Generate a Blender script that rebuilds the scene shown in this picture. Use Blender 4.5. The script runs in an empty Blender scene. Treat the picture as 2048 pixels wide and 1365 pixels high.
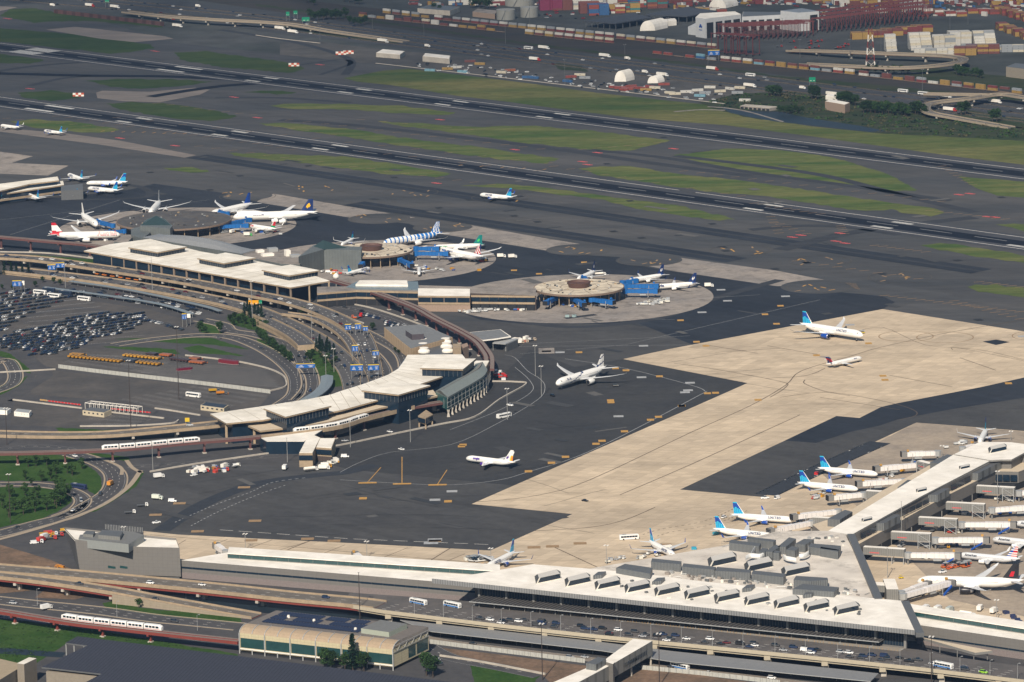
import bpy, math, random
from mathutils import Vector, Matrix
from mathutils.geometry import tessellate_polygon
R=math.radians; rnd=random.Random(7)
sc=bpy.context.scene; COL=sc.collection
# ---------------- camera, sky, sun, exposure ----------------
FPX,PITCH,ROLL,CH=8813.0,0.193802,-0.0215913,648.142     # focal length in pixels of the 2048 wide photo
cam=bpy.data.cameras.new('camera'); camo=bpy.data.objects.new('camera',cam); COL.objects.link(camo)
cam.sensor_width=36; cam.lens=36*FPX/2048; cam.clip_start=10; cam.clip_end=60000
camo.location=(0,0,CH)
camo.matrix_world=Matrix.Translation((0,0,CH))@Matrix.Rotation(math.pi/2-PITCH,4,'X')@Matrix.Rotation(ROLL,4,'Z')
sc.camera=camo
SUN_EL,SUN_AZ=R(39),R(180+13)                            # azimuth clockwise from +Y
w=bpy.data.worlds.new('World'); sc.world=w; w.use_nodes=True
nt=w.node_tree; sky=nt.nodes.new('ShaderNodeTexSky'); sky.sky_type='NISHITA'; sky.sun_disc=False
sky.sun_elevation=SUN_EL; sky.sun_rotation=SUN_AZ; sky.air_density=1.3; sky.dust_density=0.6; sky.ozone_density=2.5
nt.links.new(sky.outputs[0],nt.nodes['Background'].inputs[0]); nt.nodes['Background'].inputs[1].default_value=0.06
sl=bpy.data.lights.new('sun','SUN'); sl.energy=5.0; sl.angle=R(0.6); sl.color=(1,.89,.74)
so=bpy.data.objects.new('sun',sl); COL.objects.link(so); so.location=(-300,-1000,900)
sd=Vector((math.sin(SUN_AZ)*math.cos(SUN_EL),math.cos(SUN_AZ)*math.cos(SUN_EL),math.sin(SUN_EL)))
so.rotation_euler=sd.to_track_quat('Z','Y').to_euler()
sc.view_settings.view_transform='Standard'; sc.view_settings.look='None'; sc.view_settings.exposure=0.22
sc.render.engine='CYCLES'
try:
    sc.cycles.max_bounces=5; sc.cycles.diffuse_bounces=3; sc.cycles.glossy_bounces=2; sc.cycles.transmission_bounces=2
    sc.cycles.volume_bounces=0; sc.cycles.use_denoising=True
except Exception: pass
# ---------------- photo pixel -> place ----------------
_cr,_sr,_cp,_sp=math.cos(ROLL),math.sin(ROLL),math.cos(PITCH),math.sin(PITCH)
def G(px,py,z=0.0):
    a=px-1024; b=py-682.5; X=_cr*a+_sr*b; Y=-_sr*a+_cr*b
    d=(X,FPX*_cp-Y*_sp,-FPX*_sp-Y*_cp); t=(z-CH)/d[2]
    return Vector((d[0]*t,d[1]*t,z))
def V2(v): return Vector((v[0],v[1]))
# ---------------- materials ----------------
MATS={}
def M(name,col=(.5,.5,.5),rough=.8,n=.12,sc_=.2,metal=0,spec=.3,col2=None,sc2=None,bump=0,emit=0,stretch=None,oc=False):
    """procedural material: base colour broken up by two scales of noise; oc = colour comes from the object"""
    if name in MATS: return MATS[name]
    m=bpy.data.materials.new(name); m.use_nodes=True; t=m.node_tree; b=t.nodes['Principled BSDF']; L=t.links.new
    b.inputs['Roughness'].default_value=rough; b.inputs['Metallic'].default_value=metal; b.inputs['Specular IOR Level'].default_value=spec
    tc=t.nodes.new('ShaderNodeTexCoord'); geo=t.nodes.new('ShaderNodeNewGeometry')
    mp=t.nodes.new('ShaderNodeMapping'); L(geo.outputs['Position'] if not oc else tc.outputs['Object'],mp.inputs[0])
    if stretch: mp.inputs['Rotation'].default_value=(0,0,stretch[0]); mp.inputs['Scale'].default_value=stretch[1]
    no=t.nodes.new('ShaderNodeTexNoise'); no.inputs['Scale'].default_value=sc_; no.inputs['Detail'].default_value=6; no.inputs['Roughness'].default_value=.65
    L(mp.outputs[0],no.inputs[0])
    rgb=t.nodes.new('ShaderNodeRGB'); rgb.outputs[0].default_value=(*col,1); base=rgb.outputs[0]
    if oc:
        oi=t.nodes.new('ShaderNodeObjectInfo'); base=oi.outputs['Color']
    if col2:
        n2=t.nodes.new('ShaderNodeTexNoise'); n2.inputs['Scale'].default_value=sc2 or sc_*.15; n2.inputs['Detail'].default_value=5; n2.inputs['Roughness'].default_value=.6
        L(mp.outputs[0],n2.inputs[0]); r2=t.nodes.new('ShaderNodeMapRange'); r2.inputs[1].default_value=.38; r2.inputs[2].default_value=.62; L(n2.outputs[0],r2.inputs[0])
        mx=t.nodes.new('ShaderNodeMix'); mx.data_type='RGBA'; L(r2.outputs[0],mx.inputs[0]); L(base,mx.inputs[6]); mx.inputs[7].default_value=(*col2,1); base=mx.outputs[2]
    mr=t.nodes.new('ShaderNodeMapRange'); mr.inputs[1].default_value=.3; mr.inputs[2].default_value=.7; mr.inputs[3].default_value=1-n; mr.inputs[4].default_value=1+n
    L(no.outputs[0],mr.inputs[0]); vm=t.nodes.new('ShaderNodeVectorMath'); vm.operation='SCALE'; L(base,vm.inputs[0]); L(mr.outputs[0],vm.inputs['Scale'])
    L(vm.outputs[0],b.inputs['Base Color'])
    if bump:
        bp=t.nodes.new('ShaderNodeBump'); bp.inputs['Strength'].default_value=bump; bp.inputs['Distance'].default_value=.3; L(no.outputs[0],bp.inputs['Height']); L(bp.outputs[0],b.inputs['Normal'])
    if emit: b.inputs['Emission Color'].default_value=(*col,1); b.inputs['Emission Strength'].default_value=emit
    MATS[name]=m; return m
def grid_lines(m,sx,sy,rot=0,w=.02,dark=.6,axis='XY'):
    """add thin joint lines (slab joints, panel seams) to a material; sx, sy = spacing in metres"""
    t=m.node_tree; L=t.links.new; b=t.nodes['Principled BSDF']; src=b.inputs['Base Color'].links[0].from_socket
    g=t.nodes.new('ShaderNodeNewGeometry'); mp=t.nodes.new('ShaderNodeVectorRotate'); mp.rotation_type='Z_AXIS'; mp.inputs['Angle'].default_value=rot
    L(g.outputs['Position'],mp.inputs[0]); sp=t.nodes.new('ShaderNodeSeparateXYZ'); L(mp.outputs[0],sp.inputs[0]); prev=None
    for ax,s in zip(axis,(sx,sy)):
        if not s: continue
        d=t.nodes.new('ShaderNodeMath'); d.operation='DIVIDE'; d.inputs[1].default_value=s; L(sp.outputs[ax],d.inputs[0])
        f=t.nodes.new('ShaderNodeMath'); f.operation='FRACT'; L(d.outputs[0],f.inputs[0])
        l=t.nodes.new('ShaderNodeMath'); l.operation='LESS_THAN'; l.inputs[1].default_value=w/s; L(f.outputs[0],l.inputs[0])
        if prev is None: prev=l.outputs[0]
        else:
            mx=t.nodes.new('ShaderNodeMath'); mx.operation='MAXIMUM'; L(prev,mx.inputs[0]); L(l.outputs[0],mx.inputs[1]); prev=mx.outputs[0]
    mr=t.nodes.new('ShaderNodeMapRange'); mr.inputs[3].default_value=1; mr.inputs[4].default_value=dark; L(prev,mr.inputs[0])
    v=t.nodes.new('ShaderNodeVectorMath'); v.operation='SCALE'; L(src,v.inputs[0]); L(mr.outputs[0],v.inputs['Scale']); L(v.outputs[0],b.inputs['Base Color'])
    return m
def slabs(m,sx,sy,rot,amt):
    """each slab or paving lane gets its own slight tone, as poured or laid at different times"""
    t=m.node_tree; L=t.links.new; b=t.nodes['Principled BSDF']; src=b.inputs['Base Color'].links[0].from_socket
    g=t.nodes.new('ShaderNodeNewGeometry'); v=t.nodes.new('ShaderNodeVectorRotate'); v.rotation_type='Z_AXIS'; v.inputs['Angle'].default_value=rot; L(g.outputs['Position'],v.inputs[0])
    d=t.nodes.new('ShaderNodeVectorMath'); d.operation='DIVIDE'; d.inputs[1].default_value=(sx,sy,1e9); L(v.outputs[0],d.inputs[0])
    f=t.nodes.new('ShaderNodeVectorMath'); f.operation='FLOOR'; L(d.outputs[0],f.inputs[0]); w=t.nodes.new('ShaderNodeTexWhiteNoise'); L(f.outputs[0],w.inputs[0])
    mr=t.nodes.new('ShaderNodeMapRange'); mr.inputs[3].default_value=1-amt; mr.inputs[4].default_value=1+amt; L(w.outputs[0],mr.inputs[0])
    q=t.nodes.new('ShaderNodeVectorMath'); q.operation='SCALE'; L(src,q.inputs[0]); L(mr.outputs[0],q.inputs['Scale']); L(q.outputs[0],b.inputs['Base Color']); return m
def stains(m,scale,amt,stretch=None,thr=.56):
    """darker worn and oily blotches with a ragged outline"""
    t=m.node_tree; L=t.links.new; b=t.nodes['Principled BSDF']; src=b.inputs['Base Color'].links[0].from_socket
    g=t.nodes.new('ShaderNodeNewGeometry'); mp=t.nodes.new('ShaderNodeMapping'); L(g.outputs['Position'],mp.inputs[0])
    if stretch: mp.inputs['Rotation'].default_value=(0,0,stretch[0]); mp.inputs['Scale'].default_value=stretch[1]
    n=t.nodes.new('ShaderNodeTexNoise'); n.inputs['Scale'].default_value=scale; n.inputs['Detail'].default_value=9; n.inputs['Roughness'].default_value=.72; L(mp.outputs[0],n.inputs[0])
    mr=t.nodes.new('ShaderNodeMapRange'); mr.inputs[1].default_value=thr; mr.inputs[2].default_value=thr+.12; mr.inputs[3].default_value=1; mr.inputs[4].default_value=1-amt; L(n.outputs[0],mr.inputs[0])
    q=t.nodes.new('ShaderNodeVectorMath'); q.operation='SCALE'; L(src,q.inputs[0]); L(mr.outputs[0],q.inputs['Scale']); L(q.outputs[0],b.inputs['Base Color']); return m
PHI=R(45.9947)                                            # runway direction: heading right and towards the camera
RD=Vector((math.cos(PHI),-math.sin(PHI))); RN=Vector((math.sin(PHI),math.cos(PHI)))
def RW(o,t,z=0): q=RD*t+RN*o; return Vector((q.x,q.y,z))
ST=(PHI,(.25,1.6,1))
ASPH =M('asphalt_worn',(.088,.088,.092),.95,.16,.09,col2=(.068,.07,.078),sc2=.012,stretch=ST,spec=.15)
ASPHB=M('asphalt_brown_grey',(.080,.079,.080),.95,.16,.12,col2=(.054,.058,.064),sc2=.01,stretch=ST,spec=.15)
NAVY =M('asphalt_fresh',(.021,.026,.036),.9,.14,.15,col2=(.030,.035,.045),sc2=.01,spec=.15)
MIDA =M('asphalt_apron',(.070,.070,.071),.92,.14,.15,col2=(.056,.057,.060),sc2=.012,spec=.15)
CONC =M('apron_concrete',(.565,.46,.335),.9,.15,.3,col2=(.47,.385,.285),sc2=.014,stretch=(R(-62),(.22,1.5,1)),spec=.15)
grid_lines(CONC,7.6,7.6,rot=R(-62),w=.35,dark=.84)
CONCG=M('apron_concrete_grey',(.30,.265,.235),.9,.12,.3,col2=(.235,.215,.2),sc2=.02,spec=.15)
grid_lines(CONCG,7.6,7.6,rot=R(-62),w=.3,dark=.85)
CONCW=M('concrete_light',(.47,.43,.37),.85,.10,.6,col2=(.38,.345,.30),sc2=.1)
BEIGE=M('beige_concrete',(.36,.275,.185),.85,.12,.7,col2=(.29,.225,.155),sc2=.15)
GRASS=M('grass_field',(.054,.092,.028),1,.38,.25,col2=(.125,.135,.05),sc2=.02,stretch=ST,spec=.05)
GRASSF=M('grass_far',(.03,.056,.02),1,.35,.2,col2=(.05,.072,.026),sc2=.015,stretch=ST,spec=.05)
for m_,a_ in ((ASPHB,.07),(ASPH,.07),(MIDA,.07),(NAVY,.10)): slabs(m_,160,7.5,PHI,a_); slabs(m_,70,45,PHI,a_*.7); stains(m_,.02,.22,(PHI,(.3,1.6,1)),.57); stains(m_,.11,.16,None,.58)
slabs(CONC,7.6,7.6,R(-62),.08); slabs(CONC,60,22.8,R(-62),.07); stains(CONC,.25,.12,(R(-62),(.15,1.5,1)),.56); stains(CONC,.03,.2,(R(-62),(.25,1.4,1)),.56); slabs(CONCG,7.6,7.6,R(-62),.07); stains(CONCG,.05,.2)
LAWN =M('lawn_grass',(.028,.066,.014),1,.3,.5,col2=(.045,.085,.022),sc2=.05,spec=.05)
ROAD =M('road_asphalt',(.078,.076,.078),.92,.12,.25,col2=(.062,.062,.066),sc2=.05,spec=.15)
LOT  =M('lot_asphalt',(.098,.09,.084),.92,.15,.2,col2=(.07,.067,.066),sc2=.03,spec=.15)
DECKM=M('deck_concrete',(.155,.138,.118),.88,.14,.5,col2=(.12,.108,.095),sc2=.08)
WHITEP=M('white_paint',(.78,.76,.72),.7,.1,2)
RWP=M('worn_runway_paint',(.52,.52,.50),.8,.3,.5)
def vary(m,amt):
    t=m.node_tree; L=t.links.new; b=t.nodes['Principled BSDF']; src=b.inputs['Base Color'].links[0].from_socket; oi=t.nodes.new('ShaderNodeObjectInfo'); mr=t.nodes.new('ShaderNodeMapRange'); mr.inputs[3].default_value=1-amt; mr.inputs[4].default_value=1+amt*1.4; L(oi.outputs['Random'],mr.inputs[0])
    q=t.nodes.new('ShaderNodeVectorMath'); q.operation='SCALE'; L(src,q.inputs[0]); L(mr.outputs[0],q.inputs['Scale']); L(q.outputs[0],b.inputs['Base Color'])
DWHITE=M('faded_white_paint',(.34,.35,.36),.8,.25,.4)
YELP =M('yellow_paint',(.46,.26,.07),.7,.25,.8)
FYEL =M('faded_yellow_paint',(.30,.20,.11),.8,.2,.5)
REDP =M('red_paint',(.55,.10,.10),.7,.2,.8)
RUBB =M('rubber_streak',(.010,.013,.021),.95,.25,.05,stretch=(PHI,(.08,2.5,1)),spec=.1)
RUBL =M('worn_wheel_track',(.042,.046,.054),.95,.2,.05,stretch=(PHI,(.08,2.5,1)),spec=.1)
JOINT=M('dark_joint_line',(.10,.075,.055),.9,.2,.6)
RUST =M('oxide_red_steel',(.20,.045,.035),.6,.15,1)
GLASS=M('dark_glass',(.010,.022,.038),.15,.2,.3,spec=.4)
GLASSG=M('green_glass',(.02,.06,.062),.15,.2,.3,spec=.7)
ROOFW=M('white_roof',(.86,.82,.75),.8,.07,.15,col2=(.74,.70,.63),sc2=.06)
ROOFD=M('stained_roof',(.70,.645,.57),.85,.14,.2,col2=(.53,.485,.43),sc2=.05)
ROOFC=M('cream_roof',(.84,.80,.72),.8,.08,.12,col2=(.68,.64,.56),sc2=.05)
GREYP=M('grey_panel',(.22,.215,.205),.55,.05,.3,metal=.1)
DGREY=M('dark_grey_metal',(.14,.145,.15),.5,.1,.8,metal=.3)
LGREY=M('light_grey_metal',(.42,.43,.43),.45,.08,.8,metal=.3)
BLACK=M('black_rubber',(.015,.015,.017),.7,.2,2)
SHADE=M('dark_interior',(.02,.022,.026),.8,.2,.5)  # near-black for dark parts; stands in for shade in openings and undercrofts
MBLUE=M('bridge_blue',(.012,.12,.37),.5,.1,1)
STEEL=M('galvanised_steel',(.36,.36,.35),.45,.1,2,metal=.4)
DSTEEL=M('brown_steel_pole',(.05,.04,.036),.6,.1,2)
# ---------------- mesh building ----------------
class MB:
    def __init__(s): s.v=[]; s.f=[]; s.m=[]; s.mats=[]
    def mi(s,m):
        if m not in s.mats: s.mats.append(m)
        return s.mats.index(m)
    def face(s,pts,m):
        i=len(s.v); s.v+= [tuple(p) for p in pts]; s.f.append(tuple(range(i,i+len(pts)))); s.m.append(s.mi(m))
    def poly(s,pts,m,flip=False):
        """flat outline (may be concave) facing up"""
        i=len(s.v); s.v+=[tuple(p) for p in pts]
        for t in tessellate_polygon([[Vector(p) for p in pts]]):
            a,b,c=[Vector(pts[k]) for k in t]
            if ((b-a).cross(c-a).z<0)!=flip: t=(t[0],t[2],t[1])
            s.f.append(tuple(i+k for k in t)); s.m.append(s.mi(m))
    def prism(s,pts,z0,z1,m,mtop=None,bottom=False):
        p=[(q[0],q[1]) for q in pts]; n=len(p)
        ar=sum(p[i][0]*p[(i+1)%n][1]-p[(i+1)%n][0]*p[i][1] for i in range(n))
        if ar<0: p=p[::-1]
        for i in range(n):
            a,b=p[i],p[(i+1)%n]; s.face([(a[0],a[1],z0),(b[0],b[1],z0),(b[0],b[1],z1),(a[0],a[1],z1)],m)
        s.poly([(a[0],a[1],z1) for a in p],mtop or m)
        if bottom: s.poly([(a[0],a[1],z0) for a in p],m,True)
    def box(s,c,d,rz=0,m=None,mtop=None):
        """c = centre of the base, d = full sizes"""
        co,si=math.cos(rz),math.sin(rz); hx,hy=d[0]/2,d[1]/2
        pts=[(c[0]+x*co-y*si,c[1]+x*si+y*co) for x,y in((-hx,-hy),(hx,-hy),(hx,hy),(-hx,hy))]
        s.prism(pts,c[2],c[2]+d[2],m,mtop,True)
    def bar(s,a,b,r,m,n=4,r2=None):
        a=Vector(a); b=Vector(b); d=b-a
        if d.length<1e-6: return
        q=d.to_track_quat('Z','Y'); r2=r if r2 is None else r2; A=[];B=[]
        for k in range(n):
            an=2*math.pi*(k+.5)/n; o=Vector((math.cos(an),math.sin(an),0)); A.append(a+q@(o*r)); B.append(b+q@(o*r2))
        for k in range(n): s.face([A[k],A[(k+1)%n],B[(k+1)%n],B[k]],m)
        s.face(A[::-1],m); s.face(B,m)
    def loft(s,rings,m,cap=True,mf=None):
        """rings = lists of points with the same count; mf(i,k) may pick the material"""
        n=len(rings[0]); base=len(s.v)
        for r in rings: s.v+=[tuple(p) for p in r]
        for i in range(len(rings)-1):
            for k in range(n):
                a=base+i*n+k; b=base+i*n+(k+1)%n
                s.f.append((a,b,b+n,a+n)); s.m.append(s.mi(mf(i,k) if mf else m))
        if cap:
            s.f.append(tuple(base+k for k in range(n))[::-1]); s.m.append(s.mi(m))
            s.f.append(tuple(base+(len(rings)-1)*n+k for k in range(n))); s.m.append(s.mi(m))
    def build(s,name,parent=None,org=None,label=None,cat=None,group=None,kind=None,smooth=False,local=False):
        if not s.v: return None
        if local: o=Vector((0,0,0))
        elif parent is not None: o=org or wloc(parent)
        elif org is not None: o=Vector(org)
        else:
            xs=[q[0] for q in s.v]; ys=[q[1] for q in s.v]; o=Vector(((min(xs)+max(xs))/2,(min(ys)+max(ys))/2,min(q[2] for q in s.v)))
        me=bpy.data.meshes.new(name); me.from_pydata([(q[0]-o[0],q[1]-o[1],q[2]-o[2]) for q in s.v],[],s.f)
        for m in s.mats: me.materials.append(m)
        me.polygons.foreach_set('material_index',s.m)
        if smooth: me.polygons.foreach_set('use_smooth',[True]*len(me.polygons))
        ob=bpy.data.objects.new(name,me); COL.objects.link(ob)
        if parent is not None: ob.parent=parent
        elif not local: ob.location=o
        return tag(ob,label,cat,group,kind)
def wloc(o):
    p=Vector(o.location)
    while o.parent: o=o.parent; p+=o.location
    return p
def tag(o,label=None,cat=None,group=None,kind=None):
    if label: o['label']=label
    if cat: o['category']=cat
    if group: o['group']=group
    if kind: o['kind']=kind
    return o
def T(name,label,cat,loc=(0,0,0),rz=0,group=None,s=1):
    o=bpy.data.objects.new(name,None); COL.objects.link(o); o.empty_display_size=1
    o.location=loc; o.rotation_euler=(0,0,rz)
    if s!=1: o.scale=(s,s,s)
    return tag(o,label,cat,group)
def kids(o): return KID.get(o.as_pointer(),[])
KID={}
def regkids():
    KID.clear()
    for o in bpy.data.objects:
        if o.parent: KID.setdefault(o.parent.as_pointer(),[]).append(o)
def dup(o,loc,rz=0,label=None,group=None,color=None,parts=True,s=None):
    c=o.copy(); COL.objects.link(c); c.location=loc; c.rotation_euler=(0,0,rz)
    if label: c['label']=label
    if group: c['group']=group
    if color: c.color=(*color,1)
    if s: c.scale=(s,s,s)
    if parts:
        for ch in kids(o):
            d=ch.copy(); COL.objects.link(d); d.parent=c
            if color: d.color=(*color,1)
            for g in kids(ch):
                e=g.copy(); COL.objects.link(e); e.parent=d
                if color: e.color=(*color,1)
    return c
def smooth(pts,n=6,closed=False):
    """Catmull-Rom through 2-D or 3-D points"""
    P=[Vector(p) for p in pts]; out=[]; N=len(P)
    for i in range(N if closed else N-1):
        if closed: p0,p1,p2,p3=P[(i-1)%N],P[i],P[(i+1)%N],P[(i+2)%N]
        else: p0=P[max(i-1,0)]; p1=P[i]; p2=P[i+1]; p3=P[min(i+2,N-1)]
        for k in range(n):
            t=k/n; out.append(.5*((2*p1)+(p2-p0)*t+(2*p0-5*p1+4*p2-p3)*t*t+(3*p1-p0-3*p2+p3)*t**3))
    if not closed: out.append(P[-1])
    return out
def path(px,z=0,n=5,zs=None):
    """smooth world path from photo pixels; entries (x,y) or (x,y,z)"""
    pts=[G(p[0],p[1],p[2] if len(p)>2 else z) for p in px]
    return smooth(pts,n) if n>1 and len(pts)>2 else pts
def offs(pts,d):
    out=[]
    for i,p in enumerate(pts):
        a=pts[max(i-1,0)]; b=pts[min(i+1,len(pts)-1)]; t=(b-a); t.z=0; t.normalize()
        out.append(Vector((p.x-t.y*d,p.y+t.x*d,p.z)))
    return out
def ribbon(mb,pts,wl,wr,m,dz=0):
    A=offs(pts,wl); B=offs(pts,-wr)
    for i in range(len(pts)-1):
        q=[Vector(p)+Vector((0,0,dz)) for p in (B[i],B[i+1],A[i+1],A[i])]
        if (q[1]-q[0]).cross(q[3]-q[0]).z<0: q=q[::-1]
        mb.face(q,m)
def resample(pts,step):
    out=[pts[0].copy()]; acc=0
    for i in range(len(pts)-1):
        a,b=pts[i],pts[i+1]; L=(b-a).length; 
        while acc+L>=step:
            t=(step-acc); a=a+(b-a).normalized()*t; out.append(a.copy()); L=(b-a).length; acc=0
        acc+=L
    return out
def dashes(mb,pts,on,off,w,m,dz=0):
    P=resample(pts,on+off)
    for i in range(len(P)-1):
        d=(P[i+1]-P[i]).normalized(); ribbon(mb,[P[i],P[i]+d*on],w/2,w/2,m,dz)
def sheet(name,px,m,z,kind='structure',smooth_n=0,label=None,cat=None):
    mb=MB(); pts=[G(a,b,0) for a,b in px]
    if smooth_n: pts=smooth(pts,smooth_n,True)
    mb.poly([(p.x,p.y,z) for p in pts],m); return mb.build(name,kind=kind,label=label,cat=cat)
def disc(c,r,n=64,z=None):
    return [(c[0]+r*math.cos(2*math.pi*k/n),c[1]+r*math.sin(2*math.pi*k/n),c[2] if z is None else z) for k in range(n)]

def text_mesh(name,cu):
    """turn a text curve into a plain mesh object"""
    t=bpy.data.objects.new(name,cu); COL.objects.link(t); bpy.context.view_layer.update()
    dg=bpy.context.evaluated_depsgraph_get(); me=bpy.data.meshes.new_from_object(t.evaluated_get(dg),depsgraph=dg)
    bpy.data.objects.remove(t); bpy.data.curves.remove(cu); o=bpy.data.objects.new(name,me); COL.objects.link(o); return o
def text(name,body,size,mat,extr=.02,bold=.0,sp=1):
    tc=bpy.data.curves.new(name,'FONT'); tc.body=body; tc.size=size; tc.align_x='CENTER'; tc.align_y='CENTER'; tc.extrude=extr; tc.offset=bold; tc.space_character=sp; tc.resolution_u=2; tc.materials.append(mat)
    return text_mesh(name,tc)
# ---------------- ground, airfield surfaces ----------------
g=MB(); g.poly([(-9000,-3000,0),(9000,-3000,0),(9000,22000,0),(-9000,22000,0)],M('far_ground',(.075,.078,.08),.95,.3,.02,col2=(.055,.062,.06),sc2=.004,spec=.1)); g.build('ground',kind='structure',org=(0,0,0))
# the airfield's worn asphalt
sheet('airfield_asphalt',[(-150,75),(0,20),(110,15),(345,85),(700,125),(760,135),(1348,200),(1500,225),(2200,290),(2250,700),(2048,1365),(-200,1450)],ASPHB,.03)
def sheet_w(name,pts,m,z):
    mb=MB(); mb.poly([(p[0],p[1],z) for p in pts],m); return mb.build(name,kind='structure')
L1,L2,L3,L4,L5,L6=.06,.09,.12,.15,.18,.21
def ragged(P,amp=2.2,step=9):
    """break a traced outline into short irregular steps, as a mown edge"""
    P=[Vector(p) for p in P]; Q=resample(P+[P[0]],step)[:-1]; out=[]
    for q in Q:
        d=math.hypot(q.x,q.y); out.append((q.x+rgr.uniform(-amp,amp)*.5,q.y+rgr.uniform(-amp,amp)*2.2))
    return out
rgr=random.Random(11)
def grassy(mat,*polys):
    for p in polys: sheet_w('grass_field',ragged([G(a,b) for a,b in p]),mat,L2)
grassy(GRASSF,
 [(20,19),(68,17),(113,26),(205,32),(321,51),(328,56),(273,51),(191,43),(130,43),(68,46),(0,32)],
 [(-60,52),(0,58),(60,62),(180,72),(300,90),(312,97),(230,108),(120,97),(0,84),(-60,80)],
 [(349,106),(410,103),(581,126),(612,137),(581,147),(444,135),(362,120)],
 [(-60,100),(0,109),(70,118),(90,121),(60,128),(0,127),(-60,120)],
 [(171,162),(239,158),(342,159),(424,164),(376,171),(273,179),(222,174)],
 [(38,185),(103,181),(150,188),(161,197),(103,203),(44,195)],
 [(212,208),(260,205),(342,208),(431,222),(478,234),(427,243),(342,238),(239,219)],
 [(489,184),(547,181),(598,186),(564,190)])
grassy(GRASS,
 [(20,244),(68,239),(144,244),(219,255),(239,260),(191,267),(137,263),(68,256)],
 [(540,212),(581,207),(680,208),(803,212),(912,226),(899,231),(827,229),(680,219),(600,220)],
 [(516,248),(581,246),(697,258),(783,273),(919,290),(1022,304),(1121,318),(1090,328),(988,318),(817,294),(680,273),(600,262)],
 [(755,243),(851,248),(953,255),(1056,251),(1193,263),(1343,282),(1261,301),(1193,301),(1056,287),(919,267),(817,255)],
 [(1348,311),(1451,297),(1587,301),(1690,321),(1775,349),(1837,381),(1792,383),(1656,368),(1519,350),(1416,330)],
 [(1915,352),(1970,357),(2120,368),(2120,402),(1997,393),(1946,374)],
 [(1155,337),(1200,333),(1261,334),(1348,347),(1519,366),(1690,393),(1861,417),(1891,424),(1871,433),(1809,429),(1785,419),(1717,422),(1656,412),(1519,392),(1451,388),(1348,374),(1200,352)],
 [(919,373),(1022,368),(1124,381),(1348,410),(1474,439),(1433,443),(1348,429),(1295,422),(1193,398),(1022,378)],
 [(451,306),(547,308),(697,314),(902,347),(880,355),(783,350),(680,336),(560,322),(470,312)],
 [(1840,491),(1895,487),(2048,511),(2120,520),(2120,533),(2048,525),(1929,511),(1861,497)],
 [(1932,573),(1980,569),(2120,584),(2120,604),(2048,595),(1963,585)],
 [(1990,450),(2048,448),(2120,455),(2120,470),(2048,463)],
 [(328,337),(380,335),(424,343),(380,345),(335,341)])
# the big grass field beyond the far runway
sheet('grass_field',[(687,157),(765,142),(817,138),(919,150),(1056,167),(1193,186),(1348,203),(1416,210),(1450,224),(1491,232),(1621,253),(1758,267),(2048,279),(2120,283),(2120,338),(2048,330),(1929,316),(1792,297),(1621,273),(1450,251),(1348,243),(1261,236),(1124,219),(1022,205),(919,193),(783,171),(714,164)],
 M('grass_big_field',(.048,.082,.024),1,.35,.2,col2=(.16,.15,.06),sc2=.007,stretch=(PHI,(.3,1.2,1)),spec=.05),L2)
# bare and concrete patches
for p in ([(192,186),(205,182),(300,184),(390,176),(420,180),(400,190),(320,205),(245,203),(195,197)],[(92,60),(150,54),(330,73),(347,78),(270,85),(200,78)],[(-60,8),(0,13),(35,15),(0,23),(-60,30)],
  [(-60,250),(0,256),(137,268),(240,282),(393,311),(369,316),(200,290),(0,264),(-60,258)]): sheet('pavement',p,M('pale_worn_pavement',(.21,.18,.16),.95,.2,.1,col2=(.155,.14,.13),sc2=.02,stretch=ST),L2+.01)
for p in ([(-60,300),(0,304),(66,313),(24,326),(137,332),(96,352),(0,348),(-60,340)],[(547,388),(700,414),(830,436),(780,440),(690,438),(506,409),(520,400)],[(930,449),(1090,477),(1193,494),(1210,500),(1121,506),(871,467),(890,462)],
  [(1330,512),(1553,542),(1690,568),(1553,573),(1348,543),(1235,520)]): sheet('pavement',p,CONCG,L2+.01)
# apron surfaces
sheet('apron_asphalt',[(560,640),(1278,648),(1400,690),(1246,719),(1500,768),(943,1009),(1145,1029),(981,1102),(287,1075),(120,1050),(220,1000),(300,940),(420,940),(640,950),(780,900),(980,800)],MIDA,L2)
sheet('apron_asphalt_dark',[(680,860),(960,790),(1060,700),(1150,735),(1246,719),(1495,767),(1030,972),(700,940),(640,925)],M('asphalt_apron_dark',(.050,.051,.053),.9,.15,.15,col2=(.040,.042,.046),sc2=.015,spec=.15),L3)
sheet('apron_asphalt_dark',[(-60,470),(-60,402),(0,400),(130,395),(260,380),(308,368),(444,386),(526,407),(700,436),(817,448),(871,467),(1022,491),(1124,508),(1240,515),(1240,525),(1348,544),(1553,573),(1765,593),(1790,605),(1765,619),(1385,690),(1278,648),(1060,650),(960,640),(850,600),(650,600),(400,520),(200,510),(-60,500)],NAVY,L3)
sheet('apron_concrete',[(1246,719),(1348,697),(1765,619),(2120,675),(2120,1310),(1840,1285),(950,1185),(287,1140),(287,1063),(355,1070),(513,1078),(700,1087),(981,1102),(1145,1029),(943,1009),(1348,832),(1495,767)],CONC,L4)
sheet('apron_concrete_grey',[(1640,945),(1833,846),(2120,870),(2120,1250),(1900,1200),(1700,1000)],M('apron_concrete_worn',(.36,.30,.235),.9,.14,.25,col2=(.27,.23,.19),sc2=.03,spec=.15),L4+.02)
sheet('apron_asphalt_strip',[(1360,980),(1570,882),(1673,833),(1719,837),(1762,815),(1792,808),(1963,775),(2120,740),(2120,870),(2048,863),(1833,846),(1751,884),(1630,940),(1526,995)],MIDA,L5)
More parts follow.
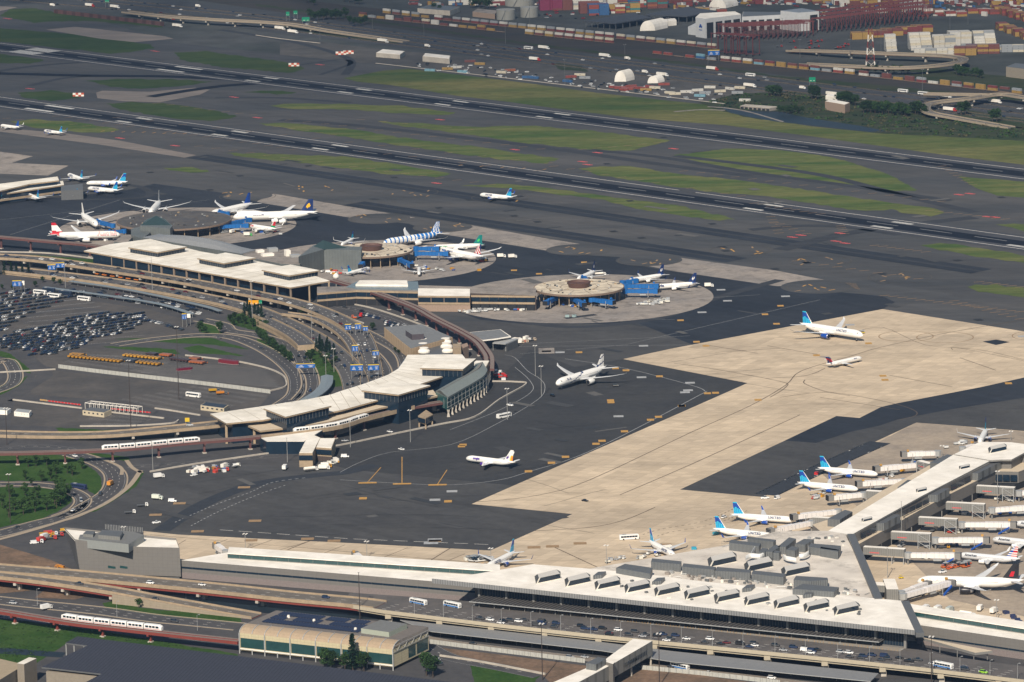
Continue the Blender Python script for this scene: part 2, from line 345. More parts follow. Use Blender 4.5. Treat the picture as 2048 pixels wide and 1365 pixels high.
sheet('apron_asphalt_dark',[(1570,882),(1673,833),(1719,837),(1762,815),(1792,808),(1963,775),(2120,740),(2120,785),(1900,820),(1795,840),(1760,852),(1700,865),(1632,887)],NAVY,L5+.02)
sheet('asphalt_patch',[(1965,684),(1992,680),(2020,685),(1992,691)],NAVY,L5)
# holding pads and the round aprons of the satellites
HP=[((495,393),23),((885,455),26),((758,438),28),((1158,500),28),((1298,521),28),((1638,574),31)]
for (x,y),r in HP:
    c=G(x,y); mb=MB(); mb.poly(disc(c,r,48,L4),ASPHB); mb.build('holding_pad',kind='structure')
SATC={'right':(G(1160,597),107),'mid':(G(746,523),104),'left':(G(354,455),106)}
for c,r in SATC.values():
    mb=MB(); mb.poly(disc(c,r,72,L5),CONCG); mb.build('round_apron',kind='structure')
# taxiway wheel tracks (dark pair) along the runway direction
def along(p0,p1,wl,wr,m,z,name,dz=0):
    mb=MB(); ribbon(mb,[G(*p0,z),G(*p1,z)],wl,wr,m); return mb.build(name,kind='structure')
for a,b in (((393,313),(1963,543)),((707,407),(1474,521))):
    for k in (-1,1):
        mb=MB(); P=[G(*a,L3),G(*b,L3)]; ribbon(mb,offs(P,k*8),5.5,5.5,NAVY); mb.build('taxiway',kind='structure')
    along(a,b,2.6,2.6,RUBL,L3,'taxiway')
# ---------------- runways ----------------
RWO={'near':2872.7,'far':3162.7}
SURF=M('runway_asphalt',(.06,.063,.072),.92,.12,.05,col2=(.048,.052,.062),sc2=.02,stretch=(PHI,(.1,1.6,1)),spec=.15)
def strip(o,t0,t1,a,b,m,z,name):
    mb=MB(); mb.poly([RW(o+a,t0,z),RW(o+a,t1,z),RW(o+b,t1,z),RW(o+b,t0,z)],m); return mb.build(name,kind='structure')
strip(RWO['near'],-6500,-900,-30,30,SURF,L4,'runway'); strip(RWO['far'],-6500,-900,-30,30,SURF,L4,'runway')
strip(RWO['near'],-6500,-900,-14,8,RUBB,L4+.02,'runway_rubber'); strip(RWO['far'],-4450,-900,-12,11,RUBB,L4+.02,'runway_rubber')
strip(RWO['far'],-6500,-4450,-10,-1,RUBB,L4+.02,'runway_rubber')
for q,w,m in (([(-40,146),(100,150),(200,152),(320,153),(420,157),(500,162),(580,170)],9,RUBB),([(-40,150),(40,136),(120,128),(200,124),(260,126)],6,RUBL),([(300,194),(380,181),(460,171),(540,168),(620,176)],8,RUBB),([(60,172),(120,158),(180,152)],5,RUBL),([(430,196),(560,196),(700,206)],5,RUBL),
   ([(560,240),(700,250),(900,272),(1100,297),(1330,330),(1500,352)],7,RUBL),([(1180,300),(1330,316),(1500,345),(1700,372),(1900,402)],6,RUBL),([(1350,312),(1500,330),(1650,352),(1800,390),(1950,425)],6,RUBL),([(1800,470),(1700,455),(1600,452),(1500,460)],6,RUBL),([(1560,500),(1680,470),(1800,452),(1950,435)],8,RUBL),
   ([(440,60),(520,72),(620,92),(700,120),(690,150)],5,RUBL),([(600,130),(680,120),(700,128),(640,150)],3,RUBL),([(150,400),(280,396),(300,385),(270,372),(200,368)],4,RUBL),([(900,600),(1100,652),(1300,640),(1420,600),(1560,560)],5,RUBL)):
    mb=MB(); ribbon(mb,path(q,L3+.01,6),w,w,m); mb.build('taxiway',kind='structure')
mk=MB()
for o in RWO.values():
    for s in (-22.5,22.5):
        mk.poly([RW(o+s-.45,-6500,L5),RW(o+s+.45,-6500,L5),RW(o+s+.45,-900,L5),RW(o+s-.45,-900,L5)],WHITEP)
def bars(o,t,L,w0,w1,n):
    for s in (-1,1):
        for k in range(n):
            a=w0+(w1-w0)*k/n; b=a+(w1-w0)/n*.72
            mk.poly([RW(o+s*a,t,L5),RW(o+s*a,t+L,L5),RW(o+s*b,t+L,L5),RW(o+s*b,t,L5)],RWP)
for i in range(3): bars(RWO['near'],-3543.6+152.4*i,23,11,17,3-min(i,2))
bars(RWO['near'],-3543.6-152.4,46,11,19,1)
for i in range(3): bars(RWO['near'],-2657.8+152.4*i,23,11,17,(1,3,3)[i])
for i in range(4): bars(RWO['far'],-3674.5+152.4*i,23,11,17,3-min(i,2))
bars(RWO['far'],-3674.5-152.4,46,11,18,1); bars(RWO['far'],-3674.5+152.4*7.4,23,11,17,1); bars(RWO['far'],-3674.5+152.4*8.4,46,11,18,1)
for o in RWO.values():                                     # centreline
    t=-6000
    while t<-1200: mk.poly([RW(o-.45,t,L5),RW(o+.45,t,L5),RW(o+.45,t+36,L5),RW(o-.45,t+36,L5)],DWHITE); t+=61
# threshold piano keys on the left of the far runway
bars(RWO['far'],-4090,46,3,24,8)
mk.build('runway_markings',kind='structure')
# ---------------- apron lines, taxi guidance lines ----------------
al=MB()
def line(px,m,w=.5,n=4,z=L6,dash=None):
    P=path(px,z,n)
    if dash: dashes(al,P,dash[0],dash[1],w,m)
    else: ribbon(al,P,w/2,w/2,m)
for p in ([(943,1003),(985,1002),(1080,990),(1180,960),(1380,866),(1500,812),(1571,771),(1603,742),(1700,713),(1765,694),(1900,665),(2048,640)],
          [(1240,990),(1380,930),(1600,830)],[(1348,727),(1420,737),(1560,763),(1571,775),(1540,795)],[(1560,795),(1640,785),(1700,790),(1790,808),(1830,822),(1830,832),(1800,840)],
          [(1610,760),(1610,768),(1650,783),(1700,792)],[(1410,690),(1516,707)],[(1430,705),(1560,697)],[(1535,692),(1640,710)],[(1530,757),(1610,752),(1650,737)],
          [(1774,750),(1905,774)],[(1920,716),(1992,741)],[(1640,795),(1800,820)],[(1070,1062),(1180,1055),(1250,1040),(1310,1015)],[(1105,1093),(1195,1135)],[(850,1128),(900,1097)],[(575,1100),(630,1078)]):
    line(p,JOINT,.7)
for c,rx in (((1812,673),54),((1890,675),56),((2075,672),50)):
    cc=G(*c,L6); r=rx/2.62; pts=[Vector(p) for p in disc(cc,r,40,L6)]; ribbon(al,pts+[pts[0]],.35,.35,M('dark_yellow_line',(.26,.17,.09),.8,.2,.5))
line([(1700,668),(1765,655),(1850,690),(1960,700),(2048,720)],JOINT,.5); line([(1905,700),(1916,696),(2048,722)],JOINT,.5)
WL=M('faded_line',(.36,.37,.38),.8,.2,.4)
line([(680,960),(800,967),(905,970),(1000,960),(1060,943),(1150,915),(1250,869),(1400,790),(1410,783),(1380,770),(1250,737),(1130,718)],WL,.55,4)
line([(440,1060),(700,1078),(990,1090)],WHITEP,.5,1,dash=(9,4))
for a,b in (((890,695),(1400,690)),((1040,708),(1250,690)),((1250,690),(1640,600)),((870,620),(1350,640)),((1350,600),(1520,590)),((1010,690),(1380,672)),((700,665),(1050,680)),((180,430),(420,400)),((20,470),(240,400)),((0,440),(180,420))): line([a,b],WL,.35,1)
line([(1010,710),(1030,716),(1055,742),(1080,758),(1090,775),(1075,800),(990,850),(900,890),(780,905),(720,925),(680,945)],WL,.4)
line([(1030,735),(1060,762),(1062,785),(1000,820),(900,860)],WL,.4)
line([(350,1045),(430,1010),(500,985),(545,965),(620,955)],WL,.7,4,dash=(2.4,2.4)); line([(382,1052),(440,1022),(520,988),(580,968)],WL,.7,4,dash=(2.4,2.4))
rb=MB(); ribbon(rb,path([(322,1062),(400,1012),(480,978),(545,962),(640,950),(690,945),(750,930)],L4,5),6,6,M('asphalt_track',(.036,.041,.05),.9,.15,.2,spec=.15)); rb.build('service_road',kind='structure')
rb=MB(); ribbon(rb,path([(1532,990),(1640,938),(1760,885)],L5+.05,5),8,8,M('asphalt_track',(.036,.041,.05))); rb.build('service_road',kind='structure')
for o in (-7,7): dashes(al,offs(path([(1532,990),(1640,938),(1760,885)],L6+.02,5),o),2.4,2.4,.7,WHITEP)
for o in (-5,5): dashes(al,offs(path([(1480,1020),(1420,1045),(1330,1062),(1290,1075)],L6+.02,5),o),2.4,2.4,.5,JOINT)
# yellow stand markers and lead-in lines of the remote stands
def mark(px,py,w=6,h=3.2,m=YELP,rz=0):
    c=G(px,py,L6+.03); al.box((c.x,c.y,L6+.03),(w,h,.02),rz,m)
for x,y in ((735,966),(804,968),(875,970)): mark(x,y,12,4)
for a,b in (((735,965),(762,935)),((804,967),(804,914)),((875,969),(894,940))): line([a,b],YELP,.6,1)
for x,y in ((1057,943),(1103,926),(1131,914),(1192,888),(1204,882),(1249,863),(1301,840),(1317,834),(1364,812),(1221,801),(1222,805),(1231,737),(1252,741),(1319,753),(1158,705),(1393,684),(1412,692),(1553,648),(1633,711),(1737,687),(1361,641),(1530,629),(1561,612),(1766,752),(1770,760),(923,893),(926,890),(896,1003),(726,997),(1415,787),(1431,786),(1363,812),(1516,800),(2017,767),(1078,548),(1028,541),(1168,525)): mark(x,y,5,6.5)
for x,y in ((904,983),(1283,755),(1380,766),(1093,703),(1120,705),(1237,833),(1571,593),(1442,580),(1404,625),(1455,602),(2045,673),(1700,650),(1370,785),(1376,781),(870,1000),(1287,692)): mark(x,y,7,6,DWHITE)
for x,y in ((311,1030),(510,1042),(359,1007),(395,1063),(502,1081),(870,1082),(1068,1095),(1105,1093),(1330,1090),(1160,1087),(488,975),(668,1082),(615,1078)): mark(x,y,8,6,FYEL)
for x,y in ((870,1080),(862,1086)): mark(x,y,9,7,DWHITE)
mark(1093,702,12,22,CONCG)
# short yellow taxi ticks beside the runways and pads, and red hold marks
rr=random.Random(3)
def ticks(px0,px1,n,L=9,m=FYEL,jit=1.5,ang=None):
    for i in range(n):
        t=(i+.5)/n; x=px0[0]+(px1[0]-px0[0])*t; y=px0[1]+(px1[1]-px0[1])*t+rr.uniform(-jit,jit)*.3
        c=G(x,y,L6); a=ang if ang is not None else R(18); d=Vector((math.cos(a),math.sin(a),0))*L/2
        ribbon(al,[c-d,c+d],.5,.5,m)
for q in (((200,232),(1130,330),14),((300,205),(520,232),8),((560,238),(1100,300),15),((700,238),(960,262),6),((540,252),(680,272),5),((1090,330),(1500,395),12),((1500,405),(1650,430),9),((380,290),(1000,372),18),((0,236),(240,258),9),
          ((1350,340),(1900,405),16),((1540,442),(1620,470),6),((1740,490),(1860,505),7),((1540,430),(1560,470),6),((1680,450),(1690,470),5),((1580,520),(1850,560),10),((1760,590),(2048,625),16),((1900,600),(2048,640),9),((1950,563),(2048,575),6),((700,300),(1100,345),8),
          ((100,230),(600,300),20),((1150,300),(1330,285),6),((1880,330),(1950,372),9),((1850,420),(2020,440),9)): ticks(*q)
OB=M('orange_sign_board',(.55,.30,.06),.6,.1,1)
for q in (((195,262),(380,268),9),((900,330),(1110,340),5)): ticks(*q,L=7,m=YELP,ang=R(60))
for (x,y) in ((880,240),(515,236),(350,292),(240,277),(310,103),(468,195),(1195,306),(1165,324),(1175,330),(873,367),(1585,475),(1602,471),(1672,483),(1690,487),(1918,390),(1940,388),(1975,434),(1990,435),(60,178),(1347,298),(1030,300),(15,38),(1680,467),(640,130)):
    for k in range(3):
        c=G(x+k*5-5,y+k*.7-1,L6+.01); al.box((c.x,c.y,L6+.01),(5,2.6,.02),0,REDP)
for (x,y) in HP and [h[0] for h in HP]+[(1480,501),(1640,522),(1800,555),(1000,395),(820,385),(640,378)]:
    for k in range(7):
        c=G(x+rr.uniform(-45,45),y+rr.uniform(-8,8),L6); a=rr.uniform(.6,2.2); d=Vector((math.cos(a),math.sin(a),0))*3.5
        ribbon(al,[c-d,c+d],.8,.8,rr.choice((YELP,FYEL,FYEL)))
    cc=G(x,y,L6); pts=[Vector(p) for p in disc(cc,26,40,L6)]; ribbon(al,pts+[pts[0]],.3,.3,M('ring_line',(.075,.068,.06),.9,.2,.5))
# hatched ticks on the pad edge
for k in range(9): line([(1690+k*2.5,566+k*1.4),(1712+k*1.0,567+k*1.5)],FYEL,.5,1)
for a,b in (((432,1088),(455,1079)),((500,1096),(545,1080)),((560,1100),(622,1082)),((640,1110),(690,1090)),((760,1118),(815,1096)),((880,1128),(930,1108)),((355,1090),(372,1080)),((300,1070),(980,1128))): line([a,b],JOINT,.45,1)
al.build('apron_markings',kind='structure')
# dark square maintenance covers scattered on the airfield
cv=MB()
for x,y in ((788,355),(801,417),(878,416),(1028,432),(1075,444),(1260,402),(1227,463),(1283,476),(1445,494),(1452,502),(1612,525),(1615,526),(1765,548),(1915,521),(1957,640),(1425,448),(1198,301),(1214,328),(1327,275),(2003,395),(1550,538),(1040,393),(420,380),(300,345),(480,352),(617,332),(940,400)):
    c=G(x,y,L6); cv.box((c.x,c.y,L6),(6,7,.05),R(20),SHADE)
cv.build('pavement_covers',kind='structure')

CPOLY=[(1230,719),(1348,690),(1765,610),(2120,665),(2120,1310),(940,1185),(280,1140),(280,1058),(981,1095),(1135,1029),(930,1009),(1340,832),(1480,767)]
def inpoly(x,y,P):
    c=False
    for i in range(len(P)):
        (a,b),(d,e)=P[i-1],P[i]
        if (b>y)!=(e>y) and x<(d-a)*(y-b)/(e-b)+a: c=not c
    return c
pt=MB(); rp=random.Random(31); PD=[M('patch_a',(.05,.052,.056),.9,.15,.3),M('patch_b',(.10,.098,.095),.9,.15,.3),M('patch_c',(.032,.036,.042),.9,.15,.3)]
for i in range(150):
    x,y=rp.uniform(300,1950),rp.uniform(300,1080)
    if inpoly(x,y,CPOLY): continue
    if (x>940 and y>700+abs(x-1300)*.05 and x>1250) or y>1050 or (x<1000 and 480<y<960 and x<990): continue
    c=G(x,y,L5+.02); pt.box((c.x,c.y,L5+.02+.001*i/2),(rp.uniform(6,28),rp.uniform(2.5,9),.012),rp.choice((-PHI,-PHI,R(28),R(118))),rp.choice(PD))
pt.build('asphalt_patches',kind='structure')
ck=MB(); CM=M('crack_sealant',(.03,.032,.036),.8,.2,.5)
for i in range(130):
    x,y=rp.uniform(250,1500),rp.uniform(600,1075)
    if x<1000 and y<940 and x<640+(940-y)*1.3: continue
    if x>1100 and y>800: continue
    c=G(x,y,L5+.06); a=rp.choice((-PHI,R(44),R(28),-.1))+rp.uniform(-.08,.08); P=[c]
    for k in range(5): a+=rp.uniform(-.12,.12); P.append(P[-1]+Vector((math.cos(a),math.sin(a),0))*rp.uniform(5,16))
    ribbon(ck,P,.16,.16,CM)
ck.build('crack_lines',kind='structure')
# ---------------- aircraft ----------------
PW=M('aircraft_white',(.80,.79,.76),.35,.03,.5,spec=.5)
def AC(name,c): return M('livery_'+name,c,.35,.04,.5,spec=.5)
UB,UL,UM=AC('deep_blue',(.008,.06,.32)),AC('light_blue',(.03,.42,.62)),AC('mid_blue',(.01,.16,.45))
AR,NB,GRN,PUR,BLU,CY,ORG=AC('red',(.50,.015,.03)),AC('navy',(.012,.03,.12)),AC('green',(.01,.25,.10)),AC('purple',(.07,.02,.25)),AC('blue',(.02,.16,.48)),AC('cyan',(.05,.45,.6)),AC('orange',(.75,.25,.05))
BLK=AC('black',(.02,.02,.025)); ALU=M('bare_metal',(.55,.55,.56),.3,.05,1,metal=.7); YELA=AC('yellow',(.8,.45,.02)); WINGG=M('wing_grey',(.58,.59,.60),.4,.05,.4)
TYPES={ # L, span, r, zc, fin top, engine r, engine y, engine z, sweep
 'narrow':(39.5,35.8,1.95,3.35,12.4,1.15,4.9,1.75,.50),
 'wide':(62.8,60.1,2.95,5.6,17.0,1.9,9.8,2.9,.60),
 'jumbo':(75.5,68.4,3.3,6.0,19.4,1.65,11.8,2.9,.72),
 'tjet':(37.8,28.5,1.7,2.9,8.9,.95,2.9,3.5,.45),
 'regional':(31.7,28.0,1.5,2.7,9.7,.85,3.9,1.5,.42)}
def fin_united(u,v): # u along chord from the leading edge, v up
    if v>.93: return UL
    if u<.07: return PW
    d=math.hypot((u-.62)*.9,(v-.12)*1.15)
    if d<.50: return UL if (int(u*14+v*2)%3 or d>.45) else UM
    return UB
def fin_american(u,v):
    k=int(v*11)
    if u<.45: return UB if k%2 else PW
    return AR if k%2 else PW
LIV={'united':dict(fin=fin_united,eng=UB,tip=UB,text=('UNITED',.30,AC('lettering_navy',(.02,.04,.12)),1.5)),
 'elal':dict(fin=lambda u,v: NB if .08<v-.25*u<.2 or .62<v-.25*u<.72 else PW,fus=lambda x,a: NB if abs(x-(.50-a*.34))<.022 else None,text=('EL AL',.20,NB,1.3),tail_logo=1),
 'delta':dict(fin=lambda u,v: NB if v>.82 or v<.06 or u+v*.3>.75 and v<.5 else AR,eng=PW,text=('DELTA',.22,NB,.8)),
 'arajet':dict(fin=lambda u,v: PUR if math.hypot(u-.25,v-.3)<.16 or .66<v<.7 else ORG if u>.75 and v<.45 else YELA if u>.66 and v<.5 else PW,eng=PUR,text=('arajet',.24,PUR,1.7)),
 'american':dict(fin=fin_american,eng=PW,text=('American',.22,AC('lettering_grey',(.08,.09,.11)),1.5),fus=None,base=M('aircraft_silver',(.62,.63,.64),.35,.03,.5)),
 'canada':dict(fin=lambda u,v: AR if math.hypot((u-.5)*1.1,v-.33)<.2 else BLK,eng=BLK,text=('AIR CANADA',.2,BLK,1.5)),
 'austrian':dict(fin=lambda u,v: AR if v>.74 or v<.12+.16*u else PW,fus=lambda x,a: AR if x>.835 and a<.5+(x-.85)*2.6 and x<.985 else None,text=('Austrian',.18,AR,3.0)),
 'lufthansa':dict(fin=lambda u,v: YELA if math.hypot((u-.48)*1.0,(v-.47)*1.1)<.2 else NB,text=('Lufthansa',.3,NB,1.6),eng=PW),
 'bluetail':dict(fin=lambda u,v: UB,text=('SAS',.2,NB,1.6),eng=PW),
 'tap':dict(fin=lambda u,v: AR if .25<v<.75 and u>.3 else GRN if v<.25 else PW,fus=lambda x,a: GRN if x<.06 and a<.75 else AR if x<.085 else None,text=('TAP',.16,AR,1.4),eng=PW),
 'condor':dict(fin=lambda u,v: BLU if int((u*.9+v*.55)*7)%2 else PW,fus=lambda x,a: BLU if int(x*30+.3)%2 else PW,eng=PW,text=None),
 'aer':dict(fin=lambda u,v: AC('shamrock',(.05,.5,.12)) if math.hypot(u-.45,v-.42)<.17 else AC('teal_fin',(.005,.17,.16)),fus=lambda x,a: AC('teal_fin',(.005,.17,.16)) if x>.9 and a<.6 else None,text=('Aer Lingus',.2,GRN,1.2),eng=PW),
 'ba':dict(fin=lambda u,v: NB if v<.1 or (u+v*.6>1.1) else AR if int((u*1.2+v*1.7)*4)%2 and v<.85 else PW,text=('BRITISH AIRWAYS',.22,NB,1.1),eng=NB),
 'alaska':dict(fin=lambda u,v: PW if math.hypot((u-.5)*.8,(v-.45))<.17 and math.hypot((u-.5)*.8,(v-.48))>.07 else NB,fus=lambda x,a: NB if x>.88 and a<.5 else BLU if x>.86 and a<.45 else None,text=('Alaska',.16,NB,2.0),eng=PW,tip=NB),
 'plain':dict(fin=lambda u,v: PW,text=None,eng=PW),
 'jetblue':dict(fin=lambda u,v: UB if v>.1 else PW,text=None,eng=PW),
 'lightblue':dict(fin=lambda u,v: UL if v<.6 else UB,text=None,eng=UB)}
def airfoil(x,y,z,c,t,up=(0,0,1)):
    """closed section, x = leading edge, chord runs aft (-x)"""
    prof=((0,0),(.08,.55),(.35,1),(.7,.6),(1,.06),(.7,-.25),(.35,-.5),(.08,-.38))
    U=Vector(up); return [Vector((x-c*a,y,z))+U*(t*b) for a,b in prof]
ACMASTER={}
def aircraft(typ,liv,L=None):
    key=(typ,liv,L)
    l0,span,r,zc,ft,er,ey,ez,sw=TYPES[typ]; L=L or l0; lv=LIV[liv]; base=lv.get('base',PW)
    root=T('airliner','x','aircraft'); 
    # fuselage: rings from nose (+L/2) to tail (-L/2)
    ns=26; rings=[]; xs=[]
    N=44
    for i in range(N+1):
        f=i/N; f=f**1.0
        x=L/2-f*L; 
        nl=1.9*r/L*1.55; tl=.30
        if f<nl: q=f/nl; rad=r*math.sqrt(max(1-(1-q)**2,0.004))**.92; dz=-r*.22*(1-q)**1.6
        elif f>1-tl: q=(f-(1-tl))/tl; rad=r*max((1-q**1.75),.07); dz=r*.62*q**1.7
        else: rad=r; dz=0
        hump=0
        if typ=='jumbo' and .03<f<.36: hump=min(1,(f-.03)/.06)*min(1,(.36-f)/.1)*r*.42
        ring=[]
        for k in range(ns):
            a=2*math.pi*k/ns; zz=math.cos(a)*rad*(1.04 if typ!='jumbo' else 1.05); 
            if zz>0: zz+=hump*max(0,math.cos(a))
            ring.append(Vector((x,math.sin(a)*rad,zc+dz+zz)))
        rings.append(ring)
    fus=lv.get('fus'); 
    def mf(i,k):
        a=2*math.pi*(k+.5)/ns; ad=(1-math.cos(a))/2      # 0 = top, 1 = belly
        if fus:
            q=fus((i+.5)/N,ad)
            if q: return q
        return base
    m=MB(); m.loft(rings,base,True,mf); m.build('fuselage',root,smooth=True,local=True).parent=root
    # wing to body fairing, windows
    m=MB(); xr=L*.115
    m.loft([[Vector((x,math.sin(a)*r*w_,zc-r*.55+math.cos(a)*r*.62*w_)) for a in [2*math.pi*k/12 for k in range(12)]] for x,w_ in ((xr,.2),(xr-L*.04,.85),(xr-L*.1,1.02),(xr-L*.18,.98),(xr-L*.24,.2))],base)
    m.build('wing_fairing',root,smooth=True,local=True)
    wz=zc+r*.22; step=.55; wm=M('cabin_window',(.03,.035,.05),.2,.1,1)
    for s in (-1,1):
        m=MB(); yy=math.sqrt(max(r*r-(wz-zc)**2,0))+.012; n=int(L*.64/(step/2)); m.mi(base); m.mi(wm)
        for i in range(n+1): x=L*.38-i*step/2; m.v+=[(x,s*yy,wz-.17),(x,s*(yy-.02),wz+.17)]
        for i in range(n): m.f.append((2*i,2*i+1,2*i+3,2*i+2)); m.m.append(i%2)
        m.build('window_row',root,local=True)
    m=MB(); nx=L/2-r*.95
    for s in (-1,1):
        rr_=r*.70
        m.face([Vector((nx+r*.18,0,zc+rr_*.62)),Vector((nx+r*.02,s*rr_*.72,zc+rr_*.46)),Vector((nx-r*.16,s*rr_*.82,zc+rr_*.82)),Vector((nx-.0*r,0,zc+rr_*.98))][::s],wm)
        m.face([Vector((nx+r*.0,s*rr_*.80,zc+rr_*.40)),Vector((nx-r*.42,s*rr_*1.22,zc+rr_*.40)),Vector((nx-r*.38,s*rr_*1.08,zc+rr_*.72)),Vector((nx-r*.12,s*rr_*.88,zc+rr_*.74))][::s],wm)
    m.build('cockpit_window',root,local=True)
    # wings
    rear=typ=='tjet'; cr=L*(.19 if not rear else .15)*(1.0 if span<50 else .98); hs=span/2; wzr=zc-r*.62; dih=.105 if span<50 else .085
    x0=L*(.11 if not rear else .03)
    for s in (-1,1):
        m=MB(); secs=[]
        for q in (0,.12,.34,.7,1):
            y=q*hs; c=cr*(1-q/.34)+cr*.58*(q/.34) if q<.34 else cr*.58*(1-(q-.34)/.66)+cr*.20*((q-.34)/.66)
            z=wzr+dih*y+(.055*hs*q**3 if span>50 else 0); x=x0-sw*y
            secs.append(airfoil(x,s*y,z,c,c*.055))
        if s<0: secs=[q_[::-1] for q_ in secs]
        m.loft(secs,WINGG); wg=m.build('wing',root,smooth=False,local=True)
        tipx=x0-sw*hs; tz=wzr+dih*hs+(.055*hs if span>50 else 0); ct=cr*.2
        if typ in('narrow','regional'):
            m=MB(); A=airfoil(tipx,s*hs,tz,ct,.1,(0,1,0)); B=airfoil(tipx-1.6,s*(hs+.7),tz+2.5,ct*.45,.06,(0,1,0))
            m.loft([A,B] if s>0 else [A[::-1],B[::-1]],lv.get('tip',base)); m.build('winglet',root,local=True)
        elif span>50 and typ!='jumbo':
            m=MB(); A=airfoil(tipx,s*hs,tz,ct,.15); B=airfoil(tipx-2.6,s*(hs+1.6),tz+1.4,ct*.3,.05)
            m.loft([A,B] if s>0 else [A[::-1],B[::-1]],WINGG); m.build('wingtip',root,local=True)
        # engines
        eys=(ey,ey*1.78) if typ=='jumbo' else (ey,)
        for e in eys:
            if rear: ex=-L*.27; eyy=s*e; ezz=ez; el=5.2
            else: ex=x0-sw*e+er*2.3; eyy=s*e; ezz=ez+(e-ey)*dih; el=er*4.1
            col=lv.get('eng',base) or base
            rg=[]
            for dx,rf in ((.05,.90),(0,1.0),(-.25,1.04),(-.55,1.0),(-.8,.82),(-1,.55)):
                rg.append([Vector((ex+dx*el,eyy+math.sin(2*math.pi*k/16)*er*rf,ezz+math.cos(2*math.pi*k/16)*er*rf)) for k in range(16)])
            m=MB(); m.loft(rg[0:],col,True,lambda i,k: ALU if i==0 or i>3 else col); en=m.build('engine',root,smooth=True,local=True)
            m=MB(); m.loft([[Vector((ex+.052*el+.02,eyy+math.sin(2*math.pi*k/16)*er*f_,ezz+math.cos(2*math.pi*k/16)*er*f_)) for k in range(16)] for f_ in (.84,.2)],SHADE,True); m.build('intake_fan',en,local=True)
            if not rear:
                m=MB(); m.loft([[Vector((ex-.2*el,eyy-.15,ezz+er*.9)),Vector((ex-.2*el,eyy+.15,ezz+er*.9)),Vector((ex-.9*el,eyy+.15,ezz+er*.8)),Vector((ex-.9*el,eyy-.15,ezz+er*.8))],[Vector((ex-.45*el,eyy-.1,ezz+er*1.6)),Vector((ex-.45*el,eyy+.1,ezz+er*1.6)),Vector((ex-1.2*el,eyy+.1,ezz+er*1.6)),Vector((ex-1.2*el,eyy-.1,ezz+er*1.6))]],base); m.build('pylon',root,local=True)
    # fin: grid so that the livery can be drawn in its own shapes
    fr=L*.155 if span>50 else L*.17; ftc=fr*.36; zb=zc+r*.75; xf=-L*.5+fr*1.25+L*.015; hgt=ft-zb; fsw=.72*hgt
    if typ=='tjet': fr=L*.14; ftc=fr*.75; fsw=hgt*.9; xf=-L*.5+fr*1.35
    m=MB(); nu,nv=14,12
    for s in (-1,1):
        for j in range(nv):
            for i in range(nu):
                q=[]
                for a,b in ((i,j),(i+1,j),(i+1,j+1),(i,j+1)):
                    u,v=a/nu,b/nv; c=fr+(ftc-fr)*v; th=.16*r*(1-v*.6)*math.sin(math.pi*min(u*1.15+.02,1))**.6 if u<.87 else .02
                    q.append(Vector((xf-fsw*v-c*u,s*th,zb+hgt*v)))
                m.face(q[::-1] if s>0 else q,lv['fin']((i+.5)/nu,(j+.5)/nv))
    m.build('tail_fin',root,local=True)
    tz_=zc+r*.35 if typ!='tjet' else ft-.2; txr=-L*.5+fr*.95 if typ!='tjet' else xf-fsw; tsp=span*.19; tc=fr*.62
    for s in (-1,1):
        m=MB(); A=airfoil(txr,0,tz_,tc,tc*.08); B=airfoil(txr-tsp*.62,s*tsp,tz_+tsp*.1*(typ!='tjet'),tc*.4,tc*.04)
        m.loft([A,B] if s>0 else [A[::-1],B[::-1]],WINGG if typ!='tjet' else NB); m.build('tailplane',root,local=True)
    # landing gear
    for gx,gy,wr,nw in ((L*.5-r*2.1,0,.38 if r<2.5 else .55,1),(-L*.03,r*1.25,.55 if r<2.5 else .7,2 if r<2.5 else 4),(-L*.03,-r*1.25,.55 if r<2.5 else .7,2 if r<2.5 else 4)):
        m=MB(); m.bar((gx,gy,wr),(gx,gy*.8,zc-r*.7),.12*r*.7,STEEL,6)
        for dx in ((-.8,.8) if nw==4 else (0,)):
            for dy in (-.4,.4): m.bar((gx+dx,gy+dy-.16,wr),(gx+dx,gy+dy+.16,wr),wr,BLACK,10)
        m.build('landing_gear',root,local=True)
    tx=lv.get('text')
    if tx:
        for s in (-1,1):
            tc_=bpy.data.curves.new('lettering','FONT'); tc_.body=tx[0]; tc_.size=tx[3]*(1.0 if r>2.5 else .82)*1.6; tc_.align_x='CENTER'; tc_.align_y='CENTER'; tc_.offset=.075*tx[3]; tc_.extrude=.01; tc_.resolution_u=2
            if tx[0]=='UNITED': tc_.space_character=1.25
            tc_.materials.append(tx[2]); o=text_mesh('lettering',tc_); o.parent=root
            al_=R(26); o.location=(L*(.5-tx[1]),s*(math.cos(al_)*(r+.06)),zc+math.sin(al_)*(r+.06))
            o.rotation_euler=(R(90)-al_,0,0) if s<0 else (R(90)-al_,0,math.pi)
    return root
def place_plane(typ,liv,nose,tail,label,L=None,group=None,hd=None):
    l0,span,r,zc,ft,*_=TYPES[typ]; Ln=L or l0
    A=G(nose[0],nose[1],zc-r*.2); B=G(tail[0],tail[1],zc+r*.6); c=(A+B)/2; d=A-B
    ang=math.atan2(d.y,d.x) if hd is None else R(hd)
    if hd is not None and (A-B).length<Ln*.9: c=A-Vector((math.cos(ang),math.sin(ang),0))*Ln/2
    key=(typ,liv,L)
    if key in ACMASTER: o=dup(ACMASTER[key],(c.x,c.y,L6+.02),ang)
    else:
        o=aircraft(typ,liv,L); o.location=(c.x,c.y,L6+.02); o.rotation_euler=(0,0,ang); ACMASTER[key]=o; regkids()
    o.name='airliner'; o['label']=label; o['category']='aircraft'
    if group: o['group']=group
    print('PL',liv,round((A-B).length,1),Ln,round(math.degrees(ang)))
    return o
UG='narrow white airliners with blue fins parked at gates'
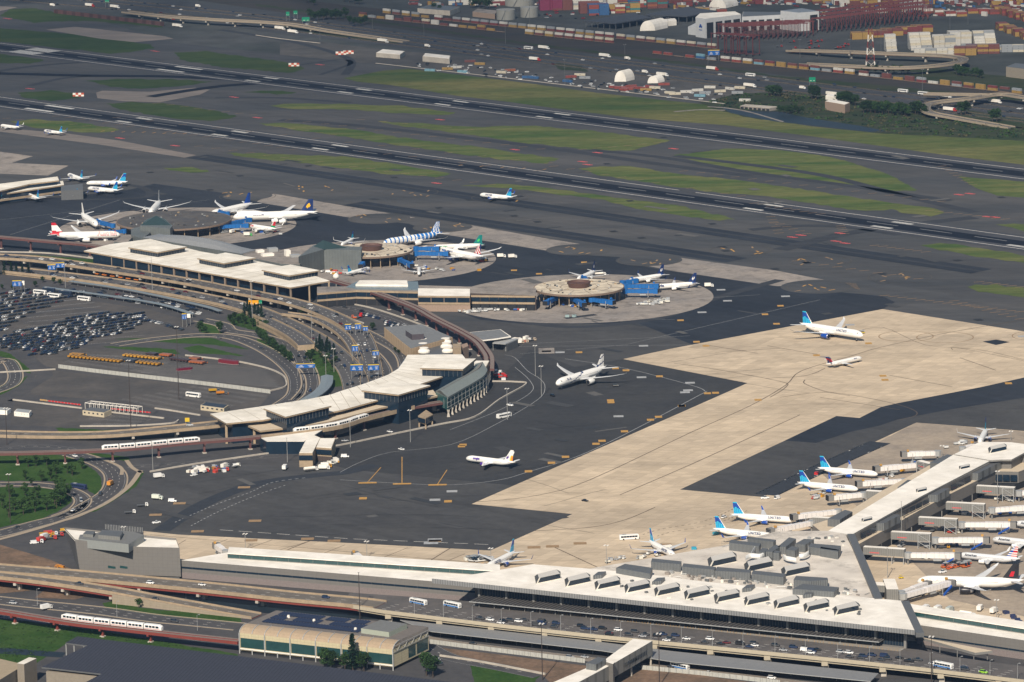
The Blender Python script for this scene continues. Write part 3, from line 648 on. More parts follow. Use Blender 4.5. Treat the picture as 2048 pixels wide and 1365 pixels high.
PLANES=[('wide','elal',(1113.4,769),(1212,733),'white widebody with dark blue diagonal stripe standing on the dark central apron'),
('wide','united',(1724,672),(1601,647),'white widebody with blue fin and UNITED lettering parked on the tan concrete apron'),
('tjet','delta',(1719,718),(1657,728),'small white T-tail jet with dark red and navy fin on the tan apron'),
('narrow','arajet',(931,917.5),(1032,925.5),'white airliner with purple engines and airstairs at its nose door'),
('narrow','united',(963,391),(1023,394.5),'white airliner with blue fin rolling alone along the taxiway'),
('narrow','united',(1753.4,950),(1637.3,936),'first blue-finned airliner of the four at the pier, counted from the runway end',42.1),
('narrow','united',(1718.4,980),(1592,965),'second blue-finned airliner at the pier, its nose under the jet bridge',42.1),
('narrow','united',(1589,1042),(1461,1029),'third blue-finned airliner of the four lined up at the pier',42.1),
('narrow','united',(1542,1074),(1431.7,1058),'fourth blue-finned airliner at the pier, nearest to the terminal roof',42.1),
('narrow','united',(1343,1110),(1304,1084),'blue-finned airliner seen at an angle beside the grey roof plant boxes'),
('narrow','united',(977,1134.6),(1027,1104),'blue-finned airliner parked nose-in behind the long low terminal wing'),
('narrow','lightblue',(1960,885),(1972,858),'airliner seen head-on at the far end of the white roofed pier'),
('narrow','american',(1983.7,1080),(2106,1088),'silver airliner with American lettering at the middle jet bridge, tail cut off'),
('narrow','american',(1922,1112.4),(2035,1118),'silver airliner with red, white and blue striped fin at the pier'),
('narrow','american',(2028,1048),(2150,1056),'silver airliner whose nose just enters the picture behind a jet bridge'),
('wide','canada',(1836.7,1164),(2046,1161),'white widebody with black fin and red roundel at two jet bridges'),
('wide','austrian',(242.5,470.5),(94.6,468.6),'white widebody with red tail and red Austrian lettering'),
('wide','plain',(191.4,449.6),(165,428),'plain white widebody parked nose-in beside the dark round satellite',58),
('wide','plain',(304,424),(317,404),'white widebody behind the dark satellite, both wings seen over the roof',60),
('wide','bluetail',(434,427),(492,409),'widebody with dark blue fin at the blue jet bridges behind the dark satellite',58),
('jumbo','lufthansa',(467.5,435.3),(634,424),'four engined white jumbo with navy fin and yellow disc'),
('narrow','tap',(492,452.5),(560,459),'short white airliner with green nose and red fin in front of the jumbo',35),
('narrow','united',(189,367.6),(239,364),'upper of two blue-finned airliners at the end of the far left terminal'),
('narrow','united',(177.7,378),(236,381),'lower of two blue-finned airliners at the end of the far left terminal'),
('regional','united',(131.6,385),(157,392),'small blue-finned jet in front of the far left terminal'),
('narrow','united',(49,388),(82,399),'blue-finned airliner with both wings showing before the far left terminal'),
('narrow','united',(-40,390),(14,402),'white airliner cut off by the left edge beside the far left terminal'),
('narrow','united',(140,352),(163,357),'airliner tail standing behind the far left terminal'),
('regional','united',(88,262.5),(126.5,266),'small blue-finned jet taxiing below the grass at the far left'),
('regional','jetblue',(2,252),(39,255),'small white jet with dark blue tail at the left edge of the airfield'),
('wide','condor',(779.8,485.5),(872,466.7),'widebody painted in blue and white hoops'),
('narrow','aer',(872,496),(963.7,489),'white airliner with teal fin and green shamrock',44.5),
('wide','ba',(873,501),(974,514.5),'white widebody with red and white ribbon on its fin',56.7),
('regional','lightblue',(685,490),(706,477),'small jet half hidden behind the middle round satellite'),
('regional','united',(741.5,537),(692,547),'small blue-finned jet in front of the middle satellite'),
('regional','plain',(838,547),(838,536),'small white jet seen head-on below the middle satellite'),
('narrow','alaska',(1158.5,559),(1188,542),'airliner with dark blue fin behind the cream satellite roof'),
('narrow','alaska',(1261,563),(1325,549),'airliner with dark fin, farther of two at the blue jet bridges'),
('narrow','alaska',(1312,575.5),(1388,566),'airliner with dark fin and Alaska lettering, nearer of two at the blue bridges')]
for p in PLANES: place_plane(*p)
# ---------------- helpers for buildings traced in the photo and set at their real heights ----------------
def scl(px,py,z=0):
    p=G(px,py,z); d=p.y*_cp-(z-CH)*_sp; return FPX/d
def PX(pl,z): return [G(a,b,z) for a,b in pl]
def lerp(a,b,t): return a+(b-a)*t
def cen(pts): return sum((Vector(p) for p in pts),Vector((0,0,0)))/len(pts)
def inset(pts,d):
    c=cen(pts); out=[]
    for p in pts:
        v=Vector(p)-c; v.z=0; L=v.length; q=c+v*((L-d)/L); out.append(Vector((q.x,q.y,p[2])))
    return out
def building(name,label,cat='building',at=None,group=None):
    return T(name,label,cat,at or (0,0,0),0,group)
def part(mb,name,parent,label=None): 
    o=mb.build(name,parent)
    if o and label: o['label']=label
    return o
def slabpx(name,parent,px,z,th,mt,ms=None):
    mb=MB(); mb.prism(PX(px,z),z-th,z,ms or mt,mt,True); return part(mb,name,parent)
def facade(parent,a,b,z0,z1,n,mul=.5,gm=None,fm=None,name='window',inset_=.25,sill=.8,head=.5):
    """n glazed bays between plan points a and b: each bay a window child with its own frame"""
    gm=gm or GLASS; fm=fm or GREYP; d=(Vector(b)-Vector(a)); d.z=0; L=d.length; u=d/L; nrm=Vector((u.y,-u.x,0))
    if nrm.y>0: nrm=-nrm
    for i in range(n):
        mb=MB(); p=Vector(a)+u*(L*i/n+mul/2); q=Vector(a)+u*(L*(i+1)/n-mul/2)
        p=p+nrm*.06; q=q+nrm*.06
        mb.face([(p.x,p.y,z0+sill),(q.x,q.y,z0+sill),(q.x,q.y,z1-head),(p.x,p.y,z1-head)],gm); part(mb,name,parent)
CORR=M('corrugated_grey',(.22,.22,.21),.55,.06,.4,metal=.15); grid_lines(CORR,1.1,0,rot=R(35),w=.3,dark=.72)
LOUV=M('louvre_grey',(.17,.18,.185),.5,.06,.5,metal=.2); grid_lines(LOUV,.9,0,rot=R(35),w=.3,dark=.55)
PANEL=M('facade_panel',(.17,.162,.152),.55,.04,.4,metal=.05); grid_lines(PANEL,3,2.2,rot=R(30),w=.2,dark=.88,axis='XZ')
SOFFIT=M('soffit_grey',(.26,.265,.27),.5,.08,.5,metal=.2); grid_lines(SOFFIT,1.6,0,rot=R(35),w=.5,dark=.6)
# ---------------- new terminal: main hall ----------------
nt_=building('terminal_hall','wide white roofed terminal hall with rows of tilted skylights','terminal',G(1400,1230))
ROOF=[(882,1160),(1836,1262),(1808,1202),(1755,1197),(1690,1068),(1655,1062),(1553,1063),(1444,1092),(1380,1103),(1193,1135),(1066,1129)]
slabpx('roof',nt_,[(882,1160),(1836,1262),(1808,1202),(1748,1197),(1400,1163),(1313,1151),(1193,1139),(1066,1129)],20,1.2,ROOFW,ROOFC)
slabpx('rear_roof',nt_,[(1180,1138),(1313,1152),(1400,1164),(1755,1199),(1690,1068),(1655,1062),(1553,1063),(1444,1092),(1380,1103),(1193,1135)],18.7,1.0,ROOFD,GREYP)
for m_ in (ROOFD,CONCG): stains(m_,.08,.3,None,.52)
for m_ in (ROOFW,ROOFC): stains(m_,.16,.14,None,.58); slabs(m_,26,4.2,R(40),.035)
EA,EB=G(882,1160,20),G(1836,1262,20); u=(EB-EA).normalized(); nb=Vector((-u.y,u.x,0)); nb=nb if nb.y>0 else -nb
mb=MB()  # sloping grey soffit band along the eave
p0,p1=EA-u*6-nb*.05,EB+u*2-nb*.05
mb.loft([[p0+Vector((0,0,.1)),p0+nb*1+Vector((0,0,-.1)),p0+nb*2.2+Vector((0,0,-3.2)),p0+Vector((0,0,-2.6))],[p1+Vector((0,0,.1)),p1+nb*1+Vector((0,0,-.1)),p1+nb*2.2+Vector((0,0,-3.2)),p1+Vector((0,0,-2.6))]],SOFFIT); part(mb,'eave_fascia',nt_)
mb=MB(); q0,q1=G(1836,1262,20.05),G(1808,1202,20.05); 
def beam(parent,a,b,wd,h,m,name): 
    mb=MB(); P=[Vector(a),Vector(b)]; A=offs(P,wd/2); B=offs(P,-wd/2)
    mb.loft([[A[0],B[0],B[0]-Vector((0,0,h)),A[0]-Vector((0,0,h))],[A[1],B[1],B[1]-Vector((0,0,h)),A[1]-Vector((0,0,h))]],m); return part(mb,name,parent)
beam(nt_,G(1840,1266,20.3),G(1810,1202,20.3),4.5,2.6,DGREY,'roof_edge_beam'); beam(nt_,G(1757,1197,20.5),G(1702,1068,20.5),4.5,2.5,DGREY,'roof_edge_beam')
WA=G(946,1167,20)+nb*9; WB=G(1800,1258,20)+nb*9
mb=MB(); body=[WA,WB,G(1795,1205,20),G(1745,1197,20),G(1690,1075,20),G(1553,1068,20),G(1380,1110,20),G(1193,1140,20),G(1080,1137,20)]
mb.prism(body,0,17.6,PANEL); part(mb,'wall',nt_)
Lw=(WB-WA).length; N=15
for i in range(N):
    mb=MB(); a=WA+(WB-WA)*((i+.06)/N)-nb*.12; b=WA+(WB-WA)*((i+.94)/N)-nb*.12
    mb.face([(a.x,a.y,7.6),(b.x,b.y,7.6),(b.x,b.y,18.6),(a.x,a.y,18.6)],GLASS)
    w_=part(mb,'window',nt_)
    mb=MB()
    for k in range(1,9):
        c=a+(b-a)*k/9; mb.box((c.x,c.y-.1,7.6),(.12,.12,11),0,DGREY)
    part(mb,'mullion',w_)
for i in range(N+1):
    mb=MB(); a=WA+(WB-WA)*(i/N)-nb*1.2; mb.box((a.x,a.y,7),(1.3,1.6,12),math.atan2(u.y,u.x),GREYP); part(mb,'column',nt_)
# canopy over the kerb
def pxline(a,b,t): return (a[0]+(b[0]-a[0])*t,a[1]+(b[1]-a[1])*t)
mb=MB(); can=[(938,1199),(1766,1281),(1770,1276),(948,1190)]
C0,C1=G(938,1203,10.8),G(1758,1284,10.8); back=17.5
mb.prism([C0,C1,C1+nb*back,C0+nb*back],10.3,10.8,LGREY,M('canopy_top',(.045,.044,.046),.7,.1,.5),True); cn=part(mb,'canopy',nt_)
for i in range(96):
    t=(i+.5)/96; a=C0+(C1-C0)*t; mb=MB(); beam_m=M('canopy_rib',(.13,.125,.12),.6,.08,.8)
    mb.loft([[a+Vector((0,0,.1))+u*.0,a+u*.45+Vector((0,0,.1)),a+u*.45+Vector((0,0,.45)),a+Vector((0,0,.45))],[a+nb*back+u*1.2+Vector((0,0,.1)),a+nb*back+u*1.65+Vector((0,0,.1)),a+nb*back+u*1.65+Vector((0,0,.45)),a+nb*back+u*1.2+Vector((0,0,.45))]],beam_m)
    part(mb,'canopy_rib',cn)
for i in range(26):
    a=C0+(C1-C0)*((i+.5)/26)+nb*3; mb=MB(); mb.bar((a.x,a.y,7),(a.x,a.y,10.3),.22,GREYP,6); part(mb,'canopy_post',nt_)
# skylights: front row of eleven, back row of three
def skylight(x,y,zr,k=1.0,name='skylight',parent=nt_,h=3.4):
    """tilted roof monitor with canted louvred sides; x,y = its near left base corner in the photo, k = size"""
    q=lambda dx,dy,z: G(x+dx*k,y+dy*k,zr+z*k)
    f0,f1,B1,B0=q(0,0,0),q(50,-10.5,0),q(49,-25,0),q(-3,-15.5,0); a,b,c,d=q(6,-12,h),q(48,-21,h),q(41,-29.5,h*.85),q(3,-20,h*.85)
    mb=MB(); mb.face([a,b,c,d],M('skylight_sheet',(.60,.575,.53),.6,.05,.5)); mb.face([f1,B1,c,b],LOUV); mb.face([B0,f0,a,d],M('louvre_dark',(.05,.055,.06),.6,.1,.5)); mb.face([B1,B0,d,c],ROOFW); mb.face([f0,f1,b,a],ROOFC)  # top sheet coloured darker than the roof, in place of slight shading
    s_=part(mb,name,parent); o=Vector((.0,-.08,.05)); e=.07
    mix=lambda p,r,t: p+(r-p)*t
    L0,R0,R1,L1_=mix(mix(f0,f1,e),mix(a,b,e),.12),mix(mix(f0,f1,.99),mix(a,b,.99),.12),mix(mix(f0,f1,.99),mix(a,b,.99),.97),mix(mix(f0,f1,e),mix(a,b,e),.97)
    mb=MB(); mb.face([p+o for p in (L0,R0,R1,L1_)],GLASS); part(mb,'pane',s_); return s_
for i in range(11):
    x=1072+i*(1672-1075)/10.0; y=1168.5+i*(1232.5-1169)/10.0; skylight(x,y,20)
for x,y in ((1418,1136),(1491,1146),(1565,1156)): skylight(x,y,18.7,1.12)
# roof plant: grey louvred boxes, curved white ducts
def plant(px,z0,z1,m=LOUV,name='plant_box',parent=nt_,mt=None):
    mb=MB(); p=[G(a,b,z1) for a,b in px]; mb.prism(p,z0,z1,m,mt or DGREY); return part(mb,name,parent)
for pl in ([(1302,1124),(1361,1129),(1363,1123),(1304,1117)],[(1364,1134),(1429,1140),(1432,1134),(1367,1127)],[(1430,1142),(1500,1146),(1502,1140),(1434,1134)],[(1503,1148),(1567,1155),(1572,1148),(1506,1141)],
           [(1587,1160),(1620,1163),(1656,1160),(1655,1156),(1592,1152)],[(1585,1178),(1668,1184),(1678,1175),(1605,1168)],[(1232,1136),(1300,1148),(1305,1136),(1250,1128)],
           [(1458,1086),(1518,1093),(1522,1087),(1462,1080)],[(1495,1078),(1547,1084),(1552,1080),(1500,1074)],[(1530,1104),(1545,1104),(1562,1092),(1548,1091)],[(1555,1094),(1572,1094),(1592,1078),(1578,1075)],[(1590,1088),(1610,1090),(1628,1079),(1608,1078)],
           [(1617,1094),(1678,1102),(1682,1092),(1622,1087)],[(1640,1098),(1676,1104),(1678,1100),(1642,1094)],[(1518,1104),(1530,1106),(1536,1098),(1524,1096)],[(1572,1100),(1590,1102),(1598,1096),(1584,1092)],[(1546,1106),(1558,1107),(1562,1103),(1550,1101)]): plant(pl,18.7,23.4)
for x,y in ((1186,1152),(1304,1164),(1484,1178),(1606,1190)): plant([(x,y),(x+18,y-2),(x+26,y-9),(x+10,y-8)],20,22.2)
DUCT=M('white_duct',(.72,.72,.70),.4,.05,1)
for pl in (((1491,1117),(1502,1112),(1520,1113),(1532,1107)),((1502,1110),(1508,1100),(1514,1092)),((1566,1113),(1572,1117),(1582,1119),(1592,1121)),((1598,1113),(1608,1112),(1618,1106),(1616,1094))):
    mb=MB(); P=smooth([G(a,b,21.8) for a,b in pl],4)
    mb.loft([[p+Vector((0,1.5*math.cos(k*math.pi/4),1.5*math.sin(k*math.pi/4))) for k in range(8)] for p in P],DUCT); part(mb,'duct',nt_)
rj=random.Random(5)
for i in range(60):
    x=rj.uniform(1200,1740); y=1197-(1740-x)*.1+rj.uniform(5,42) if i<40 else rj.uniform(1075,1100)
    if i>=40: x=rj.uniform(1590,1690)
    zv=20 if i<40 else 18.7; c=G(x,y,zv); mb=MB(); mb.box((c.x,c.y,zv),(rj.uniform(.8,2.2),rj.uniform(.8,2),rj.uniform(.5,1.4)),R(35),rj.choice((LGREY,DGREY,LOUV,ROOFW))); part(mb,'roof_vent',nt_)
mb=MB()
for i in range(40):                                        # railings of the roof edge
    a=G(1443+i*2.9,1093-i*.72,20) ; mb.bar(a,a+Vector((0,0,3)),.06,STEEL,3)
for h in (1.5,3): mb.bar(G(1443,1093,20)+Vector((0,0,h)),G(1559,1064,20)+Vector((0,0,h)),.07,STEEL,3)
part(mb,'railing',nt_)
# ---------------- pier ----------------
pr=building('terminal_pier','long white roofed pier with grey walls and gates on both sides','terminal',G(1850,1020))
slabpx('roof',pr,[(1648,1066),(1655,1063),(1908,909),(1982,921),(1844,992),(1719,1061),(1703,1070)],18.4,1.0,ROOFW,GREYP)
mb=MB(); mb.prism(inset(PX([(1650,1068),(1908,912),(1982,923),(1844,993),(1700,1072)],18.4),1.2),0,17.4,PANEL); part(mb,'wall',pr)
slabpx('roof',pr,[(1908,909),(1960,884),(2023,885),(2060,890),(2130,905),(2130,912),(2048,906),(2023,919.5),(2004,919.5),(1982,921)],19,1.1,ROOFW,GREYP)
mb=MB(); mb.prism(inset(PX([(1912,909),(1960,886),(2023,887),(2060,892),(2120,905),(2048,905),(2023,918),(2004,918)],19),1.5),0,17.9,PANEL); part(mb,'wall',pr)
lower=[(1660,1075),(1715,1090),(1802,1042),(1841,1020),(1899,989),(1957,960),(1990,943),(2037,944),(2100,920),(2100,900),(1975,925)]
mb=MB(); mb.prism(PX(lower,12),4.6,12,PANEL,M('cream_flat_roof',(.56,.47,.35),.85,.1,.4),True); part(mb,'lower_storey',pr)
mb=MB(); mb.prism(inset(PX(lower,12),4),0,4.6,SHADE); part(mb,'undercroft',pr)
left=[(1600,1063),(1625,1041),(1679,1030),(1905,897),(1925,905),(1700,1045),(1660,1070)]
mb=MB(); mb.prism(PX([(1625,1050),(1690,1028),(1760,984),(1870,925),(1895,915),(1912,915),(1700,1046),(1650,1070)],12),4.6,12,PANEL,M('cream_flat_roof'),True); part(mb,'lower_storey',pr)
for pl in ([(1751,1047),(1768,1047),(1801,1030),(1783,1028)],[(1856,990),(1875,990),(1899,977),(1880,977)],[(1939,946),(1956,947),(2004,923),(1987,921)],
           [(1860,925),(1886,930),(1915,912),(1895,909)],[(1795,975),(1815,975),(1840,962),(1815,960)],[(1655,1038),(1680,1040),(1705,1024),(1690,1020)]): plant(pl,12,16.8,parent=pr)
for a,b,n in (((1719,1062),(1751,1046),3),((1802,1018),(1856,991),4),((1899,966),(1939,946),3)):
    A=G(*a,18)+Vector((.6,-.6,0)); B=G(*b,18)+Vector((.6,-.6,0)); facade(pr,A,B,12.4,17,n,.4)
A=G(1990,944,12); B=G(2035,945,12); A.y-=.1; B.y-=.1; facade(pr,A,B,5.2,11.4,3,.3,sill=1,head=1.2)
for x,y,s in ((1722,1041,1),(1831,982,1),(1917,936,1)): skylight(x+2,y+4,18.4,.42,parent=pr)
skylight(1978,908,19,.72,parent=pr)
for i in range(14):
    q=pxline((1722,1086),(1985,946),i/13); g_=G(q[0],q[1],12); mb=MB(); mb.bar((g_.x,g_.y+1,0),(g_.x,g_.y+1,4.6),.35,GREYP,6); part(mb,'column',pr)
for i in range(22):
    t=rj.random(); q=pxline((1710,1082),(1980,935),t); c=G(q[0]+rj.uniform(-6,3),q[1]+rj.uniform(-3,3),12.0); mb=MB(); mb.box((c.x,c.y,12),(1.5,1.2,1.0),R(35),rj.choice((LGREY,ROOFW,DGREY))); part(mb,'roof_vent',pr)
# ---------------- jet bridges ----------------
JBW=M('bridge_white',(.74,.71,.69),.5,.06,.6); 
def jetbridge(a,b,label,col=None,group=None,zf=4.4,ladder=None,wd=3.2):
    """walkway from rotunda a to cab b (photo points at the height of the walkway's middle)"""
    col=col or JBW; A=G(*a,zf+1.4); B=G(*b,zf+1.4); A.z=B.z=0; d=(B-A); L=d.length; ang=math.atan2(d.y,d.x)
    t=T('jet_bridge',label,'jet bridge',A,ang,group)
    def lb(m,c,s,mat): m.box(c,s,0,mat)
    m=MB(); m.loft([[Vector((math.cos(k*math.pi/5)*2.4,math.sin(k*math.pi/5)*2.4,z)) for k in range(10)] for z in (zf-.3,zf+3.2)],LGREY if col is JBW else col); m.build('rotunda',t,local=True)
    m=MB(); m.bar((0,0,0),(0,0,zf-.3),.6,GREYP,8); m.build('support_column',t,local=True)
    s1=L*.5
    m=MB(); lb(m,(s1/2+1,0,zf+.15),(s1,wd,2.75),col); 
    for k in range(int(s1/3)): lb(m,(2+k*3,0,zf+.1),(.12,wd+.16,2.9),LGREY if col is JBW else NB)
    m.build('tunnel_section',t,local=True)
    m=MB(); lb(m,(s1+(L-s1)/2-.5,0,zf),(L-s1+1,wd+.35,3.1),col)
    for k in range(int((L-s1)/3)): lb(m,(s1+1.5+k*3,0,zf-.06),(.12,wd+.5,3.2),LGREY if col is JBW else NB)
    m.build('tunnel_section',t,local=True)
    m=MB(); lb(m,(L+1.2,0,zf-.3),(3.6,4.2,3.6),col if col is not JBW else GREYP); lb(m,(L+3.2,0,zf-.1),(.9,4.0,3.3),BLACK); m.build('cab',t,local=True)
    m=MB(); m.box((L-1.0,1.6,zf+3.6),(1.4,1.4,1.2),0,YELP if col is JBW else col); m.build('beacon',t,local=True)
    m=MB(); x=L*.8
    for s in (-1,1): m.bar((x,s*1.9,.8),(x,s*1.9,zf+2.2),.22,LGREY,6)
    lb(m,(x,0,.7),(.9,4.2,.5),DGREY); m.build('lift_frame',t,local=True)
    for s in (-1,1):
        m=MB(); m.bar((x,s*1.2-.25,.6),(x,s*1.2+.25,.6),.6,BLACK,10); m.build('wheel',t,local=True)
    if ladder!=0:
        m=MB(); lm=AC('stair_blue',(.01,.07,.33)) if col is JBW else MBLUE
        m.loft([[Vector((L-1,-2.0,zf-.2)),Vector((L-1,-3.0,zf-.2)),Vector((L-1,-3.0,zf+.9)),Vector((L-1,-2.0,zf+.9))],[Vector((L-8,-2.0,.1)),Vector((L-8,-3.0,.1)),Vector((L-8,-3.0,1.1)),Vector((L-8,-2.0,1.1))]],lm); m.build('service_stair',t,local=True)
    if L>16: 
        m=MB(); lb(m,(L*.62,0,zf-1.7),(5,2.6,1.5),LGREY); m.build('cooling_unit',t,local=True)
    return t
JG='jet bridges of the white roofed pier'; JR='jet bridges on the far side of the pier'
def fixed(a,b,label,frame=True,z=9.6,h=4.6):
    """fixed grey walkway from the pier with its steel tower; top edge traced at height z"""
    A=G(*a,z); B=G(*b,z); t=T('fixed_walkway',label,'walkway',(A.x,A.y,0),0,'fixed grey walkways along the pier'); P=[A,B]
    F=offs(P,2.1); K=offs(P,-2.1); m=MB(); m.prism([F[0],F[1],K[1],K[0]],z-h,z,CORR,ROOFW,True); part(m,'walkway_box',t)
    d=(B-A).normalized()
    m=MB(); c=B-d*4; 
    for i,(p,q) in enumerate(((3.6,-2.4),(3.6,2.4),(-3.6,-2.4),(-3.6,2.4))):
        w_=c+d*p+Vector((-d.y,d.x,0))*q; m.bar((w_.x,w_.y,0),(w_.x,w_.y,z-h if not frame else z-.4),.28,LGREY,4)
    if frame:
        for q in (-2.4,2.4):
            n_=Vector((-d.y,d.x,0))*q
            for z0,z1 in ((z-h-.4,.4),(z-.6,z-h-.2)):
                a_=c-d*3.6+n_; b_=c+d*3.6+n_; m.bar((a_.x,a_.y,z0),(b_.x,b_.y,z1),.2,LGREY,4); m.bar((a_.x,a_.y,z0),(b_.x,b_.y,z0),.2,LGREY,4)
    part(m,'steel_tower',t)
    m=MB(); c=A+d*7; n_=Vector((d.y,-d.x,0)); n_=n_ if n_.y<0 else -n_; o_=n_*2.15; 
    m.face([c+o_+d*-3+Vector((0,0,-3.4)),c+o_+d*3+Vector((0,0,-3.4)),c+o_+d*3+Vector((0,0,-2.8)),c+o_+d*-3+Vector((0,0,-2.8))],REDP); part(m,'red_sign_band',t)
    return t
for i,(a,b,c,d) in enumerate((((1728,1093),(1810,1098),(1816,1111),(1911,1112)),((1783,1063),(1862,1067),(1871,1081),(1968,1081)),((1838,1034),(1915,1038),(1924,1050),(2022,1050)),((1893,1004),(1970,1008),(1984,1021),(2075,1015)),((1954,971),(2030,975),(2038,987),(2120,983)))):
    w_=('nearest to the hall','second from the hall','third from the hall','fourth from the hall','fifth and farthest from the hall')[i]
    fixed(a,b,'grey fixed walkway right of pier, '+w_,frame=i>0); jetbridge(c,d,'white jet bridge right of pier, '+w_,group=JG)
for i,(c,d,w_) in enumerate((((1875,907),(1812,909),'at the empty stand beyond the airliners'),((1836,931),(1757,938),'at the nose of the first blue-finned airliner'),((1809,963),(1722,968),'at the nose of the second blue-finned airliner'),((1727,990),(1664,996),'at the empty stand between two airliner pairs'),((1676,1024),(1592,1034),'at the nose of the third blue-finned airliner'),((1623,1047),(1545,1062),'at the nose of the fourth blue-finned airliner'))):
    jetbridge(c,d,'white jet bridge left of pier, '+w_,group=JR,ladder=0)
fixed((1785,984),(1733,981),'grey fixed walkway left of the pier with its end over the empty stand',frame=False); fixed((1682,1037),(1627,1034),'grey fixed walkway left of the pier nearest to the roof plant',frame=False)
fixed((1862,927),(1838,921),'short grey walkway with steel tower left of the pier',z=9.6)
tw=building('gate_tower','grey box tower where two jet bridges of the black-finned widebody start','tower',G(1785,1200))
mb=MB(); mb.prism(PX([(1766,1158),(1790,1158),(1797,1179),(1773,1179)],10),0,10,CORR,ROOFW); part(mb,'wall',tw)
slabpx('link_roof',tw,[(1748,1164),(1768,1165),(1770,1172),(1752,1171)],9,4,ROOFW,CORR)
jetbridge((1802,1188),(1852,1170),'farther of two parallel jet bridges at the black-finned widebody',group=JG,ladder=0); jetbridge((1806,1193),(1899,1167),'nearer of two parallel jet bridges at the black-finned widebody',group=JG)
jetbridge((1925,899),(1950,893),'short jet bridge at the airliner seen head-on at the pier end',group=JR,ladder=0)
jetbridge((140,1096),(-40,1099),'jet bridge',ladder=0) if False else None
# ---------------- long low wings left and right of the hall ----------------
def wing(name,label,low,up,zb,n1,n2,slot):
    """low/up = front edges (photo) of lower roof at 11 m and upper roof at 14.5 m"""
    t=building(name,label,'terminal',G(*low[0])); P=[G(a,b,11) for a,b in low]; Q=[G(a,b,14.5) for a,b in up]
    mb=MB(); mb.prism([P[0],P[-1],Q[-1]+Vector((0,16,0)),Q[0]+Vector((0,16,0))],0,11,PANEL,ROOFW); part(mb,'lower_storey',t)
    mb=MB(); mb.prism([Q[0],Q[-1],Q[-1]+Vector((0,14,0)),Q[0]+Vector((0,14,0))],10.5,14.0,GREYP,ROOFW); part(mb,'upper_storey',t)
    mb=MB(); e=Vector((0,.9,0)); mb.prism([Q[0]-e,Q[-1]-e,Q[-1]+Vector((0,15,0)),Q[0]+Vector((0,15,0))],14.02,14.5,ROOFW); part(mb,'roof',t)
    A=Q[0].copy();B=Q[-1].copy(); facade(t,A,B,11.2,14.4,n1,.15,GLASSG,sill=.3,head=.8,name='clerestory_window')
    A=P[0].copy();B=P[-1].copy(); facade(t,A,B,slot[0],slot[1],n2,.1,GLASS,sill=0,head=0,name='window')
    mb=MB(); d=(P[-1]-P[0]).normalized(); n_=Vector((d.y,-d.x,0)); n_=n_ if n_.y<0 else -n_
    a,b=P[0]+n_*.5,P[-1]+n_*.5; mb.prism([a,b,P[-1],P[0]],0,3.6,M('grey_brick',(.20,.17,.165),.9,.15,1.5)); part(mb,'base_course',t); return t
wing('terminal_wing','long low grey wing with white roof strips left of the hall',[(362,1121),(950,1170)],[(455,1106),(1000,1142)],0,22,26,(6.0,7.2))
wing('terminal_wing','long low grey wing with white roof strips right of the hall',[(1835,1250),(2110,1290)],[(1822,1221),(2110,1266)],0,10,12,(4.2,5.2))
ca=building('entrance_canopy','low flat canopy on thin posts in front of the right wing','canopy',G(1900,1320))
slabpx('roof',ca,[(1806,1266),(1838,1274),(1950,1306),(1985,1302),(1848,1276),(1830,1268)],8.5,1.4,M('cream_flat_roof'),GREYP)
for q in ((1846,1279),(1880,1289),(1915,1299),(1948,1306),(1975,1303)):
    g_=G(*q,8.2); mb=MB(); mb.bar((g_.x,g_.y+1,3),(g_.x,g_.y+1,7.2),.25,GREYP,6); part(mb,'column',ca)
# ---------------- grey windowless building at the left end ----------------
ad=building('office_building','tall blank grey panelled building with roof plant, its left end slanting','building',G(250,1150))
B_=[G(160,1146,1.5),G(362,1154,1.5)]; F0,F1=G(150,1080,20),G(243,1093,18.6); F2,F3=G(359,1096,17.5),G(352,1077,17.5); K1,K0=G(290,1071,18.2),G(128,1055,20)
def onwall(px_,py_,off=0):
    o=Vector((0,0,CH)); r_=G(px_,py_,0)-o; e_=(B_[1]-B_[0]); n_=Vector((e_.y,-e_.x,0)).normalized(); t_=(B_[0]-o).dot(n_)/r_.dot(n_); return o+r_*t_
F0,F1,F2=onwall(150,1079),onwall(243,1093),onwall(359,1096); F3.z=F2.z; K0.z=F0.z; K1.z=F1.z; K0=G(128,1055,F0.z); F3=G(352,1077,F2.z); K1=G(290,1071,F1.z)
bk0=Vector((K0.x+6,K0.y,0)); bk1=Vector((F3.x+2,F3.y,0))
f0=B_[0].copy(); f1=B_[1].copy(); fm=(f0+f1)/2
mb=MB(); mb.face([f0,fm,F1,F0],PANEL); mb.face([fm,f1,F2,F1],PANEL); mb.face([f1,bk1,F3,F2],PANEL); mb.face([bk1,bk0,K0,K1,F3],PANEL); mb.face([bk0,f0,F0,K0],DGREY); part(mb,'wall',ad)  # left end wall coloured darker to stand for its shaded side
mb=MB(); lo=Vector((0,0,-1.2)); mb.face([F0+lo,F1+lo,K1+lo,K0+lo],ROOFW); mb.face([F1+lo,F2+lo,F3+lo,K1+lo],ROOFW); part(mb,'roof',ad)
mb=MB(); mb.prism([B_[0]+Vector((2,1,0)),B_[1]+Vector((-1,1,0)),bk1,bk0],0,1.6,DGREY); part(mb,'plinth',ad)
plant([(157,1078),(257,1089),(288,1070),(268,1064),(220,1060),(195,1066),(160,1070)],17.0,22.3,M('plant_screen',(.24,.255,.25),.5,.06,.6),'plant_screen',ad,M('plant_floor',(.16,.165,.165),.8,.1,.5))
plant([(196,1070),(240,1074),(246,1063),(204,1060)],19.5,24.6,CORR,'plant_box',ad); plant([(166,1068),(186,1070),(190,1063),(172,1062)],19.5,24,CORR,'plant_box',ad)
mb=MB()
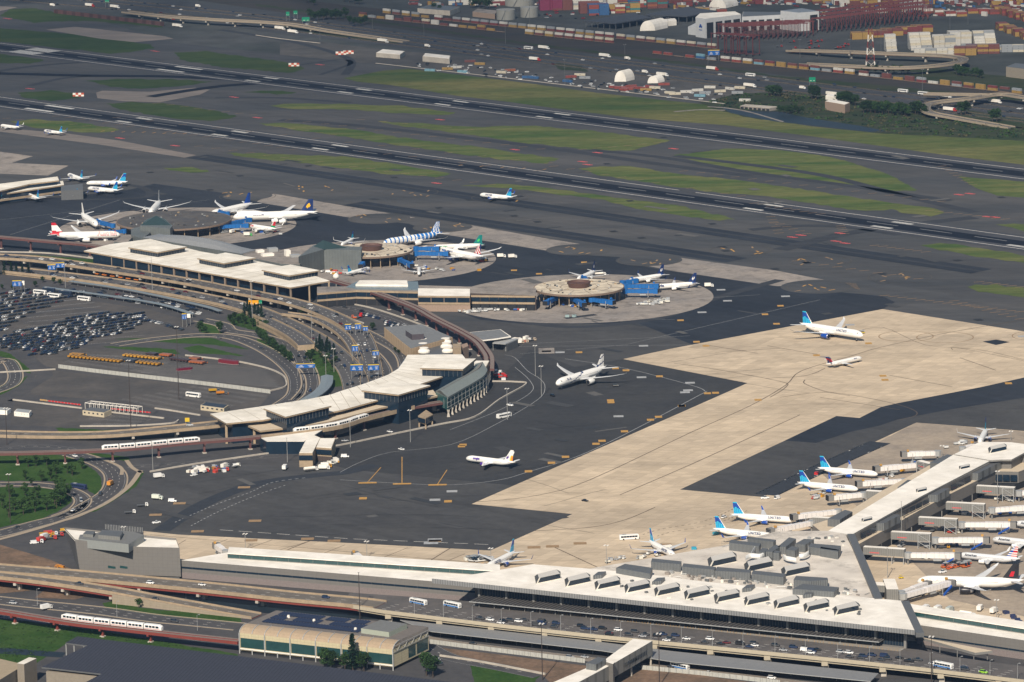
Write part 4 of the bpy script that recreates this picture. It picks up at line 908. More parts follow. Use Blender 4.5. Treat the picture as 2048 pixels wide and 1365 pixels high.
for i in range(24): a=G(211+i*3.2,1059+i*.28,22.3); mb.bar(a,a+Vector((0,0,3.2)),.14,LGREY,4)
part(mb,'screen_posts',ad)
for k in range(2):
    q=[onwall(216+24*k,1136.5),onwall(231+24*k,1138),onwall(231+24*k,1133.8),onwall(216+24*k,1131.5)]; mb=MB(); mb.face([p+Vector((0,-.15,.03)) for p in q],GLASSG); part(mb,'window',ad)

for i in range(90):                                        # pipes and small units in the service strip behind the front roof
    x=rj.uniform(1330,1735); y=1163+(x-1400)*.098-rj.uniform(1,12); c=G(x,y,18.7); mb=MB()
    if i%4==0: a=rj.choice((0,R(-40),R(50))); mb.bar((c.x,c.y,19.3),(c.x+math.cos(a)*5,c.y+math.sin(a)*5,19.3),.18,rj.choice((STEEL,DUCT)),5); part(mb,'pipe',nt_)
    else: mb.box((c.x,c.y,18.7),(rj.uniform(.7,3),rj.uniform(.7,2),rj.uniform(.5,1.8)),R(-40),rj.choice((LGREY,DGREY,LOUV,CONCG,ROOFC))); part(mb,'roof_unit',nt_)

jetbridge((452,1106),(434,1093),'short grey jet bridge behind the start of the long low wing',group='jet bridges behind the long low wing',ladder=0); jetbridge((730,1126),(712,1111),'short grey jet bridge behind the middle of the long low wing',group='jet bridges behind the long low wing',ladder=0); jetbridge((985,1143),(968,1136),'short jet bridge at the nose-in airliner behind the wing',group='jet bridges behind the long low wing',ladder=0)
# ---------------- round satellites ----------------
def satellite(label,cpx,z,r,roofm,fasc,hub=True):
    c=G(*cpx,z); t=building('round_satellite',label,'terminal',(c.x,c.y,0))
    m=MB(); m.prism(disc(c,r,64),z-1.5,z-.02,fasc,fasc,True); m.prism(disc(c,r-.8,64),z-.02,z,roofm,roofm); part(m,'roof',t)
    m=MB(); m.prism(disc(c,r-8,48),4.2,z-1.5,GLASS); part(m,'upper_storey',t)
    m=MB(); m.prism(disc(c,r-11,48),0,4.2,M('brown_wall',(.07,.055,.05),.8,.2,1)); part(m,'base',t)
    for k in range(24):
        a=2*math.pi*k/24; q=(c.x+math.cos(a)*(r-3.5),c.y+math.sin(a)*(r-3.5)); m=MB(); m.bar((q[0],q[1],0),(q[0],q[1],z-1.5),.35,BEIGE,6); part(m,'column',t)
    m=MB(); 
    for rr_ in (.42,.72):
        pts=[Vector((c.x+math.cos(2*math.pi*k/12)*r*rr_,c.y+math.sin(2*math.pi*k/12)*r*rr_,z+.03)) for k in range(13)]; ribbon(m,pts,.3,.3,JOINT)
    for k in range(12): a=2*math.pi*(k+.5)/12; ribbon(m,[Vector((c.x+math.cos(a)*r*.42,c.y+math.sin(a)*r*.42,z+.035)),Vector((c.x+math.cos(a)*r*.97,c.y+math.sin(a)*r*.97,z+.035))],.2,.2,JOINT)
    part(m,'roof_seams',t)
    if hub:
        m=MB(); n=32; m.loft([[Vector((c.x+math.cos(2*math.pi*k/n)*q,c.y+math.sin(2*math.pi*k/n)*q,h)) for k in range(n)] for q,h in ((8.2,z),(9.6,z+4.2),(8.6,z+4.2),(7.5,z+2.6))],M('hub_brown',(.10,.055,.045),.6,.1,1),True); part(m,'roof_hub',t)
    for k in range(34):
        a=rj.uniform(0,6.28); q=r*math.sqrt(rj.uniform(.12,.92)); m=MB(); m.box((c.x+math.cos(a)*q,c.y+math.sin(a)*q,z),(rj.uniform(.8,2.4),rj.uniform(.8,1.8),rj.uniform(.4,1.2)),rj.uniform(0,3),rj.choice((LGREY,DGREY,BEIGE,SHADE))); part(m,'roof_vent',t)
    return c,t
BRF=M('brown_fascia',(.20,.145,.11),.7,.1,1)
CR=M('stained_cream_roof',(.66,.58,.45),.85,.12,.25,col2=(.44,.38,.30),sc2=.12)
sR,_=satellite('cream round satellite building on its own round apron, nearest to the centre',(1158,574),10.5,36.4,CR,BRF)
sM,_=satellite('round satellite with cream roof beside the blue and white hooped airliner',(743,500),10.5,35.4,CR,BRF)
sL,_=satellite('wide dark grey round satellite behind the metal vaulted roof',(348,440),9.5,51,M('dark_membrane',(.10,.095,.09),.9,.2,.2,col2=(.07,.07,.075),sc2=.08),BRF,False)
BB='blue jet bridges of the round satellites'
for a,b,w_ in (((1110,597),(1093,606),'angled left, front of the cream satellite'),((1146,598),(1166,609),'middle of three in front of the cream satellite'),((1183,600),(1222,605),'right of three in front of the cream satellite'),
             ((1250,573),(1310,573),'at the Alaska lettered airliner'),((1250,583),(1308,583),'lowest of three right of the cream satellite'),((1245,566),(1268,563),'topmost of three right of the cream satellite'),((1178,566),(1168,558),'behind the cream satellite roof'),
             ((832,498),(872,498),'upper of two at the teal and ribbon fins'),((832,508),(890,508),'lower of two at the teal and ribbon fins'),((800,520),(822,531),'short, below the middle satellite'),((725,528),(722,532),'stub below the middle satellite'),
             ((226,452),(197,445),'left of the dark satellite, facing the plain widebody'),((248,463),(216,466),'left of the dark satellite at the red lettered widebody'),((452,449),(496,441),'upper of two at the jumbo nose'),((445,454),(490,452),'lower of two at the green nosed airliner'),((455,428),(440,426),'right of the dark satellite behind the jumbo')):
    jetbridge(a,b,'blue jet bridge '+w_,MBLUE,BB,ladder=0)
# ---------------- folded flat-roofed terminals ----------------
def folded_roof(parent,px,z,name='roof',h=1.0,fm=BEIGE,rise=.9,m=ROOFC):
    P=PX(px,z); c=cen(P); mb=MB(); mb.prism(P,z-h,z-.3,fm,fm,True); part(mb,'fascia',parent)
    mb=MB(); c.z=z+rise; Q=[p.copy() for p in P]
    for i in range(len(Q)):
        a,b=Q[i],Q[(i+1)%len(Q)]; a=Vector((a.x,a.y,z)); b=Vector((b.x,b.y,z)); f=[a,b,c]
        if (b-a).cross(c-a).z<0: f=[b,a,c]
        mb.face(f,m)
    part(mb,name,parent)
def pavilion(parent,px,z,zb):
    """raised roof on a dark glass storey"""
    folded_roof(parent,px,z); mb=MB(); mb.prism(inset(PX(px,z),2.0),zb,z-1.0,GLASS); part(mb,'glass_storey',parent)
    P=inset(PX(px,z),1.9); mb=MB()
    for i in range(len(P)):
        a,b=P[i],P[(i+1)%len(P)]; n=int((b-a).length/3)
        for k in range(n): c=a+(b-a)*k/n; mb.box((c.x,c.y,zb),(.2,.2,z-1-zb),0,DGREY)
    part(mb,'mullions',parent)
def seams(parent,a0,a1,b0,b1,n,z,w=.25):
    mb=MB()
    for i in range(1,n):
        t=i/n; p=G(*pxline(a0,a1,t),z+.04); q=G(*pxline(b0,b1,t),z+.04); ribbon(mb,[p,q],w,w,M('roof_seam',(.45,.41,.34),.85,.1,.5))
    part(mb,'roof_seams',parent)
tb=building('terminal_building','long cream roofed terminal with three raised square roofs and beige columns','terminal',G(400,560))
rb_=[(167.5,502),(219,489),(300,478),(400,503),(500,520),(575,535),(660,562),(581,575.4),(380,540)]
mb=MB(); mb.prism(PX(rb_,15.5),14.4,15.5,BEIGE,ROOFC,True); part(mb,'roof',tb); seams(tb,(167.5,502),(581,575.4),(219,489),(660,562),17,15.5)
mb=MB(); ribbon(mb,[G(*p,15.54) for p in ((200,496),(400,528),(625,567))],.25,.25,M('roof_seam')); part(mb,'roof_seams',tb)
for pl in ([(256,495),(314,484.5),(374,494),(315,505)],[(394,516.5),(451,505.5),(511,516),(448,527)],[(523,540),(581,529.5),(640,541),(578,551.5)]): pavilion(tb,pl,20,15.5)
mb=MB(); mb.prism(inset(PX([(167.5,504),(219,492),(300,481),(400,506),(500,523),(575,538),(657,563),(581,573)],15.5),9),0,14.4,GLASS); part(mb,'glass_storey',tb)
A,B=G(175,503.5,15.5),G(581,575.4,15.5); B2=G(660,562.5,15.5)
for i in range(1,17):
    p=A+(B-A)*(i/16); mb=MB(); mb.box((p.x,p.y+2.0,0),(1.0,1.4,14.4),R(-45),M('column_tan',(.26,.20,.15),.85,.1,1)); part(mb,'column',tb)
for i in (1,2): p=B+(B2-B)*(i/2); mb=MB(); mb.box((p.x-1,p.y+1,0),(1.3,1.6,14.4),0,BEIGE); part(mb,'column',tb)
# metal clad additions behind it
MET=M('metal_cladding',(.15,.165,.165),.55,.08,.3,col2=(.12,.135,.135),sc2=.05,metal=.15); grid_lines(MET,2.4,0,w=.25,dark=.8)
VAU=M('grey_vault_sheet',(.27,.28,.29),.45,.1,.5,metal=.2); grid_lines(VAU,1.6,1.6,w=.15,dark=.8)
va=building('vaulted_hall','grey metal hall with long curved roof behind the cream terminal','hall',G(390,510))
mb=MB(); rings=[]
for i in range(17):
    t=i/16; f=G(*pxline((284,475),(482,508),t),12); k=G(*pxline((318,468),(512,500),t),12); b=math.sin(math.pi*t)*5.5
    rings.append([Vector((f.x,f.y,0)),Vector((f.x,f.y,12)),Vector((f.x,f.y,12))*.8+Vector((k.x,k.y,12))*.2+Vector((0,0,b*.6)),(f+k)/2+Vector((0,0,b)),Vector((k.x,k.y,12))*.8+Vector((f.x,f.y,12))*.2+Vector((0,0,b*.75)),Vector((k.x,k.y,12)),Vector((k.x,k.y,0))])
mb.loft(rings,VAU,True,lambda i,k: MET if k in(0,5,6) else VAU); part(mb,'curved_roof',va)
def boxpx(name,label,px,z,z0=0,m=MET,mt=None,cat='building',group=None,pname='wall'):
    t=building(name,label,cat,None,group); P=PX(px,z); c=cen(P); t.location=(c.x,c.y,z0); mb=MB(); mb.prism(P,z0,z-.0,m,m); part(mb,pname,t)
    if mt: mb=MB(); mb.prism(inset(P,.8),z,z+.25,mt); part(mb,'roof',t)
    return t
boxpx('service_building','flat pale roofed grey box right of the red lettered widebody',[(228,484),(246,470),(270,470),(254,487)],9,mt=CONCG)
boxpx('service_building','narrow grey stair block between the dark satellite and the vaulted hall',[(262,470),(262,458),(296,450),(300,466),(284,478)],11)
gh=boxpx('glass_hall','dark green glazed hall on the edge of the dark satellite',[(280,452),(294,438),(330,438),(345,452),(340,458)],15,mt=None,m=MET)
mb=MB(); P=PX([(281,451),(294,439),(330,439),(343,451)],15); c=cen(P)+Vector((0,6,5)); 
for i in range(4): mb.face([P[i],P[(i+1)%4],c][::1 if (P[(i+1)%4]-P[i]).cross(c-P[i]).z>0 else -1],M('dark_green_roof',(.03,.055,.055),.4,.1,.5))
part(mb,'roof',gh)
boxpx('link_building','low grey link with roof pipes behind the cream terminal',[(470,503),(520,498),(560,500),(614,509),(600,530),(560,528),(500,516)],11,m=MET,mt=CONCG)
cu=boxpx('metal_hall','tall grey windowless hall left of the middle satellite',[(597,514),(648,499),(722,501),(724,494),(628,490)],17)
mb=MB(); P=PX([(627,493),(648,499.5),(695,496),(660,490)],17); c=G(646,480.5,22)
for i in range(4): mb.face([P[i],P[(i+1)%4],c] if (P[(i+1)%4]-P[i]).cross(c-P[i]).z>0 else [P[(i+1)%4],P[i],c],M('dark_green_roof'))
part(mb,'roof',cu)
for k,(x,y,w,h) in enumerate(((520,505,6,2),(545,503,8,3),(575,512,4,5),(590,514,8,2),(535,512,10,2))):
    c=G(x,y,11.3); mb=MB(); mb.box((c.x,c.y,11.3),(w,6,h),R(20),(ROOFW,LGREY)[k%2]); part(mb,'roof_unit',bpy.data.objects['link_building'])
# link from terminal to the cream satellite
lk=building('link_building','long two storey beige and dark glass link leading to the cream round satellite','building',G(860,610))
mb=MB(); P=[G(a,b,12) for a,b in ((634,587),(712,581),(838,584),(845,583),(1072,592),(1072,577),(838,571),(634,574))]; mb.prism(P,0,12,M('brown_wall'),CONCG); part(mb,'wall',lk)
mb=MB(); P=[G(a,b,12.6) for a,b in ((836,577),(836,592),(940,593),(940,578))]; mb.prism(P,0,12.6,M('tan_brick',(.30,.22,.17),.9,.12,.8),ROOFW); part(mb,'wall',lk)
def bands(parent,a,b,rows,off=.25):
    A,B=G(*a),G(*b)
    for z0,z1,m,nm,n in rows:
        A0=G(a[0],a[1],a[2]);B0=G(b[0],b[1],b[2]); d=(B0-A0).normalized(); nn=Vector((d.y,-d.x,0)); nn=nn if nn.y<0 else -nn
        for i in range(n):
            p=A0+(B0-A0)*(i/n)+d*(.25 if n>1 else 0); q=A0+(B0-A0)*((i+1)/n)-d*(.25 if n>1 else 0); mb=MB(); oo=off*(1.8 if nm=='parapet' else 1)
            mb.prism([p,q,q+nn*oo,p+nn*oo],z0,z1,m,m,True); part(mb,nm,parent)
for a,b,n in (((634,587,12),(712,581,12),4),((712,581,12),(836,584,12),6),((942,591,12),(1070,592.3,12),7)):
    bands(lk,a,b,((10.6,12.1,BEIGE,'parapet',1),(6.9,10.5,GLASS,'window',n),(5.2,6.8,BEIGE,'parapet',1),(0.3,5.0,SHADE,'opening',n)))
bands(lk,(836,592,12.6),(940,593,12.6),((11.4,12.7,BEIGE,'parapet',1),(7.6,11.2,GLASS,'window',4),(5.8,7.4,BEIGE,'parapet',1)))
wr=building('glazed_hall','white curved roof over a blue grey glazed hall beside the link','hall',G(765,585))
P=PX([(711,569),(719,561),(814,561),(816,570)],14); mb=MB(); mb.prism(P,12.5,14,ROOFW); part(mb,'roof',wr); mb=MB(); mb.prism(inset(PX([(690,574),(712,563),(838,563),(840,580),(712,578)],12.5),1),0,12.5,M('blue_grey_glass',(.14,.18,.20),.3,.1,.3)); part(mb,'glass_wall',wr)
dm=building('radome','small white radome on a post at the end of the cream terminal','radome',G(672,560)); mb=MB(); c=G(672,553.5,9)
mb.loft([[c+Vector((math.cos(k*math.pi/5)*q*2.6,math.sin(k*math.pi/5)*q*2.6,h*2.6)) for k in range(10)] for q,h in ((.5,-.85),(.9,-.4),(1,0),(.9,.4),(.5,.85),(.1,1))],ROOFW); part(mb,'dome',dm); mb=MB(); mb.bar((c.x,c.y,0),(c.x,c.y,7),.5,GREYP,6); part(mb,'post',dm)
# far left terminal (cut by the frame)
tc=building('terminal_building','two storey cream terminal cut off by the left edge','terminal',G(60,400))
for pl,z,nm in (([(-80,378),(0,368),(115,353.5),(118,361),(60,368),(0,382),(-80,396)],13,'roof'),([(-80,400),(0,389),(128,370),(126,362),(-80,385)],9,'lower_roof')):
    mb=MB(); mb.prism(PX(pl,z),z-1.2,z,BEIGE,ROOFC,True); part(mb,nm,tc)
    mb=MB(); mb.prism(inset(PX(pl,z),2.5),0,z-1.2,GLASS); part(mb,'glass_storey',tc)
bands(tc,(-60,400,9),(128,374,9),((3.6,5.6,BEIGE,'parapet',1),))
boxpx('gate_block','dark grey gate block at the end of the far left terminal',[(122,382),(122,372),(165,368),(166,380)],9,m=DGREY)
# ---------------- curved old terminal ----------------
oa=building('curved_terminal','curved cream roofed terminal with three raised roofs and dark glass','terminal',G(700,850))
main=[(420,828),(452.7,847),(527,840),(554,835),(640,829),(685,820),(765,798),(830,772),(892,751),(945,735),(924,709),(815,710),(808,722),(796,738),(776,750),(731,767),(680,783),(660,790),(615,799),(517,814)]
mb=MB(); mb.prism(PX(main,15.5),14.4,15.5,BEIGE,ROOFC,True); part(mb,'roof',oa)
bk=[(420,828),(517,814),(615,799),(680,783),(731,767),(776,750),(796,738),(808,722),(815,710)]; fr=[(452,847),(554,835),(640,829),(700,815),(765,798),(830,772),(892,751),(925,735),(940,718)]
mb=MB(); 
for i in range(len(bk)-1):
    for k in range(3):
        t=k/3; p=G(*pxline(bk[i],bk[i+1],t),15.54); q=G(*pxline(fr[i],fr[i+1],t),15.54); ribbon(mb,[p,q],.22,.22,M('roof_seam'))
part(mb,'roof_seams',oa)
for pl in ([(527,817),(615,800),(663,812),(571,834)],[(723,781),(778,763),(861,771),(797,790)],[(840,736.5),(861,717.5),(952,717.5),(926,739)]): pavilion(oa,pl,21.5,15.5)
mb=MB(); mb.prism(inset(PX(main,15.5),6),0,14.4,GLASS); part(mb,'glass_storey',oa)
for pl in ([(527,817),(615,800),(663,812),(571,834)],[(723,781),(778,763),(861,771),(797,790)],[(840,736.5),(861,717.5),(952,717.5),(926,739)]):
    mb=MB(); P=inset(PX(pl,21.5),2.4); mb.prism(P,0,15.4,GLASS); part(mb,'glass_storey',oa)
terr=[(495,851),(520,862),(600,853),(660,843),(762,816),(875,792),(866,780),(760,802),(690,826),(600,838),(540,843)]
mb=MB(); mb.prism(PX(terr,11.8),10.6,11.8,BEIGE,M('cream_flat_roof'),True); part(mb,'lower_roof',oa)
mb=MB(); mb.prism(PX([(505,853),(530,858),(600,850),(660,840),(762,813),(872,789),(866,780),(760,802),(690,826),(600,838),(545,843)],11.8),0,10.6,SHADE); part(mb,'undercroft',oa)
for q in ((452,846),(480,841)): g_=G(*q,15); mb=MB(); mb.box((g_.x,g_.y+1.5,0),(1.6,1.6,14.4),0,BEIGE); part(mb,'column',oa)
g_=G(508,856,11.5); mb=MB(); mb.box((g_.x,g_.y+1.5,0),(1.6,1.6,10.4),0,BEIGE); part(mb,'column',oa)
for i in range(14):
    x=500+i*28; k=G(*((520+i*25),862-i*5.0 if i<14 else 0),10.6); 
for pl,z in (([(520,877),(646,861),(610,884),(532,884)],8.6),):
    fb=boxpx('gate_annex','low white roofed annex with dark glass below the track',pl,z,m=GLASS,mt=ROOFW)
an=boxpx('gate_annex','narrow cream gallery ending at the apron with a beige gable',[(619,867),(641,876),(625,907),(598,907)],9.5,m=BEIGE,mt=ROOFC); bands(an,(598,907.3,9.5),(625,907.3,9.5),((5,8.2,GLASS,'window',1),))
an=boxpx('gate_annex','square cream annex with two beige bands beside the gallery',[(640,877),(671,877),(663,897.5),(632,895.5)],9.2,m=BEIGE,mt=ROOFC); bands(an,(632,896,9.2),(663,898,9.2),((5,8.2,GLASS,'window',1),(.2,3.6,M('brown_wall'),'window',1)))
mb=MB(); 
# green glazed concourse
gc=building('glazed_concourse','green glazed concourse on splayed concrete legs at the right end of the curved terminal','building',G(930,830))
cf=smooth([G(a,b,15) for a,b in ((896,793),(920,779),(948,763),(968,750),(975,738))],3); 
bk_=[p+Vector((-9,22,0)) for p in cf]; 
mb=MB(); ring=[]
for f,k in zip(cf,bk_): m_=(f+k)/2; ring.append([Vector((f.x,f.y,13.6)),Vector((f.x,f.y,14.4)),Vector((m_.x-1,m_.y-2,17.6)),Vector((m_.x+1,m_.y+2,17.6)),Vector((k.x,k.y,14.4)),Vector((k.x,k.y,13.6))])
mb.loft(ring,M('pale_green_metal',(.19,.215,.205),.5,.1,.5),True,lambda i,k: M('roof_grey_brown',(.20,.185,.17),.8,.1,.4) if k==2 else M('pale_green_metal')); part(mb,'roof',gc)
mb=MB(); mb.loft([[Vector((f.x-1,f.y+1,5)),Vector((f.x-1,f.y+1,13.6)),Vector((k.x,k.y,13.6)),Vector((k.x,k.y,5))] for f,k in zip(cf,bk_)],M('teal_glass_wall',(.03,.10,.10),.25,.2,.6)); part(mb,'glass_wall',gc)
for z in (5,6.6,10,13.2):
    mb=MB(); mb.loft([[Vector((f.x,f.y,z)),Vector((f.x,f.y,z+.5)),Vector((f.x-.8,f.y+.8,z+.5)),Vector((f.x-.8,f.y+.8,z))] for f in cf],M('pale_green_metal')); part(mb,'ledge',gc)
for p in resample(cf,7.5):
    mb=MB(); mb.loft([[Vector((p.x+dx*w,p.y+1+dy*w,z)) for dx,dy in ((-1,-1),(1,-1),(1,1),(-1,1))] for w,z in ((1.1,0),(.55,3),(1.0,5))],CONCW); part(mb,'leg',gc)
    mb=MB(); 
    for dx in (-2.5,0,2.5): mb.box((p.x+dx-.5,p.y+.4,6.6),(.15,.15,6.8),0,LGREY)
    part(mb,'mullion',gc)
boxpx('terrace','cream roof terrace behind the green glazed concourse',[(930,742),(952,722),(979,722),(969,741),(950,755)],14,m=BEIGE,mt=ROOFC,cat='building')
bp=boxpx('beige_cabin','small beige two storey cabin on legs in front of the curved terminal',[(836,832),(851,837),(866,829),(852,820)],7.6,z0=3,m=BEIGE,mt=None); bands(bp,(836,833,7.6),(850,837,7.6),((4,7,GLASS,'window',1),)); bands(bp,(851,837,7.6),(865,830,7.6),((4,7,GLASS,'window',1),))
for q in ((838,834),(851,838),(864,831)): g_=G(*q,7.6); mb=MB(); mb.box((g_.x,g_.y+.8,0),(1,1,3),0,BEIGE); part(mb,'leg',bp)
# plant building and canopies between the terminals
pb=boxpx('plant_building','beige walled plant building with grey roof, dark penthouse and pipes','' and [] or [(768,655),(804,685),(822,698),(905,675),(843,649)],8.5,m=M('tan_ribbed_wall',(.42,.31,.20),.9,.1,.5),mt=M('grey_gravel_roof',(.17,.18,.19),.95,.15,.5)); grid_lines(M('tan_ribbed_wall'),2,0,w=.3,dark=.8)
plant([(811,661),(824,669.5),(848,668),(836,655)],8.7,13,M('penthouse_brown',(.07,.06,.07),.7,.1,1),'penthouse',pb,M('grey_gravel_roof'))
boxpx('cooling_block','grey deck carrying white cooling fans behind the curved terminal',[(832,700),(832,680),(880,676),(900,690),(905,706),(860,712)],5,m=DGREY)
for i,(x,y) in enumerate(((845,685),(846,694),(848,703),(891,684),(893,693),(896,702))):
    c=G(x,y,6); t=T('cooling_fan','white conical cooling fan, '+('left','right')[i//3]+' cluster, '+('rear','middle','front')[i%3]+' one','cooling fan',(c.x,c.y,5.2),0,'white cooling fans on the roof deck')
    mb=MB(); mb.loft([[Vector((math.cos(k*math.pi/8)*q,math.sin(k*math.pi/8)*q,h)) for k in range(16)] for q,h in ((4.6,0),(4.6,1.2),(3.2,2.6),(3.4,3.6))],ROOFW); mb.build('housing',t,local=True)
boxpx('beige_tower','beige block tower at the end of the track bridge',[(905,688),(921,688),(922,696),(906,698)],11,m=BEIGE); boxpx('brown_tower','brown brick tower beside the curving track',[(922,690),(934,686),(937,692),(926,697)],9,m=M('tan_brick'))
cp=building('canopy','large dark flat canopy with white edge on thin posts beside the track','canopy',G(980,690))
mb=MB(); P=PX([(938,665),(1001,659),(1022,673),(992,678),(964,681)],9); mb.prism(P,8.2,9,ROOFW,ROOFW,True); part(mb,'edge',cp); mb=MB(); mb.prism(inset(P,1.2),9,9.06,M('grey_gravel_roof')); part(mb,'roof',cp)
for q in ((942,667),(1000,661),(1019,673),(966,680)): g_=G(*q,8.2); mb=MB(); mb.bar((g_.x,g_.y+1,0),(g_.x,g_.y+1,8.2),.25,LGREY,5); part(mb,'post',cp)
cp=boxpx('shed','grey mono pitch shed with open front beside the canopy',[(985,686),(999,677.5),(1037,677.5),(1011,688)],6.5,z0=5.8,m=LGREY,pname='roof')
mb=MB(); mb.prism(inset(PX([(1000,682),(1010,680),(1037,678),(1014,688)],6.4),.5),0,5.8,DGREY); part(mb,'wall',cp)
for q in ((986,686),(1011,688)): g_=G(*q,6); mb=MB(); mb.bar((g_.x,g_.y+.6,0),(g_.x,g_.y+.6,5.8),.2,LGREY,5); part(mb,'post',cp)
# ---------------- station building with solar roof ----------------
st=building('station_building','cream building with dark green glass bands, curved eave and solar panels on its roof','building',G(640,1320))
A,B=G(479,1266,12),G(786,1300,12); C=G(857,1266,12); d=(B-A).normalized(); nb2=Vector((-d.y,d.x,0)); wdt=(C-B).length; D=A+(C-B)
mb=MB(); mb.prism([A,B,C,D],2.0,12,M('cream_cladding',(.50,.44,.29),.8,.06,.6)); part(mb,'wall',st); grid_lines(M('cream_cladding'),2.2,1.5,rot=R(40),w=.12,dark=.75,axis='XZ')
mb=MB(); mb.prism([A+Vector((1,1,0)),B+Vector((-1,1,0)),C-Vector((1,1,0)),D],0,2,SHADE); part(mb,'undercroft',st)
ins=8.0; cv_=[(0,12,0),(.7,13.3,1),(2.6,14.5,2),(5.2,15.2,3),(ins,15.5,4)]
mb=MB(); mb.loft([[A+nb2*o+Vector((0,0,z-12)) for o,z,_q in cv_]+[A+nb2*ins],[B+nb2*o+Vector((0,0,z-12)) for o,z,_q in cv_]+[B+nb2*ins]],M('translucent_beige_panel',(.36,.275,.19),.5,.12,.8)); part(mb,'curved_eave',st)
for i in range(13):
    p=A+(B-A)*(i/12); mb=MB()
    for (o0,z0,_q),(o1,z1,_q2) in zip(cv_[:-1],cv_[1:]): mb.bar(p+nb2*(o0-.15)+Vector((0,0,z0-11.85)),p+nb2*(o1-.15)+Vector((0,0,z1-11.85)),.28,LGREY,4)
    part(mb,'eave_rib',st)
mb=MB(); mb.prism([A+nb2*ins,B+nb2*ins,C,D],12,15.5,CONCG,M('grey_brown_roof',(.155,.14,.13),.95,.15,.5)); part(mb,'roof',st)
for i in range(6):
    p=A+(B-A)*(i/6)+d*.6-nb2*.1; q=A+(B-A)*((i+1)/6)-d*.6-nb2*.1; mb=MB(); mb.face([(p.x,p.y,3.6),(q.x,q.y,3.6),(q.x,q.y,9.2),(p.x,p.y,9.2)],GLASSG); part(mb,'window',st)
for i in range(13):
    p=A+(B-A)*(i/12)-nb2*.5; mb=MB(); mb.box((p.x,p.y,0),(.6,.6,12 if i%2==0 else 3),0,LGREY); part(mb,'column',st)
mb=MB(); P=offs([A-nb2*.2,B-nb2*.2],0); mb.prism([A-nb2*.6,B-nb2*.6,B-nb2*.12,A-nb2*.12],2.6,3.3,ROOFW); part(mb,'ledge',st)
e=(C-B).normalized(); en=Vector((e.y,-e.x,0)); 
for f0_,f1_,z0,z1 in ((.42,.62,3,9.5),(.66,.97,3,9.5)):
    p=B+(C-B)*f0_+en*.1; q=B+(C-B)*f1_+en*.1; mb=MB(); mb.face([(p.x,p.y,z0),(q.x,q.y,z0),(q.x,q.y,z1),(p.x,p.y,z1)],GLASSG); part(mb,'window',st)
mb=MB(); 
for i in range(10):
    p=B+(C-B)*(i/10)+en*.4; q=B+(C-B)*((i+1)/10)+en*.4; z0,z1=(10.5,13.8); mb.bar((p.x,p.y,z0),(q.x,q.y,z0),.2,LGREY,4); mb.bar((p.x,p.y,z1),(q.x,q.y,z1),.2,LGREY,4); mb.bar((p.x,p.y,z0 if i%2 else z1),(q.x,q.y,z1 if i%2 else z0),.16,LGREY,4)
part(mb,'truss',st)
SOL=M('solar_panel',(.018,.024,.055),.25,.15,1,spec=.6)
DW=(C-B).normalized()
for r_ in range(3):                                       # rows of tilted panels
    for i in range(34):
        if (r_==1 and i in (5,6,7,17,18,19,20)) or (r_==2 and i in (15,16,24,25)) or (i>30 and r_==2): continue
        p=A+(B-A)*(.07+.63*i/34)+nb2*(ins+2)+DW*(3+r_*8.6)+Vector((0,0,3.7)); 
        mb=MB(); a=p; b=p+DW*7.6; mb.face([a,a+d*1.75+Vector((0,0,.0)),b+d*1.75,b+Vector((0,0,.0))],SOL); mb.v=[(v[0],v[1],v[2]+(.45 if j in(0,3) else 0)) for j,v in enumerate(mb.v)]; part(mb,'solar_panel',st)
PH=[(722,1257),(778,1265),(814,1248),(761,1240)]; plant(PH,15.5,18.3,M('pale_green_screen',(.33,.36,.30),.7,.06,.5),'plant_screen',st,M('plant_floor'))
for x,y in ((577,1234),(628,1242),(711,1259)):
    c=G(x,y,16); mb=MB(); mb.bar((c.x,c.y,15.5),(c.x,c.y,17),1.0,ROOFW,10,.7); part(mb,'roof_vent',st)
# ---------------- garage with a roof of panels, stair block, footbridge ----------------
gr=building('parking_garage','big garage covered by a dark field of solar panels at the bottom left','garage',G(400,1360))
SOLF=M('solar_field',(.05,.055,.075),.8,.12,.5,spec=.15); grid_lines(SOLF,2.1,1.6,rot=R(12),w=.32,dark=.45)
mb=MB(); mb.prism(PX([(155,1273),(930,1368),(930,1460),(60,1460),(171,1365),(203,1348),(83,1334.5),(175,1291.5),(131,1286)],15),14.2,15,DGREY,SOLF,True); part(mb,'solar_roof',gr)
mb=MB(); mb.prism(PX([(165,1300),(900,1380),(900,1460),(180,1460),(180,1400),(195,1352),(92,1342)],13.4),0,13.0,M('tan_wall',(.24,.21,.17),.85,.1,.5)); part(mb,'wall',gr)
mb=MB(); A_,B_2=G(128,1343,13),G(196,1351,13); mb.face([(A_.x,A_.y-.3,9.5),(B_2.x,B_2.y-.3,9.5),(B_2.x,B_2.y-.3,12.8),(A_.x,A_.y-.3,12.8)],SHADE); part(mb,'opening',gr)
for x,y in ((132,1287),(148,1289),(168,1292)): g_=G(x,y,14.5); mb=MB(); mb.bar((g_.x,g_.y,0),(g_.x,g_.y,14.2),.35,LGREY,5); part(mb,'column',gr)
M('ramp_tan',(.33,.27,.19),.9,.1,.5)
dk=building('parking_deck','grey walled parking deck with cars on top in the bottom left corner','garage',G(0,1350))
mb=MB(); mb.prism(PX([(-80,1322),(0,1318),(38,1327),(44,1333),(-20,1372),(-80,1400)],9),0,9,M('tan_wall'),M('ramp_tan')); part(mb,'deck',dk)
mb=MB(); mb.prism(PX([(34,1327),(48,1329),(73,1317),(58,1315)],13),0,13,M('tan_wall'),ROOFC); part(mb,'stair_tower',dk)
fb=building('footbridge','enclosed grey footbridge with white roof crossing to the terminal deck','footbridge',G(1200,1350))
